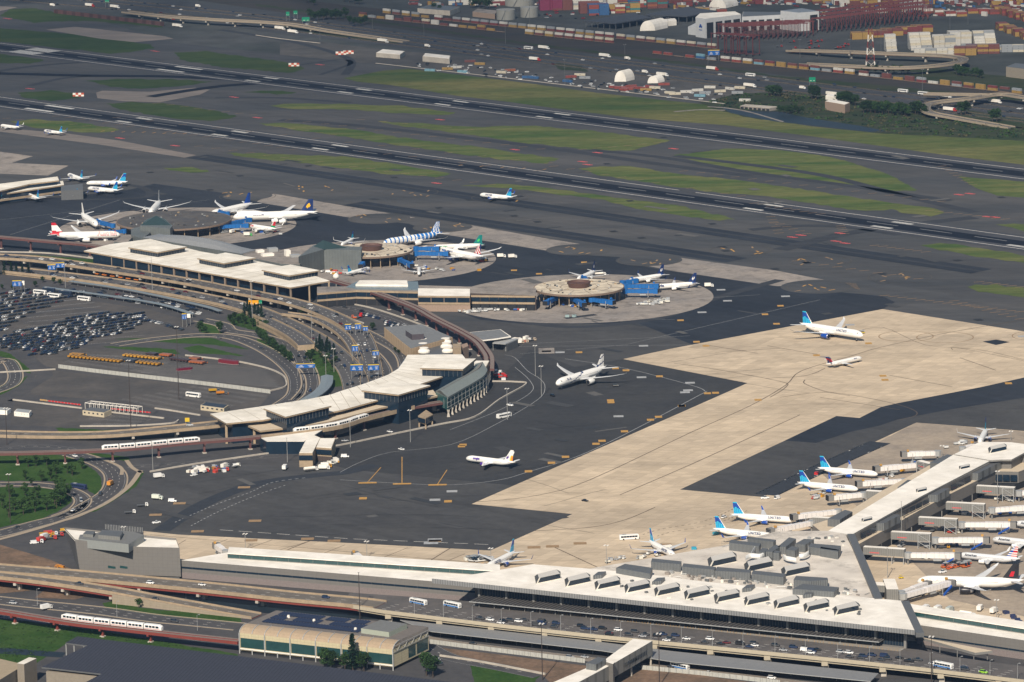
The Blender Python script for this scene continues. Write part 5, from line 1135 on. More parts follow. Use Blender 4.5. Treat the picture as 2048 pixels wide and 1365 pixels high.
mb=MB(); mb.prism(PX([(1104,1366),(1207,1322),(1266,1278),(1305,1282),(1226,1328),(1155,1366),(1100,1400),(1050,1395)],14),6,14,CORR,ROOFW,True); part(mb,'walkway_box',fb)
mb=MB(); mb.prism(PX([(1207,1322),(1226,1328),(1229,1324),(1211,1318)],16),0,15.8,PANEL,ROOFW); part(mb,'stair_tower',fb)
mb=MB(); mb.prism(PX([(1172,1325),(1192,1328),(1212,1316),(1196,1313)],18),14,17.6,LOUV,DGREY); part(mb,'plant_box',fb)
p,q=G(1228,1328,14),G(1303,1283,14); p.z=q.z=0; d=(q-p); nn=Vector((d.y,-d.x,0)).normalized()*.12
for i in range(14):
    a=p+d*(.28+.6*i/14)+nn; b=p+d*(.28+.6*(i+.6)/14)+nn; mb=MB(); mb.face([(a.x,a.y,8.2),(b.x,b.y,8.2),(b.x,b.y,10.6),(a.x,a.y,10.6)],GLASS); part(mb,'window',fb)
for q in ((1301,1287),(1262,1308)): g_=G(*q,13); mb=MB(); mb.bar((g_.x,g_.y+1,0),(g_.x,g_.y+1,6),.6,CONCW,8); part(mb,'column',fb)
ac=building('kerb_canopy','long low grey canopy over the lower road under the terminal deck','canopy',G(1300,1310))
mb=MB(); mb.prism(PX([(862,1263),(1200,1301),(1348,1324),(1741,1363),(1757,1347),(1348,1303),(1200,1284),(800,1240)],4.6),4.2,4.6,LGREY,M('canopy_grey',(.24,.245,.25),.5,.08,.5,metal=.2),True); part(mb,'roof',ac)
for i in range(30):
    q=pxline((850,1259),(1735,1357),i/29); g_=G(q[0],q[1],4.4); mb=MB(); mb.bar((g_.x,g_.y+3,0),(g_.x,g_.y+3,4.2),.25,GREYP,5); part(mb,'post',ac)
# ---------------- landside ground ----------------
sheet('landside_asphalt',[(-100,505),(200,530),(640,610),(850,625),(960,690),(985,740),(880,850),(640,915),(430,935),(290,942),(200,1010),(110,1062),(287,1141),(950,1186),(1840,1290),(2100,1320),(2100,1520),(-100,1520)],ROAD,L2+.005)
for p in ([(-60,585),(100,590),(300,620),(420,655),(430,690),(250,683),(60,700),(-60,700)],[(60,705),(190,695),(360,712),(480,722),(560,750),(570,772),(540,785),(120,738),(70,730)],[(70,752),(110,742),(340,766),(540,790),(520,812),(420,835),(200,800),(60,790)],[(30,805),(160,822),(330,842),(160,856),(20,850)]): sheet('parking_lot',p,LOT,L3)
for p in ([(-60,905),(0,909),(127,911),(160,924),(191,942),(203,958),(203,977),(191,991),(176,981),(152,971),(98,963.5),(0,962.5),(-60,963)],[(-60,976),(0,975),(58,975),(127,981),(146,993),(144,1004),(117,1024),(78,1040),(0,1056),(-60,1066)],
  [(289,944),(273,973),(234,998),(195,1022),(154,1034),(195,1016),(254,977),(277,946)],[(-30,700),(0,703),(20,708),(58,737),(62,748),(41,742),(21,719),(-30,706)],[(57,752),(39,772),(0,791),(-40,800),(-40,785),(29,762)],
  [(195,693),(273,695),(348,699),(361,709),(293,705)],[(365,697),(399,691),(449,703),(496,714),(449,710),(389,708)],[(453,636),(488,624),(524,642),(543,663),(516,663),(465,650)],[(512,669),(555,685),(584,710),(580,726),(555,720),(516,689)],
  [(604,714),(629,681),(670,700),(697,755),(701,771),(660,775),(645,755),(621,743)],[(230,678),(420,676),(500,700),(420,690),(330,686)],[(110,856),(240,862),(235,868),(120,866)],
  [(-60,1236),(0,1238),(200,1262),(330,1285),(480,1310),(440,1330),(155,1275),(60,1335),(-60,1325)],[(150,1243),(285,1264),(282,1268),(150,1249)],[(205,1208),(222,1203),(290,1218),(480,1232),(484,1246),(400,1243),(300,1234),(215,1222)],[(940,1328),(1085,1346),(1060,1375),(950,1375)],[(170,905),(260,915),(258,925),(225,918),(170,909)],[(425,640),(450,660),(440,672),(400,668),(395,650)],[(60,510),(200,520),(200,530),(60,520)]):
    sheet_w('lawn',ragged([G(a,b) for a,b in p],.6,4),LAWN,L3+.01)
DIRT=M('bare_dirt',(.20,.135,.095),1,.25,.4,col2=(.13,.095,.07),sc2=.06,spec=.05)
for p in ([(880,1296),(1000,1310),(1170,1332),(1240,1350),(1200,1400),(1100,1366),(1078,1345),(880,1308)],[(1225,1342),(1290,1340),(1408,1352),(1600,1380),(1500,1420),(1200,1420)],[(0,1090),(100,1120),(160,1147),(60,1140),(0,1132)],[(100,1172),(140,1185),(190,1188),(150,1200),(70,1196)],[(-60,1165),(30,1170),(60,1182),(-20,1190),(-60,1190)]): sheet('dirt',p,DIRT,L3+.02)
WATER=M('canal_water',(.016,.026,.036),.45,.2,.3,spec=.12,bump=.15)
sheet('canal',[(-60,1293),(0,1296),(132,1306),(124,1316),(0,1308),(-60,1306)],WATER,L4); sheet('canal',[(205,1183),(420,1195),(560,1210),(700,1228),(760,1240),(640,1238),(520,1226),(380,1214),(290,1205)],WATER,L4)  # second sheet is asphalt in shadow between the ramps, given the water colour
KERB=M('kerb_concrete',(.34,.28,.21),.9,.1,.6)
def kerb(px,w=1.2,h=.16,m=None,z=L3+.02,n=5,name='kerb'):
    mb=MB(); P=path(px,z,n); A=offs(P,w/2); B=offs(P,-w/2)
    mb.loft([[a,b,b+Vector((0,0,h)),a+Vector((0,0,h))] for a,b in zip(A,B)],m or KERB); return mb.build(name,kind='structure')
def roadpx(px,w,z=L4,m=ROAD,lines=True,k=True,dash=True):
    mb=MB(); P=path(px,z,5); ribbon(mb,P,w/2,w/2,m); mb.build('road',kind='structure')
    if k:
        for s in (-1,1): A=offs(P,s*(w/2+.5)); B=offs(P,s*(w/2+1.6)); mb=MB(); mb.loft([[a,b,b+Vector((0,0,.16)),a+Vector((0,0,.16))] for a,b in zip(A,B)],KERB); mb.build('kerb',kind='structure')
    if lines:
        mb=MB(); 
        for s in (-1,1): ribbon(mb,offs(P,s*(w/2-.6)),.1,.1,DWHITE,.03)
        if dash:
            for o in [0] if w<13 else [-w/6,w/6]: dashes(mb,offs(P,o),3,6,.22,WHITEP,.03)
        mb.build('road_markings',kind='structure')
    return P
RD_={}
RD_['loop_out']=roadpx([(144,908),(195,924),(225,942),(232,961.5),(221,985),(185,1008),(137,1032),(78,1047),(0,1068),(-60,1078)],13)
RD_['loop_in']=roadpx([(-60,970),(0,969),(58,969),(117,975),(152,987),(166,1002),(152,1020),(117,1034)],9)
kerb([(281,942),(254,977),(195,1016),(98,1051),(0,1079),(-60,1092)],3.4); kerb([(253,921),(265,936),(283,946)],3); kerb([(195,915),(240,934),(243,950)],2.5)
RD_['mid']=roadpx([(-60,905),(60,893),(130,897),(160,908)],9,k=False)
RD_['ra']=roadpx([(230,690),(300,680),(398,671),(465,675),(516,693),(555,716),(584,742),(594,763),(590,790),(560,812)],11)
RD_['rb']=roadpx([(400,640),(445,650),(460,662),(516,671),(574,690),(598,706),(608,728),(618,748),(620,775),(600,800)],11)
RD_['rc']=roadpx([(-40,740),(10,720),(30,745),(22,770),(-30,790)],9); RD_['rd']=roadpx([(20,640),(120,618),(175,618),(300,640),(400,668)],8,k=False,lines=False)
RD_['low']=roadpx([(-60,1195),(60,1208),(200,1222),(300,1236),(400,1246),(480,1254)],14,dash=True); RD_['lowb']=roadpx([(-60,1222),(60,1232),(200,1252),(330,1268),(470,1290)],9,k=False)
RD_['arr']=roadpx([(780,1262),(880,1282),(1000,1298),(1170,1318),(1290,1332),(1408,1344),(1560,1362),(1700,1378)],9,m=M('pale_road',(.22,.19,.16),.9,.1,.4),k=False)
RD_['sta']=roadpx([(850,1290),(900,1315),(1000,1335),(1080,1352)],12,k=False)
RD_['lotr']=roadpx([(20,800),(160,815),(330,834),(420,842)],8,k=False,lines=False); RD_['in']=roadpx([(-60,812),(0,806),(30,790),(70,765),(90,748),(60,722),(40,700)],12,k=False,lines=False)
RD_['east']=roadpx([(640,605),(720,622),(780,640),(840,665)],10,k=False); RD_['e2']=roadpx([(700,650),(760,680),(800,705),(812,735),(800,760)],9); RD_['e3']=roadpx([(735,700),(755,720),(768,745),(760,770)],10,lines=True)
RD_['gate']=roadpx([(255,935),(330,930),(430,922),(560,912)],9,k=False)
for p in ([(371,712),(441,720),(484,726),(535,738),(564,751),(572,763),(570,775),(541,783)],[(26,801),(164,818)],[(223,826),(328,838)],[(160,854),(260,853),(342,848),(357,842)],[(0,746),(60,743),(111,740)],[(310,818),(345,823),(400,832)],[(629,615),(727,648)],[(703,609),(756,621),(840,650),(895,675)],
  [(300,945),(400,928),(560,905),(660,895),(760,875),(880,850),(950,835),(1000,800),(1052,770),(1030,765),(985,764)],[(0,505),(100,508),(200,520)],[(880,1313),(960,1325),(1090,1350)],[(200,1255),(332,1267),(400,1278)]): kerb(p,1.0,1.0,CONCW,name='concrete_barrier')
# white panel fence and other fences
def fence(label,px,h,m,step=4,group=None,post=None):
    P=path(px,0,3); t=T('fence',label,'fence',P[0],0,group); mb=MB()
    for a,b in zip(P[:-1],P[1:]):
        mb.face([(a.x,a.y,.1),(b.x,b.y,.1),(b.x,b.y,h),(a.x,a.y,h)],m); mb.face([(a.x,a.y+.25,h),(b.x,b.y+.25,h),(b.x,b.y+.25,.1),(a.x,a.y+.25,.1)],m); mb.face([(a.x,a.y,h),(b.x,b.y,h),(b.x,b.y+.25,h),(a.x,a.y+.25,h)],m)
    part(mb,'panel',t); mb=MB()
    for p in resample(P,step): mb.box((p.x,p.y-.15,0),(.25,.25,h+.1),0,post or LGREY)
    part(mb,'posts',t); return t
WF=M('white_panel_fence',(.40,.40,.37),.8,.12,.8); grid_lines(WF,3.2,0,w=.25,dark=.6)
fence('long white panel fence crossing the empty car park',[(117,737),(215,749),(320,761),(440,775),(541,788)],3,WF,3.2)
fence('white panel fence along the lower road beside the bare dirt',[(860,1288),(1000,1306),(1170,1327)],2.6,WF,4); fence('white panel fence right of the footbridge along the dirt strip',[(1284,1340),(1408,1352),(1560,1370)],2.6,WF,4)
for lb,q in (('red plastic barriers left of the toll canopy',[(96,803.5),(162,811.5)]),('red plastic barriers right of the toll canopy',[(221,819),(301,827)])): fence(lb,q,1.0,M('barrier_red',(.5,.03,.03),.5,.1,1),3)
fence('short row of yellow plastic barriers beside the red ones',[(80,801.5),(95,803.3)],1.1,YELP,2)
DECKD=M('deck_asphalt_grey',(.095,.092,.092),.9,.14,.3,col2=(.075,.074,.077),sc2=.06)
# ---------------- elevated roads ----------------
def viaduct(name,label,px,w,gm,span=28,par=BEIGE,piers=True,depth=1.6,dz=0,cap=True,surf=None,z0=0,sp=1.0):
    P=path(px,0,5); t=T(name,label,'viaduct',(P[0].x,P[0].y,0))
    mb=MB(); ribbon(mb,P,w/2-.4,w/2-.4,surf or DECKM,.02)
    part(mb,'deck',t)
    mb=MB(); 
    for s in (-1,1):
        A=offs(P,s*(w/2)); B=offs(P,s*(w/2-.4)); mb.loft([[a+Vector((0,0,-1.1)),b+Vector((0,0,-1.1)),b+Vector((0,0,1.1)),a+Vector((0,0,1.1))] for a,b in zip(A,B)],par)
        part(mb,'parapet',t); mb=MB()
    A=offs(P,w/2-.5); B=offs(P,-(w/2-.5)); mb=MB(); mb.loft([[a+Vector((0,0,-.02)),b+Vector((0,0,-.02)),b+Vector((0,0,-depth)),a+Vector((0,0,-depth))] for a,b in zip(A,B)],gm); part(mb,'girder',t)
    mb=MB()
    for o in ([-w/6,w/6] if w>12 else [0]): dashes(mb,offs(P,o),3,7,.25,WHITEP,.05)
    for s in (-1,1): ribbon(mb,offs(P,s*(w/2-1.2)),.1,.1,DWHITE,.05)
    part(mb,'lane_markings',t)
    if piers:
        R_=resample(P,span)
        for i,p in enumerate(R_[1:-1],1):
            if p.z<3.2: continue
            d=(R_[i+1]-p); a=math.atan2(d.y,d.x); mb=MB(); 
            if cap: mb.box((p.x,p.y,p.z-depth-1.5),(1.8,w*.98,1.5),a,CONCW)
            mb.box((p.x,p.y,0),(2.0,2.6,p.z-depth-1.5),a,CONCW); part(mb,'pier',t)
    return P
VP={}
VP['b_up']=viaduct('elevated_road','upper road deck curving past the front of the long cream terminal',[(-60,513,7),(0,514,7),(78,519,7),(176,532.5,7),(305,552,7),(400,568,7),(434,575,7),(535,594,7),(590,606,7),(640,622,6),(690,645,4.5),(718,668,3),(733,700,1.4),(742,740,.6),(744,775,.4)],17,DGREY,surf=DECKD)
VP['b_low']=viaduct('elevated_road','lower road deck with taxis below the upper deck of the long cream terminal',[(20,540,2.6),(137,553,2.6),(215,563,2.6),(293,575,2.6),(400,594,2.6),(484,613,2.6),(540,633,2.6),(590,656,2.4),(640,684,1.6),(685,722,.8),(706,752,.4),(715,790,.4)],20,BEIGE,piers=False,depth=2.4,surf=DECKD)
VP['b_ramp']=viaduct('road_ramp','short curving ramp with beige walls between the two road decks',[(570,628,4.6),(610,633,5),(640,642,5),(668,657,4),(690,674,3),(706,696,1.8),(716,722,.8)],8,BEIGE,piers=True,depth=1.2,span=20,surf=DECKD)
VP['stub']=viaduct('road_ramp','broad ramp ending in a blunt beige wall among the trees',[(528,640,4.6),(560,655,4.6),(590,672,4.4),(612,690,4.2)],14,BEIGE,depth=4.4,piers=False,surf=DECKD)
VP['c_left']=viaduct('elevated_road','beige road ramp rising from the left to the curved terminal',[(-60,866,.8),(70,870,1.5),(180,870,3),(254,866,4.6),(340,858,6),(430,849,7),(500,840,7)],15,DGREY,span=30)
VP['ca_1']=viaduct('elevated_road','upper road deck with red girder behind the lawns in the foreground',[(-60,1132,7.5),(0,1138,7.5),(137,1149,7.5),(290,1163,7.5),(444,1178,7.5),(580,1193,7.5),(700,1204,7.5),(760,1211,7.2)],17,RUST,depth=2.6,span=40)
VP['ca_2']=viaduct('elevated_road','road ramp descending to the station building with red girder and beige retaining wall',[(-60,1146,7.5),(0,1151,7.5),(110,1164,7.2),(222,1181,6),(310,1197,4.2),(410,1215,2.2),(513,1233,.6)],11,RUST,depth=2.4,span=34)
mb=MB(); P=path([(224,1190,5.5),(310,1205,3.8),(410,1223,1.8),(500,1237,.5)],0,5); mb.loft([[Vector((p.x,p.y-.4,0)),Vector((p.x,p.y-.4,p.z+.6)),Vector((p.x,p.y+6,p.z-.6)),Vector((p.x,p.y+6,0))] for p in P],M('retaining_wall_panel',(.30,.25,.19),.9,.08,.5)); t=T('retaining_wall','long tapering beige retaining wall beside the lawn','wall',P[0]); part(mb,'wall',t); grid_lines(M('retaining_wall_panel'),4,1.4,w=.12,dark=.78,axis='XZ')
# departures deck
dd=T('departures_deck','wide road deck with parked cars in front of the white roofed hall','viaduct',G(1300,1270,0))
F=[G(a,b+3.6,7) for a,b in ((680,1206),(765,1220),(988,1247),(1193,1269.6),(1380,1288),(1690,1319),(1850,1336),(2048,1360),(2120,1369))]
Bk=[G(a,b,7) for a,b in ((2120,1342),(2048,1333),(1900,1313),(1840,1300))]+[WB-nb*1.5,WA-nb*1.5]+[G(a,b,7) for a,b in ((850,1196),(765,1190),(700,1186))]
for p in Bk: p.z=7
mb=MB(); mb.prism([(p.x,p.y) for p in F+Bk],6.2,7.0,SHADE,M('deck_asphalt',(.115,.105,.10),.9,.12,.3,col2=(.09,.085,.083),sc2=.08),True); part(mb,'deck',dd)
mb=MB(); 
A=offs(F,0); B=offs(F,-.5); mb.loft([[a+Vector((0,0,-1.0)),b+Vector((0,0,-1.0)),b+Vector((0,0,1.1)),a+Vector((0,0,1.1))] for a,b in zip(A,B)],M('pale_concrete_edge',(.42,.37,.28),.85,.07,.6)); part(mb,'parapet',dd)
mb=MB(); A=offs(F,2.5); C_=offs(F,.6); mb.loft([[a+Vector((0,0,-.8)),b+Vector((0,0,-.8)),b+Vector((0,0,-2.4)),a+Vector((0,0,-2.4))] for a,b in zip(A,C_)],M('pale_concrete_edge')); part(mb,'girder',dd)
for p in resample(F,34)[1:]:
    mb=MB(); q=p+nb*3; mb.box((q.x,q.y,0),(3,3,4.4),0,CONCW); mb.box((p.x+.6,p.y+1.2,3.2),(3.4,4.2,2.4),0,M('pale_concrete_edge')); part(mb,'pier',dd)
mb=MB()
for o in (5,9,13,17): dashes(mb,offs(F[:-1],o),3,6,.25,WHITEP,.04)
part(mb,'lane_markings',dd)
mb=MB(); mb.prism([WA-nb*2,WB-nb*2,WB-nb*8.5,WA-nb*8.5],7.0,7.18,M('pavement_pale',(.27,.245,.21),.9,.1,.5)); part(mb,'pavement',dd)
mb=MB()
for i in range(150):
    a=WA+(WB-WA)*(i/150)-nb*8.9; mb.bar((a.x,a.y,7),(a.x,a.y,8),.09,YELP if i%5 else STEEL,4)
part(mb,'bollards',dd)
mb=MB(); mb.prism([WA+nb*2-u*6,WB+nb*2,WB-nb*20,WA-nb*20-u*40],-.0,.3,SHADE); 
# ---------------- guideway of the people mover ----------------
def guideway(label,px,w=7,span=32,gm=RUST,z=9,split=True,pz=None):
    P=path(px,z,5); t=T('guideway',label,'guideway',(P[0].x,P[0].y,0))
    for s in ((-1,1) if split else (0,)):
        q=offs(P,s*w*.27) if s else P; hw=w*.2 if split else w*.5; A=offs(q,hw); B=offs(q,-hw)
        mb=MB(); mb.loft([[a,b,b+Vector((0,0,-1.7)),a+Vector((0,0,-1.7))] for a,b in zip(A,B)],gm); part(mb,'beam',t)
        mb=MB(); ribbon(mb,q,hw*.9,hw*.9,M('track_surface',(.20,.16,.14),.8,.15,.5),.03); part(mb,'track',t)
    R_=resample(P,span)
    for i,p in enumerate(R_[1:-1],1):
        d=(R_[i+1]-p); a=math.atan2(d.y,d.x); mb=MB(); mb.box((p.x,p.y,p.z-2.7),(1.2,w,1.0),a,gm); mb.box((p.x,p.y,.4),(1.3,1.3,p.z-3.1),a,gm); mb.box((p.x,p.y,0),(2.6,2.6,.8),a,CONCW); part(mb,'pier',t)
    return P
GB=M('track_brown_steel',(.13,.06,.055),.6,.15,.8)
GP={}
GP['a']=guideway('brown steel people mover track passing in front of the curved terminal',[(-60,906),(0,905),(100,903),(239,897),(376,884),(519,872),(660,855),(720,838),(780,823),(822,813),(896,801)],gm=GB)
GP['b']=guideway('brown people mover track curving behind the plant building to the long terminal',[(978,738),(978,715),(970,700),(953,680),(919,660),(871,636),(827,612),(748,583),(690,566),(664,559)],z=11,gm=GB,w=8,span=26)
GP['c']=guideway('brown people mover track crossing the left edge below the red tailed widebody',[(-60,469),(0,473),(102,482),(171,488),(230,498)],z=11,gm=GB)
GP['d']=guideway('red people mover track above the grass in the foreground',[(-60,1213),(0,1220),(67,1231),(157,1245),(243,1255),(332,1265),(480,1281)],z=7,gm=RUST)
mb=MB(); P=[p for p in GP['a'] if G(519,872,9).x-2<p.x<G(822,813,9).x+2]; 
if len(P)>2: A=offs(P,-3.6); B=offs(P,-4.1); mb.loft([[a+Vector((0,0,-1.6)),b+Vector((0,0,-1.6)),b+Vector((0,0,1.2)),a+Vector((0,0,1.2))] for a,b in zip(A,B)],BEIGE); part(mb,'station_parapet',oa)
def train(label,P,t0,n=6):
    """n cars standing on the path from distance t0 on"""
    S=resample(P,11.2); root=None; i0=t0; c0=S[i0]; root=T('people_mover_train',label,'train',c0)
    for k in range(n):
        a,b=S[i0+k],S[i0+k+1]; d=(b-a).normalized(); m_=(a+b)/2; ang=math.atan2(d.y,d.x); n_=Vector((-d.y,d.x,0))
        mb=MB(); 
        prof=((1.35,.3),(1.5,1.0),(1.5,2.9),(1.2,3.4),(-1.2,3.4),(-1.5,2.9),(-1.5,1.0),(-1.35,.3)); L=10.4
        xs=(-L/2,L/2); tp=[1,1]
        if k==0: xs=(-L/2-.8,-L/2+1.2,L/2); tp=[.75,1,1]
        if k==n-1: xs=(-L/2,L/2-1.2,L/2+.8); tp=[1,1,.75]
        mb.loft([[m_+d*x+n_*(y*f)+Vector((0,0,.3+(z-.3)*f)) for y,z in prof] for x,f in zip(xs,tp)],PW); cb=part(mb,'carriage',root)
        for s in (-1,1):
            for x0,x1 in ((-4.4,-2.4),(-1.9,-.2),(.2,1.9),(2.4,4.4)):
                mb=MB(); q=[m_+d*x0+n_*s*1.52+Vector((0,0,1.5)),m_+d*x1+n_*s*1.52+Vector((0,0,1.5)),m_+d*x1+n_*s*1.52+Vector((0,0,2.7)),m_+d*x0+n_*s*1.52+Vector((0,0,2.7))]; mb.face(q,GLASS); part(mb,'window',cb)
        mb=MB(); 
        for s in (-1,1): q=[m_+d*-5+n_*s*1.53+Vector((0,0,.8)),m_+d*5+n_*s*1.53+Vector((0,0,.8)),m_+d*5+n_*s*1.53+Vector((0,0,1.0)),m_+d*-5+n_*s*1.53+Vector((0,0,1.0))]; mb.face(q,AR)
        part(mb,'stripe',cb)
    return root
def idx(P,px,z,step=11.2):
    S=resample(P,step); g_=G(*px,z); return min(range(len(S)-8),key=lambda i:(S[i]-g_).length)
tp_=offs(GP['a'],-1.9); train('white six car train on the brown track above the car park exit',tp_,idx(tp_,(199,900),9),6)
tp_=offs(GP['a'],-1.9); train('white train under the cream fascia of the curved terminal',tp_,idx(tp_,(577,864),9),6)
tp_=offs(GP['d'],1.9); train('white six car train on the red track in the foreground',tp_,idx(tp_,(127,1238),7),6)
# steel canopy tube, toll canopy and small buildings
cn_=building('curved_canopy','grey sheet metal canopy curving down to the curved terminal','canopy',G(650,770)); mb=MB(); P=path([(654,752),(652,768),(638,784),(612,800)],4.5,5); A=offs(P,4.5);B=offs(P,-4.5); mb.loft([[a-Vector((0,0,1)),a,p+Vector((0,0,1)),b,b-Vector((0,0,1))] for a,p,b in zip(A,P,B)],M('zinc_sheet',(.25,.29,.31),.4,.1,.5,metal=.3)); part(mb,'roof',cn_)
mb=MB(); 
for p in resample(P,9): mb.bar((p.x,p.y,0),(p.x,p.y,4),.2,LGREY,5)
part(mb,'posts',cn_)
tl=building('toll_canopy','open white frame canopy over the red barriers','canopy',G(220,812)); A,B=G(170,806,5),G(273,817,5); d=(B-A).normalized(); n_=Vector((-d.y,d.x,0))*7
mb=MB()
for k in range(13):
    p=A+(B-A)*k/12
    for q in (p,p+n_): mb.bar((q.x,q.y,0),(q.x,q.y,5),.16,ROOFW,4)
    mb.bar(p,p+n_,.16,ROOFW,4)
for q in (Vector((0,0,0)),n_): mb.bar(A+q,B+q,.25,ROOFW,4)
part(mb,'frame',tl)
def hut(label,px,z,m,mt,name='booth_building'):
    t=boxpx(name,label,px,z,m=m,mt=mt); A,B=G(*px[0],z),G(*px[1],z); facade(t,A,B,.9,z-.4,5,2.4); return t
hut('cream ticket building with grey roof below the toll canopy',[(165,821),(208,826),(223,820),(180,815)],3.6,M('cream_wall',(.50,.43,.31),.85,.08,.6),DGREY)
hut('cream hut with dark blue roof beside the white coach',[(401,811),(448,817),(457,811),(410,805)],3.6,M('cream_wall'),M('dark_blue_roof',(.03,.045,.07),.7,.1,.5))
hut('white office trailer, left one of two near the left edge',[(-14,820),(14,822),(22,817),(-6,815)],3.2,ROOFW,LGREY,'trailer'); hut('white office trailer, right one of two near the left edge',[(28,824),(58,827),(63,821),(34,818)],3.2,ROOFW,LGREY,'trailer')
# walkway roofs beside the big car park
for a,b,lb in (([(88,574),(300,604),(385,628)],3.2,'long grey walkway roof between the car park and the bus lanes'),([(140,562),(260,580),(400,610),(440,622)],3.2,'long grey walkway roof next to the lower road deck')):
    t=building('walkway_canopy',lb,'canopy',G(*a[0])); P=path(a,b,5); mb=MB(); A=offs(P,2.2);B=offs(P,-2.2); mb.loft([[p,q,q-Vector((0,0,.3)),p-Vector((0,0,.3))] for p,q in zip(A,B)],M('zinc_sheet')); part(mb,'roof',t); mb=MB()
    for p in resample(P,9): mb.bar((p.x,p.y,0),(p.x,p.y,2.9),.15,LGREY,4)
    part(mb,'posts',t)
# parking stripes
pm=MB()
def stalls(a,b,rows,n,dx=4.8,w=.2,m=DWHITE,da=(0,1)):
    for r in range(rows):
        p0=G(*pxline(a[0],a[1],r/max(rows-1,1)),L3+.04); p1=G(*pxline(b[0],b[1],r/max(rows-1,1)),L3+.04)
        for k in range(n):
            p=p0+(p1-p0)*(k/n); q=p+Vector((5.5,8.5,0)).normalized()*5.2; ribbon(pm,[p,q],w/2,w/2,m)
stalls(((60,600),(40,700)),((160,590),(300,680)),12,46); stalls(((150,708),(300,752)),((530,742),(560,776)),9,70); stalls(((380,775),(240,800)),((530,795),(400,832)),7,40); stalls(((165,828),(180,850)),((300,842),(270,850)),3,22); stalls(((180,712),(130,724)),((360,718),(300,748)),4,40)
stalls(((0,1226),(0,1236)),((400,1280),(230,1262)),2,60,w=.25,m=WHITEP)
pm.build('parking_lines',kind='structure')
# ---------------- vehicles: one of each kind, then copies ----------------
PAINT=M('vehicle_paint',rough=.35,n=.05,sc_=1,spec=.5,oc=True)
def vloft(m,secs,mat,mf=None): m.loft([[Vector((x,y*w,z0+(z1-z0)*q)) for y,q in ((-1,0),(-1,.55),(-.86,1),(.86,1),(1,.55),(1,0))] for x,w,z0,z1 in secs],mat,True,mf)
def wheels(t,xs,y,r,wd=.25,one=None):
    for x in xs:
        for s in (-1,1):
            m=one or MB(); m.bar((x,s*y-wd/2,r),(x,s*y+wd/2,r),r,BLACK,8)
            if not one: m.build('wheel',t,local=True)
def car(kind,merged):
    L,W,H={'sedan':(4.7,.9,1.42),'suv':(4.9,.97,1.75),'van':(5.6,1.0,2.2),'pickup':(5.6,.98,1.85)}[kind]; h=.62*H if kind!='van' else .5*H
    m=MB(); vloft(m,[(L/2,W*.8,.35,h*.72),(L/2-.35,W,.25,h*.85),(L*.15,W,.22,h),(-L/2+.4,W,.22,h),(-L/2,W*.85,.35,h*.9)],PAINT)
    c={'sedan':[(.95,.75,0),(.25,.82,1),(-.95,.82,1),(-1.75,.76,0)],'suv':[(1.1,.85,0),(.6,.86,1),(-2.0,.86,1),(-2.35,.84,0)],'van':[(2.0,.92,0),(1.3,.92,1),(-2.6,.92,1),(-2.75,.9,0)],'pickup':[(1.1,.85,0),(.6,.86,1),(-.6,.86,1),(-.8,.84,0)]}[kind]
    g=MB(); rr=[]
    for x,w,u in c: rr.append([Vector((x,-W*w*(1 if not u else .95),h-.02)),Vector((x,-W*w*(.99 if not u else .86),h+(H-h)*(u*.97))),Vector((x,W*w*(.99 if not u else .86),h+(H-h)*(u*.97))),Vector((x,W*w*(1 if not u else .95),h-.02))])
    roofpaint=lambda i,k: PAINT if (k==1 and i==1) or (kind=='van' and i==1) else GLASS
    if merged:
        m2=m; b=len(m2.v); m2.loft(rr,GLASS,False,roofpaint); wheels(None,(L*.3,-L*.3),W-.12,.33,one=m2); o=m2.build('car',local=True); o['category']='car'; return o
    t=T('car','car','car'); m.build('body',t,local=True); g.loft(rr,GLASS,False,roofpaint); g.build('cabin',t,local=True); wheels(t,(L*.3,-L*.3),W-.1,.34)
    m=MB(); 
    for s in (-1,1): m.box((L/2-.12,s*W*.6,h*.55),(.1,.35,.16),0,WHITEP)
    m.build('headlight',t,local=True); m=MB()
    for s in (-1,1): m.box((-L/2+.08,s*W*.7,h*.62),(.1,.25,.18),0,AR)
    m.build('tail_light',t,local=True); return t
def busv(name,L,H,W=1.27,lower=None):
    t=T(name,name,'bus'); m=MB(); vloft(m,[(L/2,W*.92,.35,H*.9),(L/2-.4,W,.3,H),(-L/2+.3,W,.3,H),(-L/2,W*.95,.4,H*.96)],PAINT); m.build('body',t,local=True)
    for s in (-1,1):
        n=6
        for k in range(n):
            x0=L/2-.9-k*(L-1.6)/n; x1=x0-(L-1.6)/n+.12; m=MB(); m.face([(x0,s*(W+.02),H*.48),(x1,s*(W+.02),H*.48),(x1,s*(W*.97+.02),H*.82),(x0,s*(W*.97+.02),H*.82)],GLASS); m.build('window',t,local=True)
    m=MB(); m.face([(L/2+.03,-W*.85,H*.4),(L/2+.03,W*.85,H*.4),(L/2-.1,W*.85,H*.86),(L/2-.1,-W*.85,H*.86)],GLASS); m.build('windscreen',t,local=True)
    if lower:
        m=MB(); 
        for s in (-1,1): m.face([(L/2-.5,s*(W+.03),.4),(-L/2+.3,s*(W+.03),.4),(-L/2+.3,s*(W+.03),H*.4),(L/2-.5,s*(W+.03),H*.4)],lower)
        m.build('side_stripe',t,local=True)
    m=MB(); m.box((-L*.25,0,H),(2.2,1.5,.25),0,LGREY); m.build('roof_unit',t,local=True); wheels(t,(L*.32,-L*.3),W-.1,.5,.3); return t
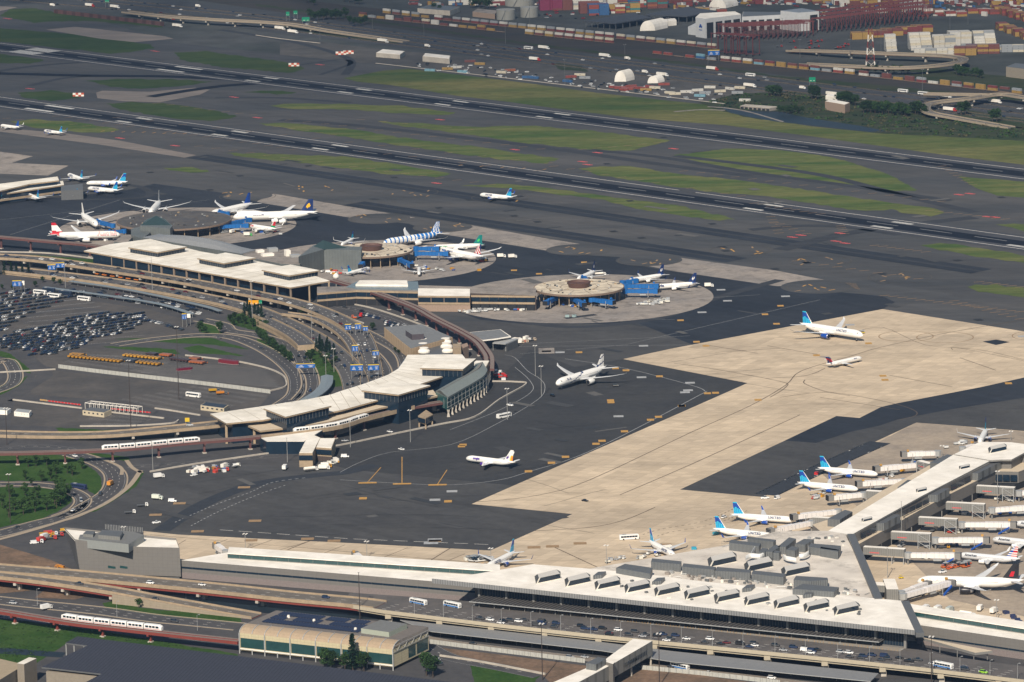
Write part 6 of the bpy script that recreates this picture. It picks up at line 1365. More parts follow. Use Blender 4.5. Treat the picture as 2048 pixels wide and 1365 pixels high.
def truckv(name,boxc,L=7.5,H=3.4,cabc=None,cat='truck',kind='box'):
    t=T(name,name,cat); m=MB(); cx=L/2-1; vloft(m,[(L/2,1.05,.5,1.7),(L/2-.3,1.15,.45,2.4),(L/2-1.9,1.15,.45,2.5)],cabc or PAINT); cb=m.build('cab',t,local=True)
    m=MB(); m.face([(L/2+.0,-.9,1.5),(L/2+.0,.9,1.5),(L/2-.28,.9,2.25),(L/2-.28,-.9,2.25)],GLASS); 
    for s in (-1,1): m.face([(L/2-.5,s*1.17,1.5),(L/2-1.6,s*1.17,1.5),(L/2-1.6,s*1.15,2.2),(L/2-.6,s*1.15,2.2)],GLASS)
    m.build('windscreen',cb,local=True)
    m=MB(); m.box((0-.3,0,.6),(L-1.2,1.0,.35),0,DGREY); m.build('chassis',t,local=True)
    m=MB()
    if kind=='box': m.box((-1.05,0,1.0),(L-2.3,2.45,H-1.0),0,boxc); m.build('cargo_box',t,local=True)
    elif kind=='tank': m.loft([[Vector((x,math.sin(a)*1.2*q,2.1+math.cos(a)*1.05*q)) for a in [2*math.pi*k/14 for k in range(14)]] for x,q in ((L/2-2.2,.85),(L/2-2.5,1),(-L/2+.3,1),(-L/2,.85))],boxc); m.build('tank',t,local=True)
    elif kind=='plow':
        m.loft([[Vector((x,y,z)) for y,z in ((-1.2,1.2),(-1.35,2.5),(1.35,2.5),(1.2,1.2))] for x in (L/2-2.3,-L/2+.4)],boxc); m.build('dump_body',t,local=True)
        m=MB(); m.loft([[Vector((L/2+.6+dx,y,z)) for dx,z in ((0,.1),(-.25,.6),(0,1.2),(.1,1.2),(-.1,.6),(.12,.1))] for y in (-1.9,1.9)],boxc); m.build('plow_blade',t,local=True)
    elif kind=='flat': m.box((-1,0,1.0),(L-2.2,2.3,.2),0,DGREY); m.build('flatbed',t,local=True)
    wheels(t,(L*.33,-L*.18,-L*.32),1.0,.5,.3); return t
def semiv():
    t=T('semi_truck','x','truck'); m=MB(); vloft(m,[(8.2,1.1,.5,1.8),(6.8,1.15,.5,2.0),(6.4,1.2,.5,3.4),(4.9,1.2,.5,3.6)],PAINT); m.build('tractor',t,local=True)
    m=MB(); m.face([(6.85,-1,2.05),(6.85,1,2.05),(6.45,1,3.1),(6.45,-1,3.1)],GLASS); m.build('windscreen',t,local=True)
    m=MB(); m.box((-1.9,0,1.2),(12.6,2.5,2.8),0,ROOFW); m.build('trailer',t,local=True); m=MB(); m.box((0,0,.8),(14,1,.4),0,DGREY); m.build('chassis',t,local=True); wheels(t,(7.2,5,-5.2,-6.5),1.05,.5,.35); return t
def cartv():
    t=T('baggage_cart','x','baggage cart'); m=MB(); m.box((0,0,.5),(3.2,1.6,.15),0,DGREY); m.build('platform',t,local=True); m=MB(); m.box((0,0,.66),(2.9,1.5,1.2),0,PAINT,LGREY); m.build('load',t,local=True); wheels(t,(1.1,-1.1),.7,.25,.15); return t
def tugv():
    t=T('baggage_tug','x','tug'); m=MB(); vloft(m,[(1.5,.7,.3,.9),(.4,.75,.3,1.0),(-1.4,.75,.3,1.0)],PAINT); m.build('body',t,local=True); m=MB(); 
    for s in (-.6,.6):
        for x in (.3,-.9): m.bar((x,s,1),(x,s,1.9),.05,DGREY,4)
    m.box((-.3,0,1.9),(1.6,1.4,.1),0,PAINT); m.build('canopy',t,local=True); wheels(t,(.9,-.9),.65,.33,.2); return t
def loaderv():
    t=T('container_loader','x','loader'); m=MB(); m.box((0,0,.6),(7,3,.6),0,PAINT); m.build('chassis',t,local=True); m=MB(); m.box((1.5,0,2.2),(4,2.8,.3),0,LGREY); 
    for a in (-1,1): m.bar((-.3,a*1.3,1.2),(3.3,a*1.3,2.2),.1,DGREY,4); m.bar((3.3,a*1.3,1.2),(-.3,a*1.3,2.2),.1,DGREY,4)
    m.build('lift_platform',t,local=True); m=MB(); m.box((-2.8,-1,1.2),(1.2,1,1.6),0,GLASS); m.build('cab',t,local=True); wheels(t,(2.5,-2.5),1.3,.4,.3); return t
PARK=(0,0,-60)
PRO={}
for k in ('sedan','suv','van','pickup'): PRO[k]=car(k,False); PRO[k+'_far']=car(k,True)
PRO['bus']=busv('bus',12.2,3.2); PRO['bus_blue']=busv('bus',12.2,3.1,lower=AC('bus_blue',(.02,.15,.42))); PRO['coach']=busv('coach',12.5,3.5)
PRO['box']=truckv('box_truck',PAINT); PRO['boxw']=truckv('box_truck',ROOFW); PRO['tank']=truckv('fuel_truck',ROOFW,L=10,kind='tank'); PRO['plow']=truckv('plow_truck',PAINT,L=8.5,kind='plow',cabc=DGREY); PRO['flat']=truckv('flatbed_truck',PAINT,kind='flat'); PRO['semi']=semiv(); PRO['cart']=cartv(); PRO['tug']=tugv(); PRO['loader']=loaderv()
m=MB(); m.box((0,0,.1),(3.1,2.3,1.55),0,PAINT); m.box((0,0,0),(3.3,2.4,.1),0,LGREY); PRO['uld']=tag(m.build('cargo_container',local=True),'x','cargo container')
m=MB(); m.box((0,0,0),(12.2,2.44,2.55),0,PAINT); 
for k in range(-11,12):
    for s in (-1,1): m.face([(k*.5,s*1.235,.15),(k*.5+.2,s*1.235,.15),(k*.5+.2,s*1.235,2.4),(k*.5,s*1.235,2.4)],M('container_groove',(.0,.0,.0),.8,.1,1,oc=True))
m.box((-6.13,.3,.9),(.06,.7,.7),0,SHADE); m.box((0.3,-1.25,1.1),(.8,.05,.6),0,SHADE); PRO['cont']=tag(m.build('shipping_container',local=True),'x','container')
regkids(); USED=set()
def put(k,x,y,hd,label,z=0,group=None,color=(.8,.79,.76),s=None,name=None,w=None):
    g_=w if w is not None else G(x,y,z); p=PRO[k]; zz=(g_.z if w is not None else z)+(.2 if z==0 and w is None else .06)
    if k not in USED:
        USED.add(k); o=p; o.location=(g_.x,g_.y,zz); o.rotation_euler=(0,0,R(hd)); o['label']=label; o.color=(*color,1)
        for c in kids(o): c.color=(*color,1); [setattr(e,'color',(*color,1)) for e in kids(c)]
        if group: o['group']=group
        if s: o.scale=(s,s,s)
    else: o=dup(p,(g_.x,g_.y,zz),R(hd),label,group,color,True,s)
    if not group and 'group' in o and o is not p: del o['group']
    if name: o.name=name
    return o
CC={'white':(.75,.75,.74),'black':(.012,.012,.014),'dark grey':(.05,.052,.056),'silver':(.38,.39,.40),'dark blue':(.015,.03,.08),'red':(.32,.015,.015),'dark red':(.12,.012,.015),'beige':(.35,.29,.2)}
CW=['black']*5+['dark grey']*5+['white']*5+['silver']*3+['dark blue']*3+['dark red']+['dark grey']*3
TK=['sedan']*4+['suv']*5+['van','pickup']
ORD=['first','second','third','fourth','fifth','sixth','seventh','eighth','ninth','tenth','eleventh','twelfth','thirteenth','fourteenth','fifteenth','sixteenth','seventeenth','eighteenth','nineteenth','twentieth']
def nth(n): return ORD[n] if n<20 else 'number %d'%(n+1)
rv=random.Random(21); CARS=[]     # (distance, world point, heading, kind, colour, label, group)
def addcar(p,hd,lab,group,kind=None,col=None):
    k=kind or rv.choice(TK); c=col or rv.choice(CW); CARS.append([p.y,p,hd,k,c,lab,group])
def tan(P,i): d=P[min(i+1,len(P)-1)]-P[max(i-1,0)]; return math.degrees(math.atan2(d.y,d.x))
def traffic(P,offsets,gap,where,group,rev=(),prob=.7,t0=0,t1=1):
    S=resample(P,gap); n=0
    for o in offsets:
        Q=offs(S,o)
        for i in range(int(len(Q)*t0),int(len(Q)*t1)):
            if rv.random()>prob: continue
            j=min(i+1,len(Q)-1); f=rv.random()*.7; p=Q[i]+(Q[j]-Q[i])*f; n+=1
            addcar(p,tan(Q,i)+(180 if o in rev else 0),'{c} {k} on '+where+', {n} along it',group)
def lotrow(a,b,n,where,group,hd,prob=.8,z=.15):
    A,B=G(*a),G(*b); 
    for i in range(n):
        if rv.random()>prob: continue
        p=A+(B-A)*(i/n); p=Vector((p.x+rv.uniform(-.2,.2),p.y+rv.uniform(-.4,.4),z)); addcar(p,hd+rv.choice((0,180))+rv.uniform(-2,2),'{c} {k} in '+where+', {n} from left',group,col=rv.choice(CW if rv.random()<.55 else ['black','dark grey','dark blue']))
# big car park: rows
for r in range(12):
    y0=590+r*6.6; a=(-8,y0+1); ln=(70,120,160,180,170,140,110,80,60,45,30,25)[r]; lotrow(a,(a[0]+ln,a[1]-.148*ln),int(ln/4.6),'row %d of the upper car park block'%(r+1),'cars in the upper car park block',62)
for r in range(12):
    x0=(70,48,30,10,0,-6,-6,6,20,50,70,60)[r]+(60 if r<2 else 0); x1=(220,255,290,292,300,298,285,270,250,190,175,165)[r]; y_=lambda x: 650+r*5.6-.148*(x-60); lotrow((x0,y_(x0)),(x1,y_(x1)),int((x1-x0)/4.8),'row %d of the lower car park block'%(r+1),'cars in the lower car park block',62,.86)
lotrow((298,643),(325,650),8,'the short row right of the big car park','cars right of the car park',60); lotrow((334,653),(368,663),9,'the row beside the walkway right of the car park','cars right of the car park',60)
lotrow((85,710),(122,708),7,'the empty lot left of the plow trucks','cars left of the plow trucks',60,.8); lotrow((720,628),(762,640),9,'the small lot by the plant building','cars by the plant building',75,.9); lotrow((770,645),(800,652),9,'the packed row against the plant building','cars by the plant building',75,1); lotrow((772,650),(798,657),8,'the second packed row against the plant building','cars by the plant building',75,1)
lotrow((868,1320),(882,1336),4,'the yard right of the station building','cars by the station building',20,1); lotrow((0,1237),(140,1250),9,'the strip below the red track','cars below the red track',60,.35)
# moving traffic
DB='cars on the terminal deck'
Fd=F[:-1]
for o,pr,t0,t1,wh in ((4.5,.25,.2,.98,'the outer lane of the terminal deck'),(8,.5,.22,.95,'the second lane of the terminal deck'),(11.5,.6,.25,.93,'the third lane of the terminal deck'),(15.5,.85,.27,.85,'the kerb lane of the terminal deck')): traffic(Fd,[o],9.5,wh,DB,prob=pr,t0=t0,t1=t1)
for k,offs_,rev,wh,gap,pr in (('b_up',(-5,0,4.5),(),'the upper deck before the long terminal',22,.42),('b_low',(-6,-2,5),(),'the lower deck before the long terminal',24,.5),('c_left',(-3,3),(),'the ramp to the curved terminal',60,.35),('ca_1',(-4,3),(),'the upper foreground road deck',48,.42),('ca_2',(-2,2),(),'the descending foreground ramp',60,.35)): traffic(VP[k],offs_,gap,wh,'cars on the elevated roads',rev,pr)
for k,offs_,wh,gap,pr in (('loop_out',(-3,3),'the outer loop road round the lawns',40,.32),('loop_in',(0,),'the inner loop road round the lawns',35,.35),('low',(-4,4),'the street below the red girders',60,.25),('arr',(-2,2),'the lower terminal road',40,.35),('ra',(0,),'the curved road right of the plow trucks',60,.3),('rb',(-2,2),'the road between the tree banks',45,.35),('east',(0,),'the road by the brown track',50,.5)): traffic(RD_[k],offs_,gap,wh,'cars on the ground level roads',(),pr)
for x in range(6): addcar(G(193+x*16,549+x*2.4,2.7),-40,'orange taxi in the queue on the lower deck, {n} from the left','orange taxis in a queue','sedan','orange')
CC['orange']=(.65,.20,.03); CC['lime green']=(.25,.5,.03)
addcar(G(1967,1346.5,7),-42,'lime green car on the right end of the terminal deck',None,'suv','lime green'); addcar(G(49,672,.15),-35,'bright red car alone at the lower left of the car park',None,'sedan','red')
for i in range(70):                                        # bus lanes beside the walkway roofs
    t=rv.random(); q=pxline((150,578),(400,622),t); addcar(G(q[0],q[1]+rv.choice((-3,1,5,8)),.15),-42+rv.uniform(-3,3),'{c} {k} in the lanes between the walkway roofs, {n} of them','cars between the walkway roofs')
for x,y,c,k in ((1105,793,'black','suv'),(1232,773,'black','suv'),(1020,812,'white','pickup'),(803,900,'white','sedan'),(780,865,'white','sedan'),(690,883,'silver','sedan'),(690,915,'white','van'),(1530,998,'white','pickup'),(1555,998,'white','van'),(1448,1036,'white','suv'),(1885,1146,'white','pickup'),(1790,1056,'white','pickup'),(313,1047,'white','pickup'),(345,1004,'white','van'),(1540,1040,'white','van'),(388,952,'white','van'),(1170,1003,'black','sedan')): addcar(G(x,y,.22),rv.uniform(-60,60),c+' service '+('car' if k in('sedan','suv') else k)+' alone on the apron near '+('the jet bridges' if x>1400 else 'the light poles' if x>800 else 'the curved terminal' if x>500 else 'the service road')+', {n} nearest','service cars on the apron',k,c)
# far highway
HWL=[[(-60,-28),(512,30),(1024,97),(1536,155),(2100,225)],[(-60,-20),(512,36),(1024,103),(1536,163),(2100,236)],[(-60,-6),(512,46),(1024,112),(1536,178),(1830,212),(2100,246)],[(300,28),(512,54),(1024,119),(1536,184),(1830,217),(2100,252)]]
for i,q in enumerate(HWL): traffic(path(q,.15,4),(0,4,-4),62,'lane group %d of the far highway'%(i+1),'cars on the far highway',prob=.42)
for i in range(110):
    t=rv.random(); x=830+t*620; addcar(G(x,122+(x-830)*.115+rv.uniform(-4,16),.15),rv.uniform(0,180),'{c} {k} in the works yard before the highway, {n} of them','cars in the works yard',col=rv.choice(('white','white','silver','black','dark grey','white')))
for i in range(260):
    x=rv.uniform(960,2040); addcar(G(x,rv.choice((rv.uniform(-8,14),rv.uniform(20,40) if 1080<x<1300 else rv.uniform(-8,10),)),.15),rv.choice((20,110)),'{c} {k}','port cars',col=rv.choice(('white','white','red','black','silver')))
CARS.sort(key=lambda c:c[0]); cnt={}; far=MB()
for i,(d,p,hd,k,c,lab,grp) in enumerate(CARS):
    if i<295:
        n=cnt.get(lab,0); cnt[lab]=n+1; kn={'sedan':'car','suv':'car','van':'van','pickup':'pickup'}[k]
        put(k if d<3250 else k+'_far',0,0,hd,lab.format(c=c,k=kn,n=nth(n)),w=p,group=grp,color=CC[c],name={'sedan':'car','suv':'car','van':'van','pickup':'pickup_truck'}[k] if 'taxi' not in lab else 'taxi')
    else:
        pm_=M('far_car_'+c.replace(' ','_'),CC[c],.35,.05,1,spec=.5); a=R(hd); far.box((p.x,p.y,p.z+.3),(4.6,1.85,.65),a,pm_); far.box((p.x-.3*math.cos(a),p.y-.3*math.sin(a),p.z+.95),(2.4,1.6,.55),a,GLASS,pm_)
tag(far.build('distant_cars',org=(0,4000,0)),'hundreds of small far cars in car parks, on the highway and in the port','cars',kind='stuff')
# named larger vehicles
W_=(.78,.77,.74)
for k,x,y,hd,lab,z,c in (('bus_blue',837,1208.5,-42,'white bus with pale blue stripe, left one of two on the deck',7,W_),('bus_blue',905,1214.5,-42,'white bus with pale blue stripe, right one of two on the deck',7,W_),('bus',1258,1080,10,'white apron bus with dark windows standing on the tan concrete',0,W_),('coach',387,795,-35,'white coach standing in the empty car park beside a yellow truck',0,W_),('bus',1008,836,40,'white bus on the dark apron road near a light pole',0,W_),
    ('bus_blue',1887,1336,-42,'white and blue bus at the right end of the terminal deck',7,W_),('bus_blue',1360,1338,-42,'white and blue bus on the lower road right of the footbridge',0,W_),('coach',80,589,-35,'white coach at the car park edge, left one of three',0,W_),('coach',108,596,-35,'white coach at the car park edge, middle one of three',0,W_),('coach',168,602,-35,'white coach at the car park edge, right one of three',0,W_),('coach',98,585,-35,'dark coach behind the white coaches, left one',0,(.02,.03,.06)),('coach',131,591,-35,'dark coach behind the white coaches, right one',0,(.02,.03,.06)),
    ('bus',1057,99,-42,'white bus on the far highway below the rail containers',0,W_),('bus',1501,153,-42,'white bus on the far highway left of the marsh',0,W_),('bus',1806,185,-42,'white bus at the far highway junction, left one of two',0,W_),('bus',1846,190,-42,'white bus at the far highway junction, right one of two',0,W_),
    ('box',315,1000,-20,'pale green and white box truck alone on the asphalt apron',0,(.68,.72,.62)),('box',318,957,25,'white box truck behind the fence near the loop road',0,W_),('box',93,1220,40,'white box truck on the street behind the red track',0,W_),('box',221,972,75,'orange truck driving on the loop road',0,(.6,.25,.03)),('bus',158,978,-35,'dark blue bus with yellow panel on the inner loop road',0,(.02,.03,.09)),
    ('flat',285,1014,5,'white flatbed truck, upper one of two on the asphalt apron',0,W_),('flat',260,1028,5,'white flatbed truck, lower one of two on the asphalt apron',0,W_),('tank',622,943,25,'long pale tanker truck before the gallery gable',0,W_),('box',570,940,80,'white truck with yellow panel beside the gallery',0,W_),('van',648,935,80,'white van parked right of the gallery',0,W_),
    ('tank',1935,1234,-35,'long white tanker parked behind the right wing of the terminal',0,W_),('box',1852,1222,60,'white box truck behind the right wing, leftmost of three',0,W_),('box',1876,1223,60,'white box truck behind the right wing, second of three',0,W_),('box',1900,1225,60,'white box truck with dark front behind the right wing',0,(.45,.5,.48)),('boxw',1960,1222,70,'white box truck between tanker and light pole',0,W_),('boxw',1988,1227,60,'white truck beside the light pole at the lower right',0,W_),
    ('plow',428,785,10,'yellow plow truck alone, left one of two near the coach',0,(.5,.28,.01)),('plow',443,790,10,'orange plow truck alone, right one of two near the coach',0,(.55,.2,.02)),('box',870,614,0,'white truck with blue cab beside the link building',0,W_),('box',913,614,10,'white van truck beside the brick part of the link',0,W_),('boxw',1338,1102,20,'white catering truck at the angled airliner',0,W_),('uld',1388,1100,0,'light blue container on the tan apron',0,(.03,.3,.45)),('uld',1431,1070,30,'turquoise container near the tail of the fourth airliner',0,(.03,.3,.4)),('uld',1633,950,70,'red container behind the first blue-finned airliner',0,(.5,.02,.02)),
    ('boxw',496,473,0,'white truck with green panel in front of the green nosed airliner',0,(.1,.45,.12)),('loader',835,512,0,'grey loader below the ribbon finned widebody',0,(.3,.3,.3)),('boxw',1025,517,10,'white truck on the dark apron right of the ribbon finned widebody',0,W_),('boxw',1003,516,0,'small white truck on the dark apron left of a green one',0,W_),('tank',1200,552,10,'white tanker behind the cream satellite',0,W_),('boxw',1418,575,0,'white truck at the edge of the round apron',0,W_),
    ('tug',1802,1158,20,'yellow tug on the apron before the gate tower',0,(.6,.42,.02)),('loader',1720,668,10,'yellow tow tractor at the nose of the parked widebody',0,(.55,.4,.05))): put(k,x,y,hd,lab,z,None,c)
# plow trucks in rows
n=0
for a,b,k,c in (((142,716),(248,727),14,(.42,.20,.012)),((146,712),(170,714),4,(.42,.20,.012)),((252,714),(325,721),10,(.5,.25,.02)),((278,728),(325,733),6,(.42,.20,.012)),((252,723),(274,726),5,(.03,.035,.05)),((298,711),(315,713),4,(.05,.03,.03)),((325,713),(345,715),4,(.35,.1,.03)),((345,721),(382,726),6,(.06,.03,.03)),((384,727),(412,730),5,(.35,.1,.03)),((385,720),(400,722),4,(.3,.1,.04))):
    for i in range(k): q=pxline(a,b,i/k); n+=1; put('plow',q[0],q[1],62,('dark','orange')[c[0]>.2]+' plow truck in the parked rows, '+nth(n-1)+' from upper left','' and 0 or 0,'plow trucks parked in rows',c,s=.85)
for i in range(6): put('uld',444+i*5.4,726+i*.7,-5,'dark red container in the short row beside the car park wall, '+nth(i),0,'dark red containers in a short row',(.14,.01,.02),s=1.6)
for i in range(8): put('uld',358+i*3.2,742-i*.3,60,'dark red plow box in a slanting row, '+nth(i)+' from the left',0,'dark red plow boxes',(.16,.01,.03))
# baggage carts, containers and tugs around the stands
def clutter(n,a,b,where,cols,kinds=('cart','cart','uld','tug'),dy=3,grp=None):
    for i in range(n):
        t=rv.random(); q=pxline(a,b,t); k=rv.choice(kinds); c=rv.choice(cols); put(k,q[0]+rv.uniform(-3,3),q[1]+rv.uniform(-dy,dy),rv.choice((0,20,60,110)),{'cart':'baggage cart','uld':'cargo container','tug':'small tug','loader':'container loader','boxw':'box truck','van':'van','flat':'flatbed truck','box':'box truck'}[k]+' among the gear '+where+', '+nth(i),0,grp or 'ground gear '+where,c)
GW=((.7,.7,.68),(.55,.56,.56),(.35,.36,.37),(.7,.68,.6)); GM=GW+((.5,.05,.03),(.02,.08,.3),(.5,.25,.02))
clutter(48,(918,625),(1015,620),'left of the cream satellite',GW); clutter(26,(1030,620),(1060,616),'at the foot of the link building',GM,dy=4); clutter(42,(1275,612),(1335,603),'right of the cream satellite',GW,dy=4); clutter(12,(1090,612),(1240,612),'before the cream satellite',GM); clutter(3,(1128,635),(1152,635),'in a neat row on the round apron',((.3,.4,.4),),('uld',),.3)
clutter(20,(900,520),(975,522),'under the ribbon finned widebody',GM,('cart','uld','tug','boxw','loader')); clutter(14,(800,535),(960,545),'below the middle satellite',GM); clutter(14,(440,465),(590,470),'before the jumbo',GM,('cart','uld','tug','boxw','loader')); clutter(8,(160,470),(215,480),'near the red lettered widebody',GM); clutter(10,(850,500),(900,510),'between the ribbon and teal fins',GM,('loader','boxw','cart')); clutter(14,(640,545),(700,548),'right of the metal hall',GM,('van','cart','uld'))
clutter(30,(372,945),(485,938),'near the gallery, left side',GM,('van','cart','boxw','uld','tug','flat'),5); clutter(14,(640,940),(685,920),'near the gallery, right side',GM,('van','cart','boxw')); clutter(12,(1215,1125),(1320,1110),'at the angled airliner',GW); clutter(12,(930,1120),(985,1122),'behind the long low wing',GW,('cart','uld','loader')); clutter(12,(1625,1000),(1650,990),'between the gates left of the pier',GM); clutter(10,(1830,925),(1780,955),'below the first left walkways',GM); clutter(8,(1890,898),(1940,885),'at the pier end',GW)
for a,b,wh in (((1820,1118),(1905,1120),'under the nearest right bridge'),((1790,1095),(1960,1095),'under the second right bridge'),((1850,1065),(2030,1062),'under the third right bridge'),((1905,1030),(2040,1030),'under the fourth right bridge'),((1980,1000),(2045,1000),'under the fifth right bridge'),((1745,960),(1800,975),'at the second left gate'),((1600,1045),(1640,1060),'at the fourth left gate')): clutter(7,a,b,wh,GM,('cart','uld','tug','flat','loader'))
clutter(16,(1882,1138),(1934,1133),'in the orange heap behind the striped fin',((.55,.09,.02),(.5,.12,.03)),('cart','tug','loader'),4,'orange ground gear'); clutter(6,(2008,1227),(2040,1246),'at the lower right corner',((.02,.03,.09),),('uld',),4,'navy cargo containers')
clutter(12,(990,745),(1005,760),'at the right end of the curved terminal',((.5,.02,.02),(.5,.03,.02),(.7,.7,.7)),('cart','uld','flat'),3); clutter(12,(1020,690),(1070,680),'beside the dark canopy',((.5,.4,.3),(.4,.15,.1),(.6,.6,.6)),('boxw','uld','flat'),4); clutter(14,(65,1085),(128,1068),'left of the blank grey building',((.5,.05,.04),(.55,.3,.02),(.7,.7,.7),(.35,.03,.05)),('box','flat','van'),5); clutter(6,(690,640),(735,630),'in the works lot by the track',((.5,.1,.02),(.5,.02,.02)),('flat','cart'),3)
clutter(6,(85,1140),(130,1143),'left foot of the blank grey building',((.6,.35,.03),(.5,.2,.02)),('flat','cart')); clutter(8,(0,575),(0,575),'x',GM) if False else None
sem=[(105,13,0),(180,14,1),(230,17,0),(340,40,1),(396,15,0),(355,55,0),(586,67,0),(766,85,0),(855,95,0),(1070,122,1),(1088,99,0),(1210,115,0),(1290,147,0),(1325,153,0),(1425,141,1),(1500,175,0),(1605,179,0),(1665,192,0),(1890,196,0),(560,60,0),(1255,120,0),(1990,207,0),(1900,223,1)]
for i,(x,y,r) in enumerate(sem): put('semi' if i%4 else 'boxw',x,y,-44,('white','red and white')[r]+' long truck on the far highway, '+nth(i)+' from the left','' and 0 or 0,'trucks on the far highway',(W_,(.4,.03,.02))[r],name='semi_truck')
# people on the kerb: one standing figure, then copies
def figure():
    SK=M('skin',(.35,.2,.13),.7,.1,5); CL=M('clothing',rough=.8,n=.1,oc=True); TR=M('trousers',(.03,.035,.06),.8,.2,5); HR=M('hair',(.03,.02,.015),.8,.2,5)
    o=MB(); n=8
    def lim(P,m):
        o.loft([[Vector((c[0]+math.cos(2*math.pi*k/n)*r*sx,c[1]+math.sin(2*math.pi*k/n)*r,c[2])) for k in range(n)] for c,r,sx in P],m,True)
    for s in (-1,1): lim([((s*.09,.05*s,.0),.05,1.3),((s*.09,.03*s,.45),.06,1),((s*.1,0,.88),.09,1)],TR); lim([((s*.27,.05,.80),.035,1),((s*.25,0,1.1),.045,1),((s*.19,0,1.42),.055,1)],CL); lim([((s*.27,.06,.70),.03,1),((s*.27,.05,.81),.035,1)],SK)
    lim([((0,0,.84),.13,1.3),((0,0,1.1),.11,1.35),((0,0,1.38),.13,1.5),((0,0,1.47),.06,1.2)],CL); lim([((0,0,1.46),.05,1),((0,.01,1.56),.085,1),((0,.01,1.68),.095,1)],SK); lim([((0,-.01,1.66),.1,1),((0,-.01,1.74),.08,1),((0,-.01,1.77),.02,1)],HR)
    return o.build('person',local=True)
fg=figure(); fg['category']='person'; fg.color=(.5,.05,.05,1)
for i in range(34):
    t=rv.uniform(.10,.62); p=WA+(WB-WA)*t-nb*rv.uniform(3,8.2); cn_,cc_=rv.choice((('dark',(.02,.02,.03,1)),('white',(.7,.7,.7,1)),('red',(.4,.03,.03,1)),('blue',(.04,.1,.35,1)),('grey',(.2,.2,.21,1))))
    o=fg if i==0 else fg.copy()
    if i: COL.objects.link(o)
    o.location=(p.x,p.y,7.19); o.rotation_euler=(0,0,rv.uniform(0,6.3)); o.color=cc_; o['label']='person in a '+cn_+' top standing on the kerb under the canopy, '+nth(i); o['group']='people waiting on the terminal kerb'
# ---------------- light poles, lamp posts, signs ----------------
def pole(px,py,ty,label,m=STEEL,r=.28,z0=0,heads=4,group='high mast light poles',name='light_pole'):
    b=G(px,py,z0); H=(py-ty)/(scl(px,py,z0)*.975); t=T(name,label,'light pole',b,0,group); mb=MB(); mb.bar(b,b+Vector((0,0,H)),r,m,6,r*.55); part(mb,'mast',t)
    for k in range(heads):
        a=2*math.pi*k/heads+.5; q=b+Vector((math.cos(a)*1.3,math.sin(a)*1.3,H)); mb=MB(); mb.bar(b+Vector((0,0,H-.1)),q,.07,m,4); mb.box((q.x,q.y,q.z-.15),(.9,.6,.3),a,WHITEP if heads>2 else LGREY); part(mb,'lamp_head',t)
    return t
for x,y,ty,lb in ((720,1240,1145,'behind the station building'),(1085,1361,1247,'left of the footbridge'),(1319,1372,1267,'right of the footbridge'),(1863,1372,1273,'at the right end of the deck'),(14,890,817,'at the left edge by the beige ramp'),(21,1047,949,'between the two lawns'),(262,861,722,'in the empty car park'),(358,800,655,'right of the plow trucks')): pole(x,y,ty,'tall dark brown light pole '+lb,DSTEEL,.34)
for x,y,ty,lb in ((1071,753,692,'behind the nose of the striped widebody'),(1083,794,733,'before the nose of the striped widebody'),(1015,840,778,'beside the apron bus'),(821,885,821,'before the curved terminal'),(701,895,840,'left of the small parked car'),(575,925,876,'left of the gallery'),(306,943,889,'by the loop road gate'),(305,586,515,'before the long cream terminal'),(131,576,529,'above the car park coaches'),(505,648,564,'among the conifers'),(652,753,712,'on the lawn, left of two'),(668,745,698,'on the lawn, right of two'),(624,685,617,'on the blunt ramp'),(1194,589,565,'on the cream satellite'),(1803,1088,1003,'by the third right walkway'),(1775,1157,1096,'before the gate tower'),(1995,1009,943,'before the dark window block'),(1884,916,892,'left of the pier end'),(2022,882,863,'behind the pier end'),(1213,1130,1091,'on the tan apron behind the hall'),(1993,1243,1200,'among the navy containers'),(982,1128,1097,'beside the nose-in airliner'),(734,1117,1083,'behind the long low wing'),(491,1100,1068,'at the start of the long low wing'),(247,1068,1054,'behind the plant screen'),(1565,905,880,'x')): 
    if lb!='x': pole(x,y,ty,'slim grey light pole '+lb)
lb_=0
for x in (829,887,945,1003,1062,1121.5,1181.5,1241.5,1302,1363,1425,1486,1550,1611,1675.5,1739,1800,1860,1920,1980,2035):
    xs=[(680,1206),(765,1220),(988,1247),(1193,1269.6),(1380,1288),(1690,1319),(1850,1336),(2048,1360)]
    for q,w2 in zip(xs[:-1],xs[1:]):
        if q[0]<=x<=w2[0]: y=q[1]+(w2[1]-q[1])*(x-q[0])/(w2[0]-q[0])
    lb_+=1; pole(x,y+1,y-31,'thin pale lamp post on the deck edge, '+nth(lb_-1)+' from the left',LGREY,.14,7,1,'lamp posts on the terminal deck','lamp_post')
for i,(x,y,ty) in enumerate(((75,1212,1178),(234,1236,1203),(395,1262,1230),(200,1183,1160),(372,1198,1183),(575,1178,1158),(630,1150,1130),(154,1035,1015),(660,1060,1050))): 
    if i<5: pole(x,y,ty,'pale lamp post by the foreground roads, '+nth(i)+' from left',LGREY,.13,0,1,'lamp posts by the foreground roads','lamp_post')
SB=M('sign_blue',(.01,.10,.36),.5,.05,1); SG=M('sign_green',(.005,.22,.12),.5,.05,1); SY=M('sign_yellow',(.65,.45,.03),.5,.05,1)
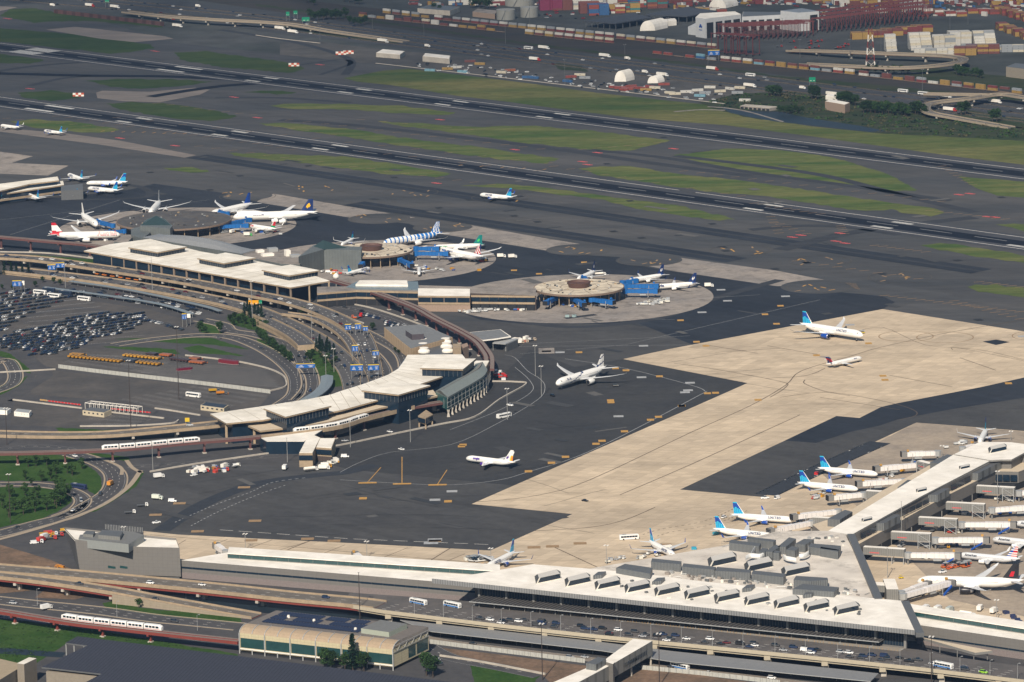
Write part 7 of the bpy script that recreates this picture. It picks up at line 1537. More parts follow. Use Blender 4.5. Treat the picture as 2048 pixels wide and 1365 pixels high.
def sign(x0,y0,x1,y1,lab,m=SB,z=6.5,top=True,bars=3,cat='road sign',name='road_sign'):
    s=scl(x0,y0,z); A=G(x0,y1,z); wd=(x1-x0)/s; H=(y1-y0)/s; t=T(name,lab,cat,(A.x+wd/2,A.y,0)); mb=MB(); mb.box((A.x+wd/2,A.y,z),(wd,.25,H),0,m); bd=part(mb,'board',t)
    if top: mb=MB(); mb.box((A.x+wd/2,A.y,z+H),(wd,.25,H*.16),0,SY); part(mb,'top_strip',t)
    for k in range(bars):
        for j in range(2): mb=MB(); a=A.x+wd*(.1+.5*j); mb.box((a+wd*.17,A.y-.16,z+H*(.2+.62*k/bars)),(wd*(.30-.08*((k+j)%3)),.06,H*.07),0,WHITEP); part(mb,'lettering',bd)
    mb=MB(); 
    for q in (.08,.92): mb.bar((A.x+wd*q,A.y+.25,0),(A.x+wd*q,A.y+.25,z+H*.9),.16,STEEL,5)
    part(mb,'posts',t); return t
for q in ((592,729,630,736.5,'wide blue road sign with yellow top between the tree banks'),(701,731,726,742,'blue road sign at the roof edge of the curved terminal, left of two'),(736,731,758,741,'blue road sign at the roof edge of the curved terminal, right of two'),(704,692,716,703,'blue road sign in the middle of the road bundle'),(745,703,758,711,'small blue road sign above the right lanes'),(690,650,702,660,'upper blue road sign, left of three'),(710,649,722,659,'upper blue road sign, middle of three'),(726,654,736,662,'small upper blue road sign, right of three'),(96,531,111,540,'dark blue sign before the long terminal, left of two'),(112,527,129,536,'dark blue sign before the long terminal, right of two'),(25,563,43,573,'blue sign below the conifers'),(364,629,373,639,'small blue sign at the walkway end'),(1416,102,1439,111,'pale billboard over the rail line')): sign(*q)
sign(374,628,381,636,'white sign panel beside the small blue sign',WHITEP,top=False,bars=0); sign(44,562,49,571,'white sign panel beside the blue sign below the conifers',WHITEP,top=False,bars=0)
sign(497,601,517,609,'orange sign over the lower deck',M('sign_orange',(.7,.32,.01),.5,.05,1),5,False,1); sign(517,601,524,608,'green sign next to the orange sign',SG,5,False,1); sign(370,836,379,844,'yellow diamond sign at the car park exit',SY,3,False,0)
for q in ((572,24,579,32,'green highway sign, left one of a pair'),(587,22,595,29,'green highway sign, right one of a pair'),(604,35,619,43,'slanted green highway sign'),(1618,155,1631,164,'green highway sign above the marsh'),(210,-2,218,5,'green highway sign at the top left')): sign(*q,m=SG,z=7,top=False,bars=1)
# ---------------- trees ----------------
LEAFA=M('leaf_dark',(.018,.04,.014),.9,.35,1.2,col2=(.03,.06,.018),sc2=.4,spec=.1); LEAFB=M('leaf_conifer',(.010,.026,.014),.9,.3,1.2,spec=.1); LEAFC=M('leaf_fresh',(.04,.075,.02),.9,.35,1.2,spec=.1); BARK=M('bark',(.06,.045,.035),.9,.2,2); LEAFR=M('leaf_brown',(.06,.045,.03),.9,.3,1)
vary(LEAFA,.35); vary(LEAFB,.25)
def leafball(mb,c,r,n,s,m,rg,flat=1):
    for _ in range(n):
        while 1:
            v=Vector((rg.uniform(-1,1),rg.uniform(-1,1),rg.uniform(-1,1)))
            if .25<v.length<1: break
        p=Vector((c[0]+v.x*r,c[1]+v.y*r,c[2]+v.z*r*flat)); a=Vector((rg.uniform(-1,1),rg.uniform(-1,1),rg.uniform(-.6,.6))).normalized()*s; b=a.cross(Vector((rg.uniform(-1,1),rg.uniform(-1,1),rg.uniform(-1,1)))).normalized()*s*rg.uniform(.5,.9)
        mb.face([p-a,p-b*.8,p+a,p+b],m)
def tree(kind,seed):
    rg=random.Random(seed); H={'broad':8,'conifer':11,'young':6}[kind]; t=T('tree' if kind!='conifer' else 'conifer_tree','x','tree'); m=MB()
    m.bar((0,0,0),(0,0,H*.55),H*.03,BARK,6,H*.012)
    if kind!='conifer':
        for k in range(6): a=rg.uniform(0,6.28); m.bar((0,0,H*rg.uniform(.25,.5)),(math.cos(a)*H*.25,math.sin(a)*H*.25,H*rg.uniform(.55,.8)),H*.012,BARK,4,H*.005)
    else: m.bar((0,0,H*.5),(0,0,H*.97),H*.014,BARK,5,.02)
    m.build('trunk',t,local=True); m=MB()
    if kind=='conifer':
        for k in range(26):
            z=H*(.08+.9*k/26); r=H*.19*(1-(k/26))**.8*(rg.uniform(.8,1.1))+.15
            for j in range(4): a=rg.uniform(0,6.28); leafball(m,(math.cos(a)*r*.5,math.sin(a)*r*.5,z),r*.6+.1,9,.34,LEAFB,rg,.7)
    else:
        lm=LEAFA if kind=='broad' else M('leaf_young',(.035,.07,.02),.9,.35,1.2,spec=.1)
        for k in range(20 if kind=='broad' else 9):
            a=rg.uniform(0,6.28); q=H*.30*math.sqrt(rg.random()); z=H*rg.uniform(.38,.88); q*=1.15-abs(z/H-.6)*1.6; leafball(m,(math.cos(a)*q,math.sin(a)*q,z),H*rg.uniform(.10,.19),46,.36 if kind=='broad' else .34,lm,rg,.8)
    m.build('crown',t,local=True); return t
TP={'broad':[tree('broad',s) for s in (1,2,3)],'conifer':[tree('conifer',s) for s in (4,5)],'young':[tree('young',s) for s in (6,7)]}
regkids(); TU=set(); rt=random.Random(9); tn={}
def plant_tree(kind,x,y,s,where,grp):
    p=rt.choice(TP[kind]); g_=G(x,y,0); n=tn.get(where,0); tn[where]=n+1; lab={'broad':'dense dark tree ','conifer':'dark pointed conifer ','young':'small young tree '}[kind]+where+', '+nth(n)+' from left'
    if p.name not in TU: TU.add(p.name); p.location=(g_.x,g_.y,0.1); p['label']=lab; p['group']=grp; p.scale=(s,s,s); p.rotation_euler=(0,0,rt.uniform(0,6))
    else: dup(p,(g_.x,g_.y,.1),rt.uniform(0,6),lab,grp,s=s*rt.uniform(.88,1.15))
for x in (-3,9,23,33,45,57): plant_tree('conifer',x,550,1.0,'in the row above the blue sign','conifers above the car park')
for x,y in ((489,632),(495,630),(510,634),(517,637),(523,641),(500,637)): plant_tree('conifer',x,y,1.1,'in the group beside the orange sign','conifers beside the orange sign')
for x,y in ((633,702),(639,704),(645,706),(652,708),(660,710),(668,713),(640,698),(655,702)): plant_tree('conifer',x,y,1.05,'on the bank left of the road bundle','conifers on the bank')
for i in range(16): plant_tree('broad',516+i*4.4+rt.uniform(-2,2),676+i*3.4+rt.uniform(-2,2),.95,'in the long tree bank between the roads','trees in the long bank')
for x,y in ((460,645),(470,640),(478,648),(490,650),(505,655),(520,655),(532,658),(466,652),(485,642)): plant_tree('broad',x,y,.85,'below the conifers by the orange sign','trees below the conifers')
for x,y in ((615,718),(625,712),(640,716),(655,722),(672,728),(622,724),(648,728),(664,736)): plant_tree('broad',x,y,.75,'in front of the bank conifers','trees on the bank')
for x,y,s,w_ in ((439,668,1.1,'standing alone left of the bank'),(401,664,1.0,'by the walkway end'),(410,668,.8,'by the walkway end'),(606,632,.9,'beside the upper ramp'),(614,633,.8,'beside the upper ramp'),(745,662,.9,'by the small lot'),(790,705,.5,'against the plant building'),(797,710,.5,'against the plant building'),(650,1338,1.5,'in front of the station building'),(664,1340,1.5,'in front of the station building'),(690,1343,1.5,'in front of the station building'),(728,1345,1.5,'in front of the station building'),(853,1352,1.6,'right of the station building'),(866,1356,1.5,'right of the station building'),(20,533,.8,'by the left edge below the track'),(40,530,.8,'by the left edge below the track'),(85,566,.7,'above the coaches'),(108,568,.8,'above the coaches'),(120,572,.8,'above the coaches'),(70,575,.6,'above the coaches'),(25,580,.6,'above the coaches'),(4,580,.6,'above the coaches')): plant_tree('broad',x,y,s,w_,'single trees')
plant_tree('conifer',706,1342,2.1,'tall and broad in front of the station building','single trees')
for x,y in ((290,385),(370,375),(480,370),(575,430),(575,460),(690,455),(740,475),(520,505),(260,515),(840,405),(430,535),(570,590),(640,660),(260,690),(380,710),(110,700),(150,830),(300,780),(560,765),(620,770),(650,730),(360,845),(20,780),(330,580),(600,700),(580,800),(480,830),(690,700),(240,870),(90,900)):
    plant_tree('young',x/5.12,860+y/5.12,1.35 if y<600 else 1.7,'on the loop lawns','young trees on the lawns')
plant_tree('young',277,1217,1.2,'brownish against the retaining wall','single trees')
for a,b,n,w_,s in (((620,42),(690,38),9,'beside the far highway signs',1.7),((700,50),(728,52),4,'right of the far highway signs',1.5),((945,16),(978,18),5,'left of the storage tanks',1.6),((1560,228),(1604,228),8,'on the marsh islet',1.0),((1728,225),(1815,232),20,'in the marsh tree belt',1.5),((1676,205),(1712,212),7,'behind the brick pump house',1.5),((1825,228),(1850,232),5,'at the end of the marsh tree belt',1.6),((1922,230),(1932,231),2,'inside the far ramp loop',1.9),((1985,245),(1994,246),2,'below the far ramp loop',1.7),((1625,200),(1634,201),2,'left of the brick pump house',1.9),((1536,192),(1560,195),5,'at the end of the works yard',1.5),((1912,150),(1960,157),7,'below the mustard containers',1.3),((1725,150),(1815,148),8,'below the far loop ramp',1.2),((615,8),(625,10),2,'at the top edge',1.6),((690,6),(720,8),4,'at the top edge',1.6),((870,24),(880,25),2,'by the white shed',1.3)):
    for i in range(n): q=pxline(a,b,i/max(n-1,1)); plant_tree('broad',q[0]+rt.uniform(-2,2),q[1]+rt.uniform(-1.5,1.5),s,w_,'trees in the far distance')

mb=MB(); rg=random.Random(77)                            # reeds and scrub of the marsh
MP=[(1400,205),(1480,188),(1600,184),(1700,198),(1850,212),(1900,235),(2060,258),(2120,270),(2120,284),(1758,266),(1724,252),(1614,234),(1560,222),(1495,220),(1440,213)]
for i in range(900):
    x,y=rg.uniform(1400,2110),rg.uniform(184,284)
    if not inpoly(x,y,MP): continue
    c=G(x,y); leafball(mb,(c.x,c.y,.6),rg.uniform(2,6),14,1.1,rg.choice((LEAFA,LEAFB,M('reed_brown',(.07,.065,.03),.95,.3,.5),LEAFC)),rg,.35)
tag(mb.build('marsh_reeds',org=(0,4200,0)),'reeds and low scrub covering the marsh','reeds',kind='stuff')
mb=MB()
for P_ in ([(-60,1238),(0,1241),(200,1264),(330,1287),(440,1306),(155,1272),(60,1325),(-60,1318)],[(453,640),(524,644),(543,663),(516,663),(465,650)],[(604,716),(629,690),(670,704),(690,740),(650,745)]):
    for i in range(260):
        x,y=rg.uniform(-60,700),rg.uniform(636,1330)
        for k in range(12):
            if inpoly(x,y,P_): break
            x,y=rg.uniform(min(p[0] for p in P_),max(p[0] for p in P_)),rg.uniform(min(p[1] for p in P_),max(p[1] for p in P_))
        else: continue
        c=G(x,y); leafball(mb,(c.x,c.y,.3),rg.uniform(.6,1.8),10,.4,rg.choice((LEAFA,LEAFC)),rg,.4)
tag(mb.build('scrub',org=(0,2600,0)),'low scrub on the banks and the marshy strip','scrub',kind='stuff')
# ---------------- land beyond the airfield: highway, rail lines, works yard, port ----------------
FA=M('far_asphalt',(.062,.066,.072),.95,.2,.05,col2=(.05,.054,.06),sc2=.01,stretch=ST,spec=.1); RB=M('rail_ballast',(.058,.052,.048),1,.25,.1,col2=(.045,.045,.045),sc2=.01,stretch=(PHI,(.1,2,1)),spec=.05)
sheet('highway',[(-60,-40),(512,18),(1024,92),(1536,148),(2100,215),(2100,264),(2000,250),(1800,222),(1600,190),(1536,180),(1300,150),(1024,122),(512,62),(330,25),(-60,0)],FA,L1)
sheet('rail_yard',[(300,-40),(512,-12),(700,12),(1024,45),(1300,78),(1536,122),(1750,150),(2100,190),(2100,214),(1800,180),(1536,147),(1024,90),(700,45),(400,2),(200,-40)],RB,L1)
VERGE=M('verge_grass',(.03,.045,.022),1,.3,.1,col2=(.05,.055,.035),sc2=.02,stretch=(PHI,(.2,2,1)),spec=.05)
for p in ([(512,8),(700,34),(1024,82),(1300,116),(1536,148),(1536,152),(1300,121),(1024,86),(700,38),(512,12)],[(1536,150),(1700,165),(1850,180),(2100,200),(2100,206),(1850,188),(1700,176),(1536,156)],[(560,50),(700,70),(800,84),(790,88),(690,76),(560,57)],[(1800,150),(1900,142),(2100,160),(2100,186),(1950,172),(1850,160)],[(1680,128),(1900,138),(1880,146),(1700,140)],[(1400,205),(1480,188),(1600,184),(1700,198),(1850,212),(1900,235),(2060,258),(2120,268),(2120,286),(1758,267),(1491,235),(1418,215)],[(1100,125),(1160,132),(1180,145),(1120,140)],[(1930,220),(2100,245),(2100,262),(2020,255),(1900,235)]): sheet_w('verge',ragged([G(a,b) for a,b in p],2,8),VERGE,L2+.02)
sheet('canal',[(1440,214),(1495,222),(1560,224),(1614,236),(1680,246),(1724,253),(1775,263),(1741,265),(1655,255),(1553,244),(1505,236),(1460,226)],WATER,L3+.03)
sheet('works_yard',[(620,80),(700,92),(760,98),(1024,124),(1300,152),(1536,182),(1560,200),(1449,209),(1024,160),(752,129),(560,110),(560,85)],M('yard_asphalt',(.10,.095,.09),.95,.2,.05,col2=(.07,.07,.07),sc2=.01,spec=.1),L2+.01)
kerb([(752,127),(1024,158),(1449,208)],2.2,.3,CONCW); kerb([(512,71),(560,78),(640,87)],1.5,.5,CONCW); kerb([(1416,214),(1455,217),(1500,225),(1565,244)],3,.3,CONCG); kerb([(1348,224),(1400,220),(1450,221)],5,.1,CONCG)
for o,q in enumerate(HWL):
    for s in (-11,11): kerb(q,.8,.8,M('far_barrier',(.22,.185,.15),.9,.1,.3),L2+.05,3,'concrete_barrier')
    mb=MB(); P=path(q,L2+.04,3)
    for s in (-6,-2,2,6): ribbon(mb,offs(P,s),.09,.09,DWHITE)
    mb.build('road_markings',kind='structure')
VP['f1']=viaduct('elevated_road','far overpass descending beside the highway signs',[(250,24,5),(330,33,6.5),(430,40,7),(512,44,7),(587,50,6),(662,63,3),(812,84,.8)],11,DGREY,span=40,par=M('far_beige_parapet',(.30,.25,.19),.85,.1,.5))
FBP=M('far_beige_parapet'); ORR=M('faded_red_girder',(.28,.10,.06),.7,.1,1)
VP['f2']=viaduct('elevated_road','far looping ramp with faded red girder in front of the white container stacks',[(1578,101,3),(1686,104,7),(1786,108,8),(1873,111,8),(1915,115,8),(1926,119,8),(1918,125,8),(1861,133,8),(1786,136,8),(1661,131,7),(1606,128,5)],12,ORR,span=45,par=FBP)
VP['f3']=viaduct('elevated_road','far hairpin ramp at the right edge beyond the marsh',[(2110,203,8),(2048,195,8),(1998,189,8),(1936,198,8),(1873,205,7),(1852,213,6),(1858,225,5),(1911,236,3),(2023,256,.6)],11,DGREY,span=40,par=FBP); VP['f4']=viaduct('elevated_road','far straight ramp joining the hairpin ramp',[(1850,188,6),(1905,189,7),(1960,190,8),(1985,190,8)],9,DGREY,span=40,par=FBP)
# containers: trains first, then yard stacks; the nearest 300 are objects of their own
CCo={'white':(.62,.60,.55),'cream':(.60,.54,.42),'mustard':(.36,.22,.05),'brown':(.16,.045,.035),'dark red':(.18,.025,.025),'red':(.26,.045,.03),'grey':(.30,.32,.34),'pale blue':(.18,.36,.45),'blue':(.02,.10,.26),'magenta':(.20,.012,.06),'green':(.02,.22,.08),'teal':(.03,.17,.17),'orange':(.30,.09,.035)}
CCo={k:tuple(.82*q+.02 for q in v) for k,v in CCo.items()}
CN=[]
def crow(a,b,gap,cols0,cols1,lab,prob1=.85):
    P=[G(*a),G(*b)]; d=P[1]-P[0]; L=d.length; n=int(L/gap); hd=math.degrees(math.atan2(d.y,d.x)); cars=MB()
    for i in range(n):
        p=P[0]+d*((i+.5)/n); e=d.normalized(); cars.box((p.x,p.y,.5),(gap*.93,2.6,.6),R(hd),BRF)
        for x in (-5.5,5.5): q=p+e*x; cars.box((q.x,q.y,.05),(2,2.2,.5),R(hd),BLACK)
        if rv.random()<.96: CN.append((p.y,Vector((p.x,p.y,1.1)),hd,rv.choice(cols0),lab+', lower tier, '+nth(i)+' from left',lab))
        if rv.random()<prob1: CN.append((p.y,Vector((p.x,p.y,3.7)),hd,rv.choice(cols1),lab+', upper tier, '+nth(i)+' from left',lab))
    tag(cars.build('rail_wagons'),'row of low flat rail wagons carrying the '+lab,'train')
crow((764,27),(860,38),15.5,['brown','mustard'],['white','cream','grey','white'],'container train left of the tanks'); crow((868,40),(1229,77),15.5,['brown','mustard','brown','dark red'],['white','white','cream','grey'],'container train below the tanks'); crow((1232,78),(1434,99),16,['brown','mustard','brown'],['white','cream','grey'],'container train below the white building')
crow((717,34),(1010,66),15.8,['mustard','brown','mustard','grey','white'],['mustard','white','brown','cream'],'lower train left of the tanks',.45); crow((1049,69),(1229,88),15.8,['brown','dark red','mustard'],['white','cream','white'],'lower train below the tanks',1)
crow((1304,108),(1434,123),15.5,['brown','blue','red','grey'],['green','brown','pale blue'],'mixed train at the red gantries',.3); crow((1440,123),(1711,151),15.5,['mustard','brown','pale blue','grey','red'],['brown','mustard','white','grey','dark red'],'mixed train beside the works yard',.8); crow((1716,152),(2046,190),16.5,['brown','white','mustard','grey','dark red'],['mustard','dark red','grey','brown'],'mixed train below the loop ramp',.7)
def block(px,nx,ny,nz,cols,lab,hd=100,step=0,gx=12.6,gy=2.55):
    """yard stack: px = nearest corner on the left; nx containers end to end, ny side by side"""
    p0=G(*px); a=R(hd); e=Vector((math.cos(a),math.sin(a),0)); f=Vector((math.sin(a),-math.cos(a),0)); k=0
    for j in range(ny):
        h=nz if not step or j>=step else max(1,int(nz*(j+1)/(step+1)))
        for i in range(nx):
            for l in range(h if rv.random()<.9 or step else max(1,h-1)):
                p=p0+e*(gx*(i+.5))+f*(gy*(j+.5)); k+=1; CN.append((p.y,Vector((p.x,p.y,.1+l*2.6)),hd,rv.choice(cols),lab+', layer %d, column %d, row %d'%(l+1,j+1,i+1),lab))
Wc=['white']*5+['cream','grey']
block((1773,104),1,7,7,Wc,'leftmost white stack',hd=5,step=4,gx=12.6,gy=-2.55); block((1822,102),2,9,7,Wc,'middle stepped white stack',hd=5,step=6,gy=-2.55); block((1868,100),2,6,6,Wc,'third white stack',hd=5,gy=-2.55); block((1900,93),2,8,6,Wc,'fourth white stack',hd=5,gy=-2.55); block((1950,93),2,8,6,Wc,'right stepped white stack',hd=5,step=5,gy=-2.55)
block((1828,112),5,3,3,Wc,'low white stack by the ramp',hd=-3,gy=-2.55); block((1908,112),2,3,4,['brown','mustard','mustard','brown'],'brown mustard stack by the ramp',hd=-3,gy=-2.55); block((1932,109),3,4,4,['brown','mustard','brown'],'second brown and mustard stack',hd=-3,gy=-2.55); block((1958,106),6,4,3,['grey','white','grey','cream'],'grey and white right hand stack',hd=-3,gy=-2.55)
for i in range(5): block((1704+i*30,80-i*3.5),2,6,3,['mustard','brown','mustard','dark red'],'mustard and brown field, part %d'%(i+1),hd=5,gy=-2.55)
for i in range(6): block((1990+i*14,28+i*4),1,9,3,['mustard','brown','red','dark red','mustard'],'field at the top right, part %d'%(i+1),hd=5,gy=-2.55)
for i in range(4): block((1998+i*16,62+i*6),1,9,3,['mustard','brown','mustard','dark red'],'lower field at the top right, part %d'%(i+1),hd=5,gy=-2.55)
for x,y,c,lab in ((1080,22,['magenta'],'magenta stack right of the tanks'),(1105,22,['magenta','brown'],'second magenta stack'),(1142,20,Wc,'white stack at the top'),(1162,19,Wc,'second white stack at the top'),(1186,18,Wc,'third white stack at the top'),(1215,20,['red','brown','white'],'red stack at the top'),(1240,17,['brown','red','blue'],'brown stack at the top'),(1268,16,['teal','brown','white','red'],'mixed stack at the top'),(1295,18,['brown','teal','orange'],'second mixed stack at the top'),(1160,28,['red','orange','brown'],'low red stack'),(1178,32,['blue','blue','red'],'blue and red stack'),(1210,28,['white','mustard','red'],'white and mustard stack'),(1240,26,['mustard','brown','teal'],'mustard stack'),(1668,11,Wc,'pale stack behind the gantries'),(1700,11,['mustard','brown','mustard'],'mustard stack behind the gantries'),(1735,14,['mustard','white','brown'],'mixed stack behind the gantries'),(1765,16,['mustard','brown'],'brown stack behind the gantries'),(1805,22,['white','grey'],'tall white stack behind the gantries'),(980,12,['dark red','white'],'stack left of the big tank'),(1830,10,['mustard','brown'],'stack at the top, right of the gantries')):
    block((x,y),2,8,5 if 'mustard' not in c else 4,c,lab,hd=5,gy=-2.55)
for i in range(26):
    x=1345+i*28; block((x,rv.uniform(-6,9)),2,4,rv.choice((1,2,3)),rv.choice((['mustard','brown'],['white','red','grey'],['brown','dark red','red'],['white','cream'])),'top edge field, part %d'%(i+1),hd=5,gy=-2.55)
for i in range(9): block((1848+i*22,30+rv.uniform(-4,4)),1,7,2,['brown','mustard','red','white'],'truck lane field, part %d'%(i+1),hd=5,gy=-2.55)
for i in range(7): block((1350+i*14,22+rv.uniform(-3,3)),1,4,1,['white','red','mustard'],'lot beside the arched tent, part %d'%(i+1),hd=5,gy=-2.55)
for x,y,c in ((860,143,'pale blue'),(1003,147,'cream'),(1020,143,'orange'),(1055,157,'blue'),(1068,158,'blue'),(925,146,'pale blue'),(1135,165,'blue'),(1170,158,'grey'),(1160,152,'cream'),(1142,156,'red'),(1310,178,'cream'),(1350,190,'cream'),(1372,186,'white'),(1395,183,'white'),(1410,188,'grey'),(1440,185,'cream'),(1460,180,'white'),(1475,188,'grey'),(1480,178,'cream'),(1340,188,'cream'),(1490,203,'white'),(1420,177,'white'),(1400,194,'pale blue'),(912,137,'white'),(895,140,'mustard'),(880,120,'red'),(940,125,'brown'),(960,130,'mustard'),(1240,178,'red'),(1255,180,'red'),(1270,178,'red'),(1285,179,'red'),(1300,176,'red'),(1262,175,'red'),(1228,177,'red'),(1248,182,'red'),(1292,182,'mustard'),(1328,171,'red')):
    p=G(x,y); CN.append((p.y,Vector((p.x,p.y,.1)),rv.uniform(-50,20),c,'lying alone in the works yard, numbered by distance','containers in the works yard'))
CN.sort(key=lambda c:c[0]); cfar=MB(); GV=0; cl={}
for i,(d,p,hd,c,lab,grp) in enumerate(CN):
    if i<300:
        n=cl.get(lab,0); cl[lab]=n+1
        if 'numbered' in lab: lab='lying in the works yard, '+nth(n)+' nearest'
        put('cont',0,0,hd,c+' container '+('' if 'lying' in lab else 'in the ')+lab,w=p,group=grp,color=CCo[c])
    else: cfar.box(p,(12.2,2.44,2.55),R(hd),M('cont_'+c.replace(' ','_'),CCo[c],.6,.1,.4))
for i in range(700):
    x=rv.uniform(1340,2060) if i%3 else rv.uniform(820,1340); y=rv.uniform(-10,16) if i%2 else rv.uniform(-8,34); 
    if i%3==0: y=rv.uniform(-10,12)
    if 1380<x<1640 and y>10: continue
    c_=rv.choice(('white','brown','mustard','grey','dark red','blue','white','brown')); p=G(x,y); cfar.box((p.x,p.y,.2),(rv.choice((5,8,12)),2.5,rv.choice((2.6,2.6,5.2,1.5))),R(rv.choice((5,95,-44))),M('cont_'+c_.replace(' ','_'),CCo[c_],.6,.1,.4))
tag(cfar.build('container_stacks',org=(0,5200,0)),'masses of coloured shipping containers stacked in the far port','containers',kind='stuff')
# rubber tyred gantries
def gantry():
    t=T('gantry_crane','x','crane'); GR=M('gantry_red',(.13,.035,.034),.6,.15,1,oc=False)
    for s in (-1,1):
        m=MB(); 
        for x in (-5,5): m.bar((x,s*10,1),(x,s*10,20),.38,GR,4)
        m.bar((-6,s*10,2),(6,s*10,2),.42,GR,4); m.build('leg_frame',t,local=True); m=MB()
        for x in (-5,5): m.bar((x,s*10-.3,.8),(x,s*10+.3,.8),.8,BLACK,8)
        m.build('wheels',t,local=True)
    m=MB(); 
    for x in (-4,4): m.bar((x,-12,20),(x,12,20),.5,GR,4)
    m.build('top_beam',t,local=True); m=MB(); m.box((0,3,18),(7,3,1.6),0,LGREY); m.build('trolley',t,local=True); return t
gy_=gantry(); regkids(); gn=0
def gput(x,y,hd,where,s=1):
    global gn
    p=G(x,y); gn+=1
    if gn==1: gy_.location=(p.x,p.y,.1); gy_.rotation_euler=(0,0,R(hd)); gy_['label']='dark red gantry crane '+where; gy_['group']='dark red gantry cranes'; gy_.scale=(s,s,s)
    else: dup(gy_,(p.x,p.y,.1),R(hd),'dark red gantry crane '+where,'dark red gantry cranes',s=s)
for i in range(26): gput(1452+i*6.4,77-i*.3+(i%3)*3,80,'before the white building, '+nth(i)+' from the left',.85)
for i in range(66): gput(1640+(i%22)*9.6+(i//22)*4,66-(i%22)*1.2-(i//22)*8,80,'in the '+('front','middle','rear')[i//22]+' row below the stacks, '+nth(i%22)+' from left',.85)
for i in range(5): gput(1445+i*13,108+i*.8,45,'over the rail line, '+nth(i)+' from left',1.15)
# sheds, tanks, halls
def fbox(name,label,px,z,m,mt=None,cat='building'): return boxpx(name,label,px,z,m=m,mt=mt,cat=cat)
DK=M('dark_shed_roof',(.055,.06,.072),.7,.1,.3)
for lb,px in (('dark flat roofed shed, front one of two in the port',[(1169,42),(1231,47),(1304,35),(1264,26)]),('dark flat roofed shed, rear one of two in the port',[(1289,29),(1374,33),(1434,22),(1374,14)])):
    t=building('open_shed',lb,'shed',G(*px[0])); P=PX(px,8); mb=MB(); mb.prism(P,6.8,8,DK,DK,True); part(mb,'roof',t)
    for i in range(4):
        for k in range(5): q=P[i]+(P[(i+1)%4]-P[i])*(k/5); q=q+(cen(P)-q)*.04; mb=MB(); mb.bar((q.x,q.y,0),(q.x,q.y,6.8),.4,DGREY,4); part(mb,'post',t)
WB_=M('far_white_wall',(.52,.53,.54),.7,.08,.3)
b1=building('port_hall','tall white port building with dark bays and a small blue emblem','building',G(1445,75)); P=PX([(1391,35),(1411,38),(1482,29),(1470,23),(1400,27)],23)
mb=MB(); mb.prism(P,0,23,WB_,ROOFW); part(mb,'wall',b1); A,B=P[1],P[2]
facade(b1,A,B,0,19,4,3.5,SHADE,name='dark_bay',sill=0,head=1)
mb=MB(); c=P[0]+(P[1]-P[0])*.5+Vector((-.6,-.6,-5)); 
d_=(P[1]-P[0]).normalized(); n_=Vector((d_.y,-d_.x,0)); n_=n_ if n_.y<0 else -n_
o_=P[0]+(P[1]-P[0])*.5+n_*.2; 
for (u_,v_,r_) in ((0,14,2.0),(-1.8,12.6,1.2),(1.9,12.8,1.3)): mb.face([Vector((o_.x,o_.y,0))+d_*(u_+math.cos(k)*r_)+Vector((0,0,v_+math.sin(k)*r_)) for k in [i*math.pi/4 for i in range(8)]],UB)
mb.face([Vector((o_.x,o_.y,0))+d_*x+Vector((0,0,z)) for x,z in ((-3,8.6),(3,8.6),(3,9.5),(-3,9.5))],UB); part(mb,'emblem',b1)
fbox('annex','low white annex at the left of the tall port building',[(1376,54),(1392,56),(1411,50),(1392,46)],9,WB_)
mid=fbox('open_hall','grey hall with open bays between the two white port buildings',[(1484,34),(1562,30),(1590,25),(1486,24)],17,WB_,DGREY); facade(mid,G(1484,34,17),G(1562,30,17),0,13,5,3,SHADE,name='dark_bay',sill=0)  # dark sheets over the open bays stand in for the shade inside
b2=fbox('port_hall','white port hall with grey roof and one dark tall door',[(1561,22),(1597,26),(1638,23),(1604,17)],22,WB_,M('far_grey_roof',(.20,.23,.27),.7,.1,.3)); facade(b2,G(1618,25,22),G(1637,23,22),0,19,1,3,SHADE,name='door',sill=0)
def quonset(label,x0,x1,y,h,dep=30):
    s=scl(x0,y); A,B=G(x0,y),G(x1,y); r=(B-A).length/2; t=building('arched_tent',label,'tent',(A+B)/2); c=(A+B)/2; mb=MB(); ax=Vector((.55,.85,0))*dep
    mb.loft([[c+ax*q+Vector((math.cos(a)*r,0,math.sin(a)*h)) for a in [math.pi*k/10 for k in range(11)]] for q in (0,1)],ROOFW,True); part(mb,'shell',t)
for a in (('white arched tent beside the front dark shed',1280,1310,62,12),('white arched tent at the top beside the rear dark shed',1418,1452,17,12),('large white arched tent in the works yard',1229,1252,164,12,18),('small cream arched tent in the works yard',1295,1316,167,8,14)): quonset(*a)
def tank(label,x,y,d,h):
    s=scl(x,y); r=d/2/s; c=G(x,y); c.y+=r; t=building('storage_tank',label,'tank',c); mb=MB(); mb.loft([[Vector((c.x+math.cos(2*math.pi*k/32)*r*q,c.y+math.sin(2*math.pi*k/32)*r*q,z)) for k in range(32)] for z,q in ((0,1),(h,1),(h+1.2,.1))],M('tank_grey',(.27,.27,.25),.6,.06,.2)); part(mb,'shell',t)
    mb=MB(); mb.bar((c.x,c.y-r-.2,h),(c.x-r*.5,c.y-r-.2,0),.3,DGREY,4); part(mb,'stair',t)
tank('pale grey storage tank, left and nearer of two',1012,41,38,12); tank('pale grey storage tank, right one of two',1059,36,36,12); tank('large cream storage tank behind the two grey ones',1040,14,60,14)
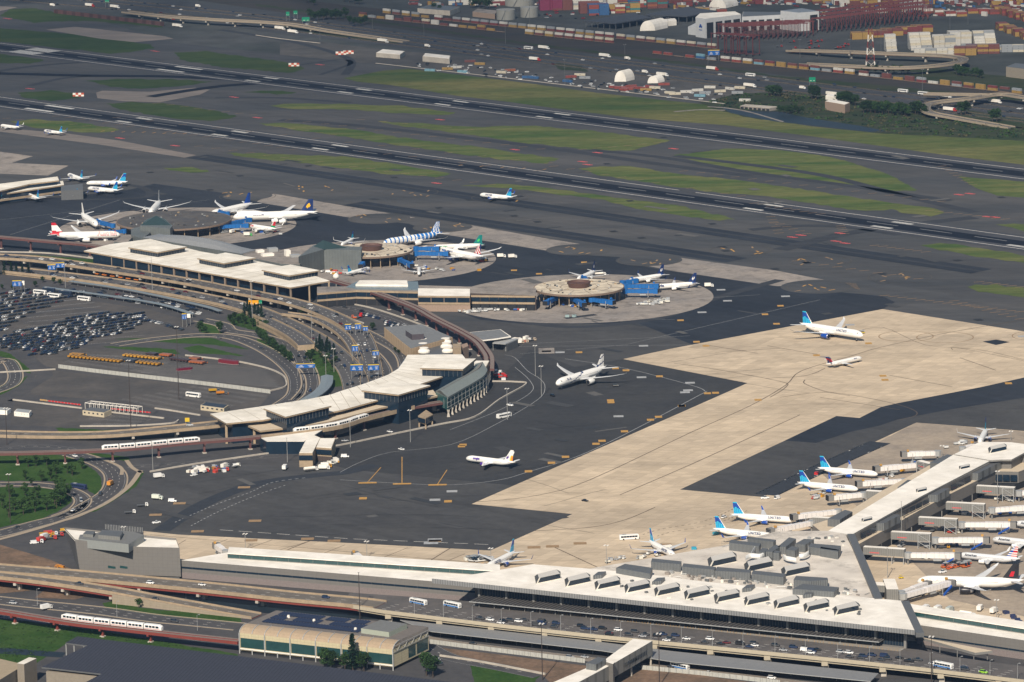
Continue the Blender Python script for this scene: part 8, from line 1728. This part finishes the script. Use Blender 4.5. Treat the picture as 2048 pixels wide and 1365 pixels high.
for q in (('site_office','low flat roofed building in the works yard, left one',[(752,106),(800,110),(810,103),(765,99)],5,CONCW,ROOFW),('site_office','long pale building in the works yard, right one',[(845,113),(899,118),(901,112),(850,107)],6,CONCW,ROOFW),('pump_house','brown brick pump house beside the canal',[(1650,203),(1690,210),(1700,206),(1660,199)],9,M('tan_brick'),ROOFW),('shed','tan walled shed at the right edge of the port',[(2012,134),(2100,145),(2100,133),(2030,127)],11,M('tan_wall'),DGREY),('trailer','white trailer behind the brick pump house',[(1651,192),(1674,195),(1678,191),(1655,188)],4,ROOFW,ROOFW),('shed','long low grey shed left of the storage tanks',[(835,17),(900,22),(920,14),(860,10)],6,CONCW,DGREY),('shed','brown roofed shed beside the storage tanks',[(945,24),(990,29),(996,22),(955,18)],6,M('tan_brick'),CONCG),('shed','long pale shed right of the arched tent',[(1304,46),(1353,41),(1350,37),(1306,41)],6,ROOFW,ROOFW)): fbox(*q)
dam=fbox('weir','low concrete weir bridge over the canal',[(1480,212),(1540,217),(1560,214),(1490,209)],3,CONCG,CONCW); facade(dam,G(1480,212,3),G(1540,217,3),0,2.6,7,1.5,SHADE,name='opening',sill=0)
w_=T('noise_wall','dark red panelled wall along the far left field','wall',G(200,38)); mb=MB(); A,B=G(108,27),G(328,53); mb.prism([A,B,B+Vector((0,1,0)),A+Vector((0,1,0))],0,5,M('maroon_wall',(.10,.05,.048),.8,.2,.3)); part(mb,'panel',w_); grid_lines(M('maroon_wall'),12,0,w=5,dark=.6)
for i,(x,y,h) in enumerate(((1741,136,44),)):
    t=T('lattice_tower','red and white lattice tower inside the far loop ramp','tower',G(x,y)); b=G(x,y)
    for k in range(6):
        z0,z1=h*k/6,h*(k+1)/6; r0,r1=5-3.4*k/6,5-3.4*(k+1)/6; mb=MB(); m_=(ROOFW,RUST)[k%2]; c4=[(-1,-1),(1,-1),(1,1),(-1,1)]
        for j in range(4):
            p,q=c4[j],c4[(j+1)%4]; mb.bar(b+Vector((p[0]*r0,p[1]*r0,z0)),b+Vector((p[0]*r1,p[1]*r1,z1)),.35,m_,4); mb.bar(b+Vector((p[0]*r0,p[1]*r0,z0)),b+Vector((q[0]*r1,q[1]*r1,z1)),.2,m_,4)
        part(mb,'tower_section',t)
for x,y,ty in ((1011,88,22),(1845,182,140),(1762,106,38),(1565,84,38),(1060,60,3),(1250,120,90),(1416,130,112),(848,74,45),(1130,170,120),(745,60,30),(1900,60,10),(1936,50,14),(640,80,52),(1600,118,80),(1700,120,80),(1336,60,36)): pole(x,y,ty,'far slim mast, '+nth(lb_%20)+' of the far field',DGREY,.3,0,2,'far masts'); lb_+=1
CB=M('checker_orange',(.5,.10,.05),.8,.1,1)
for x,y,lb in ((588,133,'on the grass behind the far runway'),(682,110,'in front of the site office, left one'),(697,108,'in front of the site office, right one'),(157,193,'between the two runways at the left')):
    g_=G(x,y); t=T('checker_box','small red and white checkered box '+lb,'equipment',g_); mb=MB()
    for i in range(4):
        for k in range(2): mb.box((g_.x-4.5+i*3,g_.y,k*1.8),(3,3,1.8),0,(CB,ROOFW)[(i+k)%2])
    part(mb,'box',t)
for i in range(14): put('flat',1640+rv.uniform(-90,60),85+rv.uniform(-4,8)+i*.6,rv.uniform(0,50),'red empty trailer in the port lot, '+nth(i)+' of the heap',0,'red empty trailers',(.35,.03,.02))
# prototypes never placed are removed
for k,p in PRO.items():
    if k not in USED:
        for c in kids(p): bpy.data.objects.remove(c)
        bpy.data.objects.remove(p)
for kind in TP:
    for p in TP[kind]:
        if p.name not in TU:
            for c in [c for c in bpy.data.objects if c.parent==p]: bpy.data.objects.remove(c)
            bpy.data.objects.remove(p)
for o in bpy.data.objects:
    l=o.get('label')
    if l:
        ws=l.replace(',',' ,').split()
        if len([x for x in ws if x!=','])>16: print('LONG',l)
# ---------------- haze: one closed box of even, thin air round everything ----------------
hb=MB(); hb.box((0,4500,-1),(17000,14000,CH+60),0,ROAD); HM=bpy.data.materials.new('haze_air'); HM.use_nodes=True; t_=HM.node_tree
for n_ in list(t_.nodes):
    if n_.type=='BSDF_PRINCIPLED': t_.nodes.remove(n_)
pv=t_.nodes.new('ShaderNodeVolumePrincipled'); pv.inputs['Color'].default_value=(.36,.60,1,1); pv.inputs['Density'].default_value=2.4e-5; pv.inputs['Anisotropy'].default_value=.2
t_.links.new(pv.outputs[0],t_.nodes['Material Output'].inputs['Volume'])
hb.mats=[HM]; ho=hb.build('haze',kind='stuff',org=(0,0,0)); ho['label']='thin bluish haze over the whole airfield'

# unseen cloudlike veil added above the haze to dim the far left field
CMt=bpy.data.materials.new('shade_cloud_veil'); CMt.use_nodes=True; t_=CMt.node_tree; b_=t_.nodes['Principled BSDF']; b_.inputs['Base Color'].default_value=(.9,.92,.95,1); b_.inputs['Roughness'].default_value=1
tc_=t_.nodes.new('ShaderNodeTexCoord'); gr_=t_.nodes.new('ShaderNodeTexNoise'); gr_.inputs['Scale'].default_value=3.2; gr_.inputs['Detail'].default_value=7; t_.links.new(tc_.outputs['Generated'],gr_.inputs[0])
mp_=t_.nodes.new('ShaderNodeVectorMath'); mp_.operation='DISTANCE'; mp_.inputs[1].default_value=(.5,.5,.5); t_.links.new(tc_.outputs['Generated'],mp_.inputs[0])
ad_=t_.nodes.new('ShaderNodeMath'); ad_.operation='MULTIPLY_ADD'; ad_.inputs[1].default_value=-.45; t_.links.new(gr_.outputs[0],ad_.inputs[0]); t_.links.new(mp_.outputs['Value'],ad_.inputs[2])
mr_=t_.nodes.new('ShaderNodeMapRange'); mr_.inputs[1].default_value=.02; mr_.inputs[2].default_value=.3; mr_.inputs[3].default_value=.42; mr_.inputs[4].default_value=0; t_.links.new(ad_.outputs[0],mr_.inputs[0]); t_.links.new(mr_.outputs[0],b_.inputs['Alpha'])
mb=MB(); cx,cy,cz=-700,4300,1150; rc=random.Random(4)
rgs=[[Vector((cx+math.cos(2*math.pi*k/40)*2300*q,cy+math.sin(2*math.pi*k/40)*1500*q,cz+z*(1+.3*math.sin(k*1.7)))) for k in range(40)] for q,z in ((.1,-20),(.7,-25),(1,0),(.8,60),(.4,110),(.1,125))]
mb.loft(rgs,CMt); cl_=mb.build('shade_cloud',kind='structure',smooth=True)
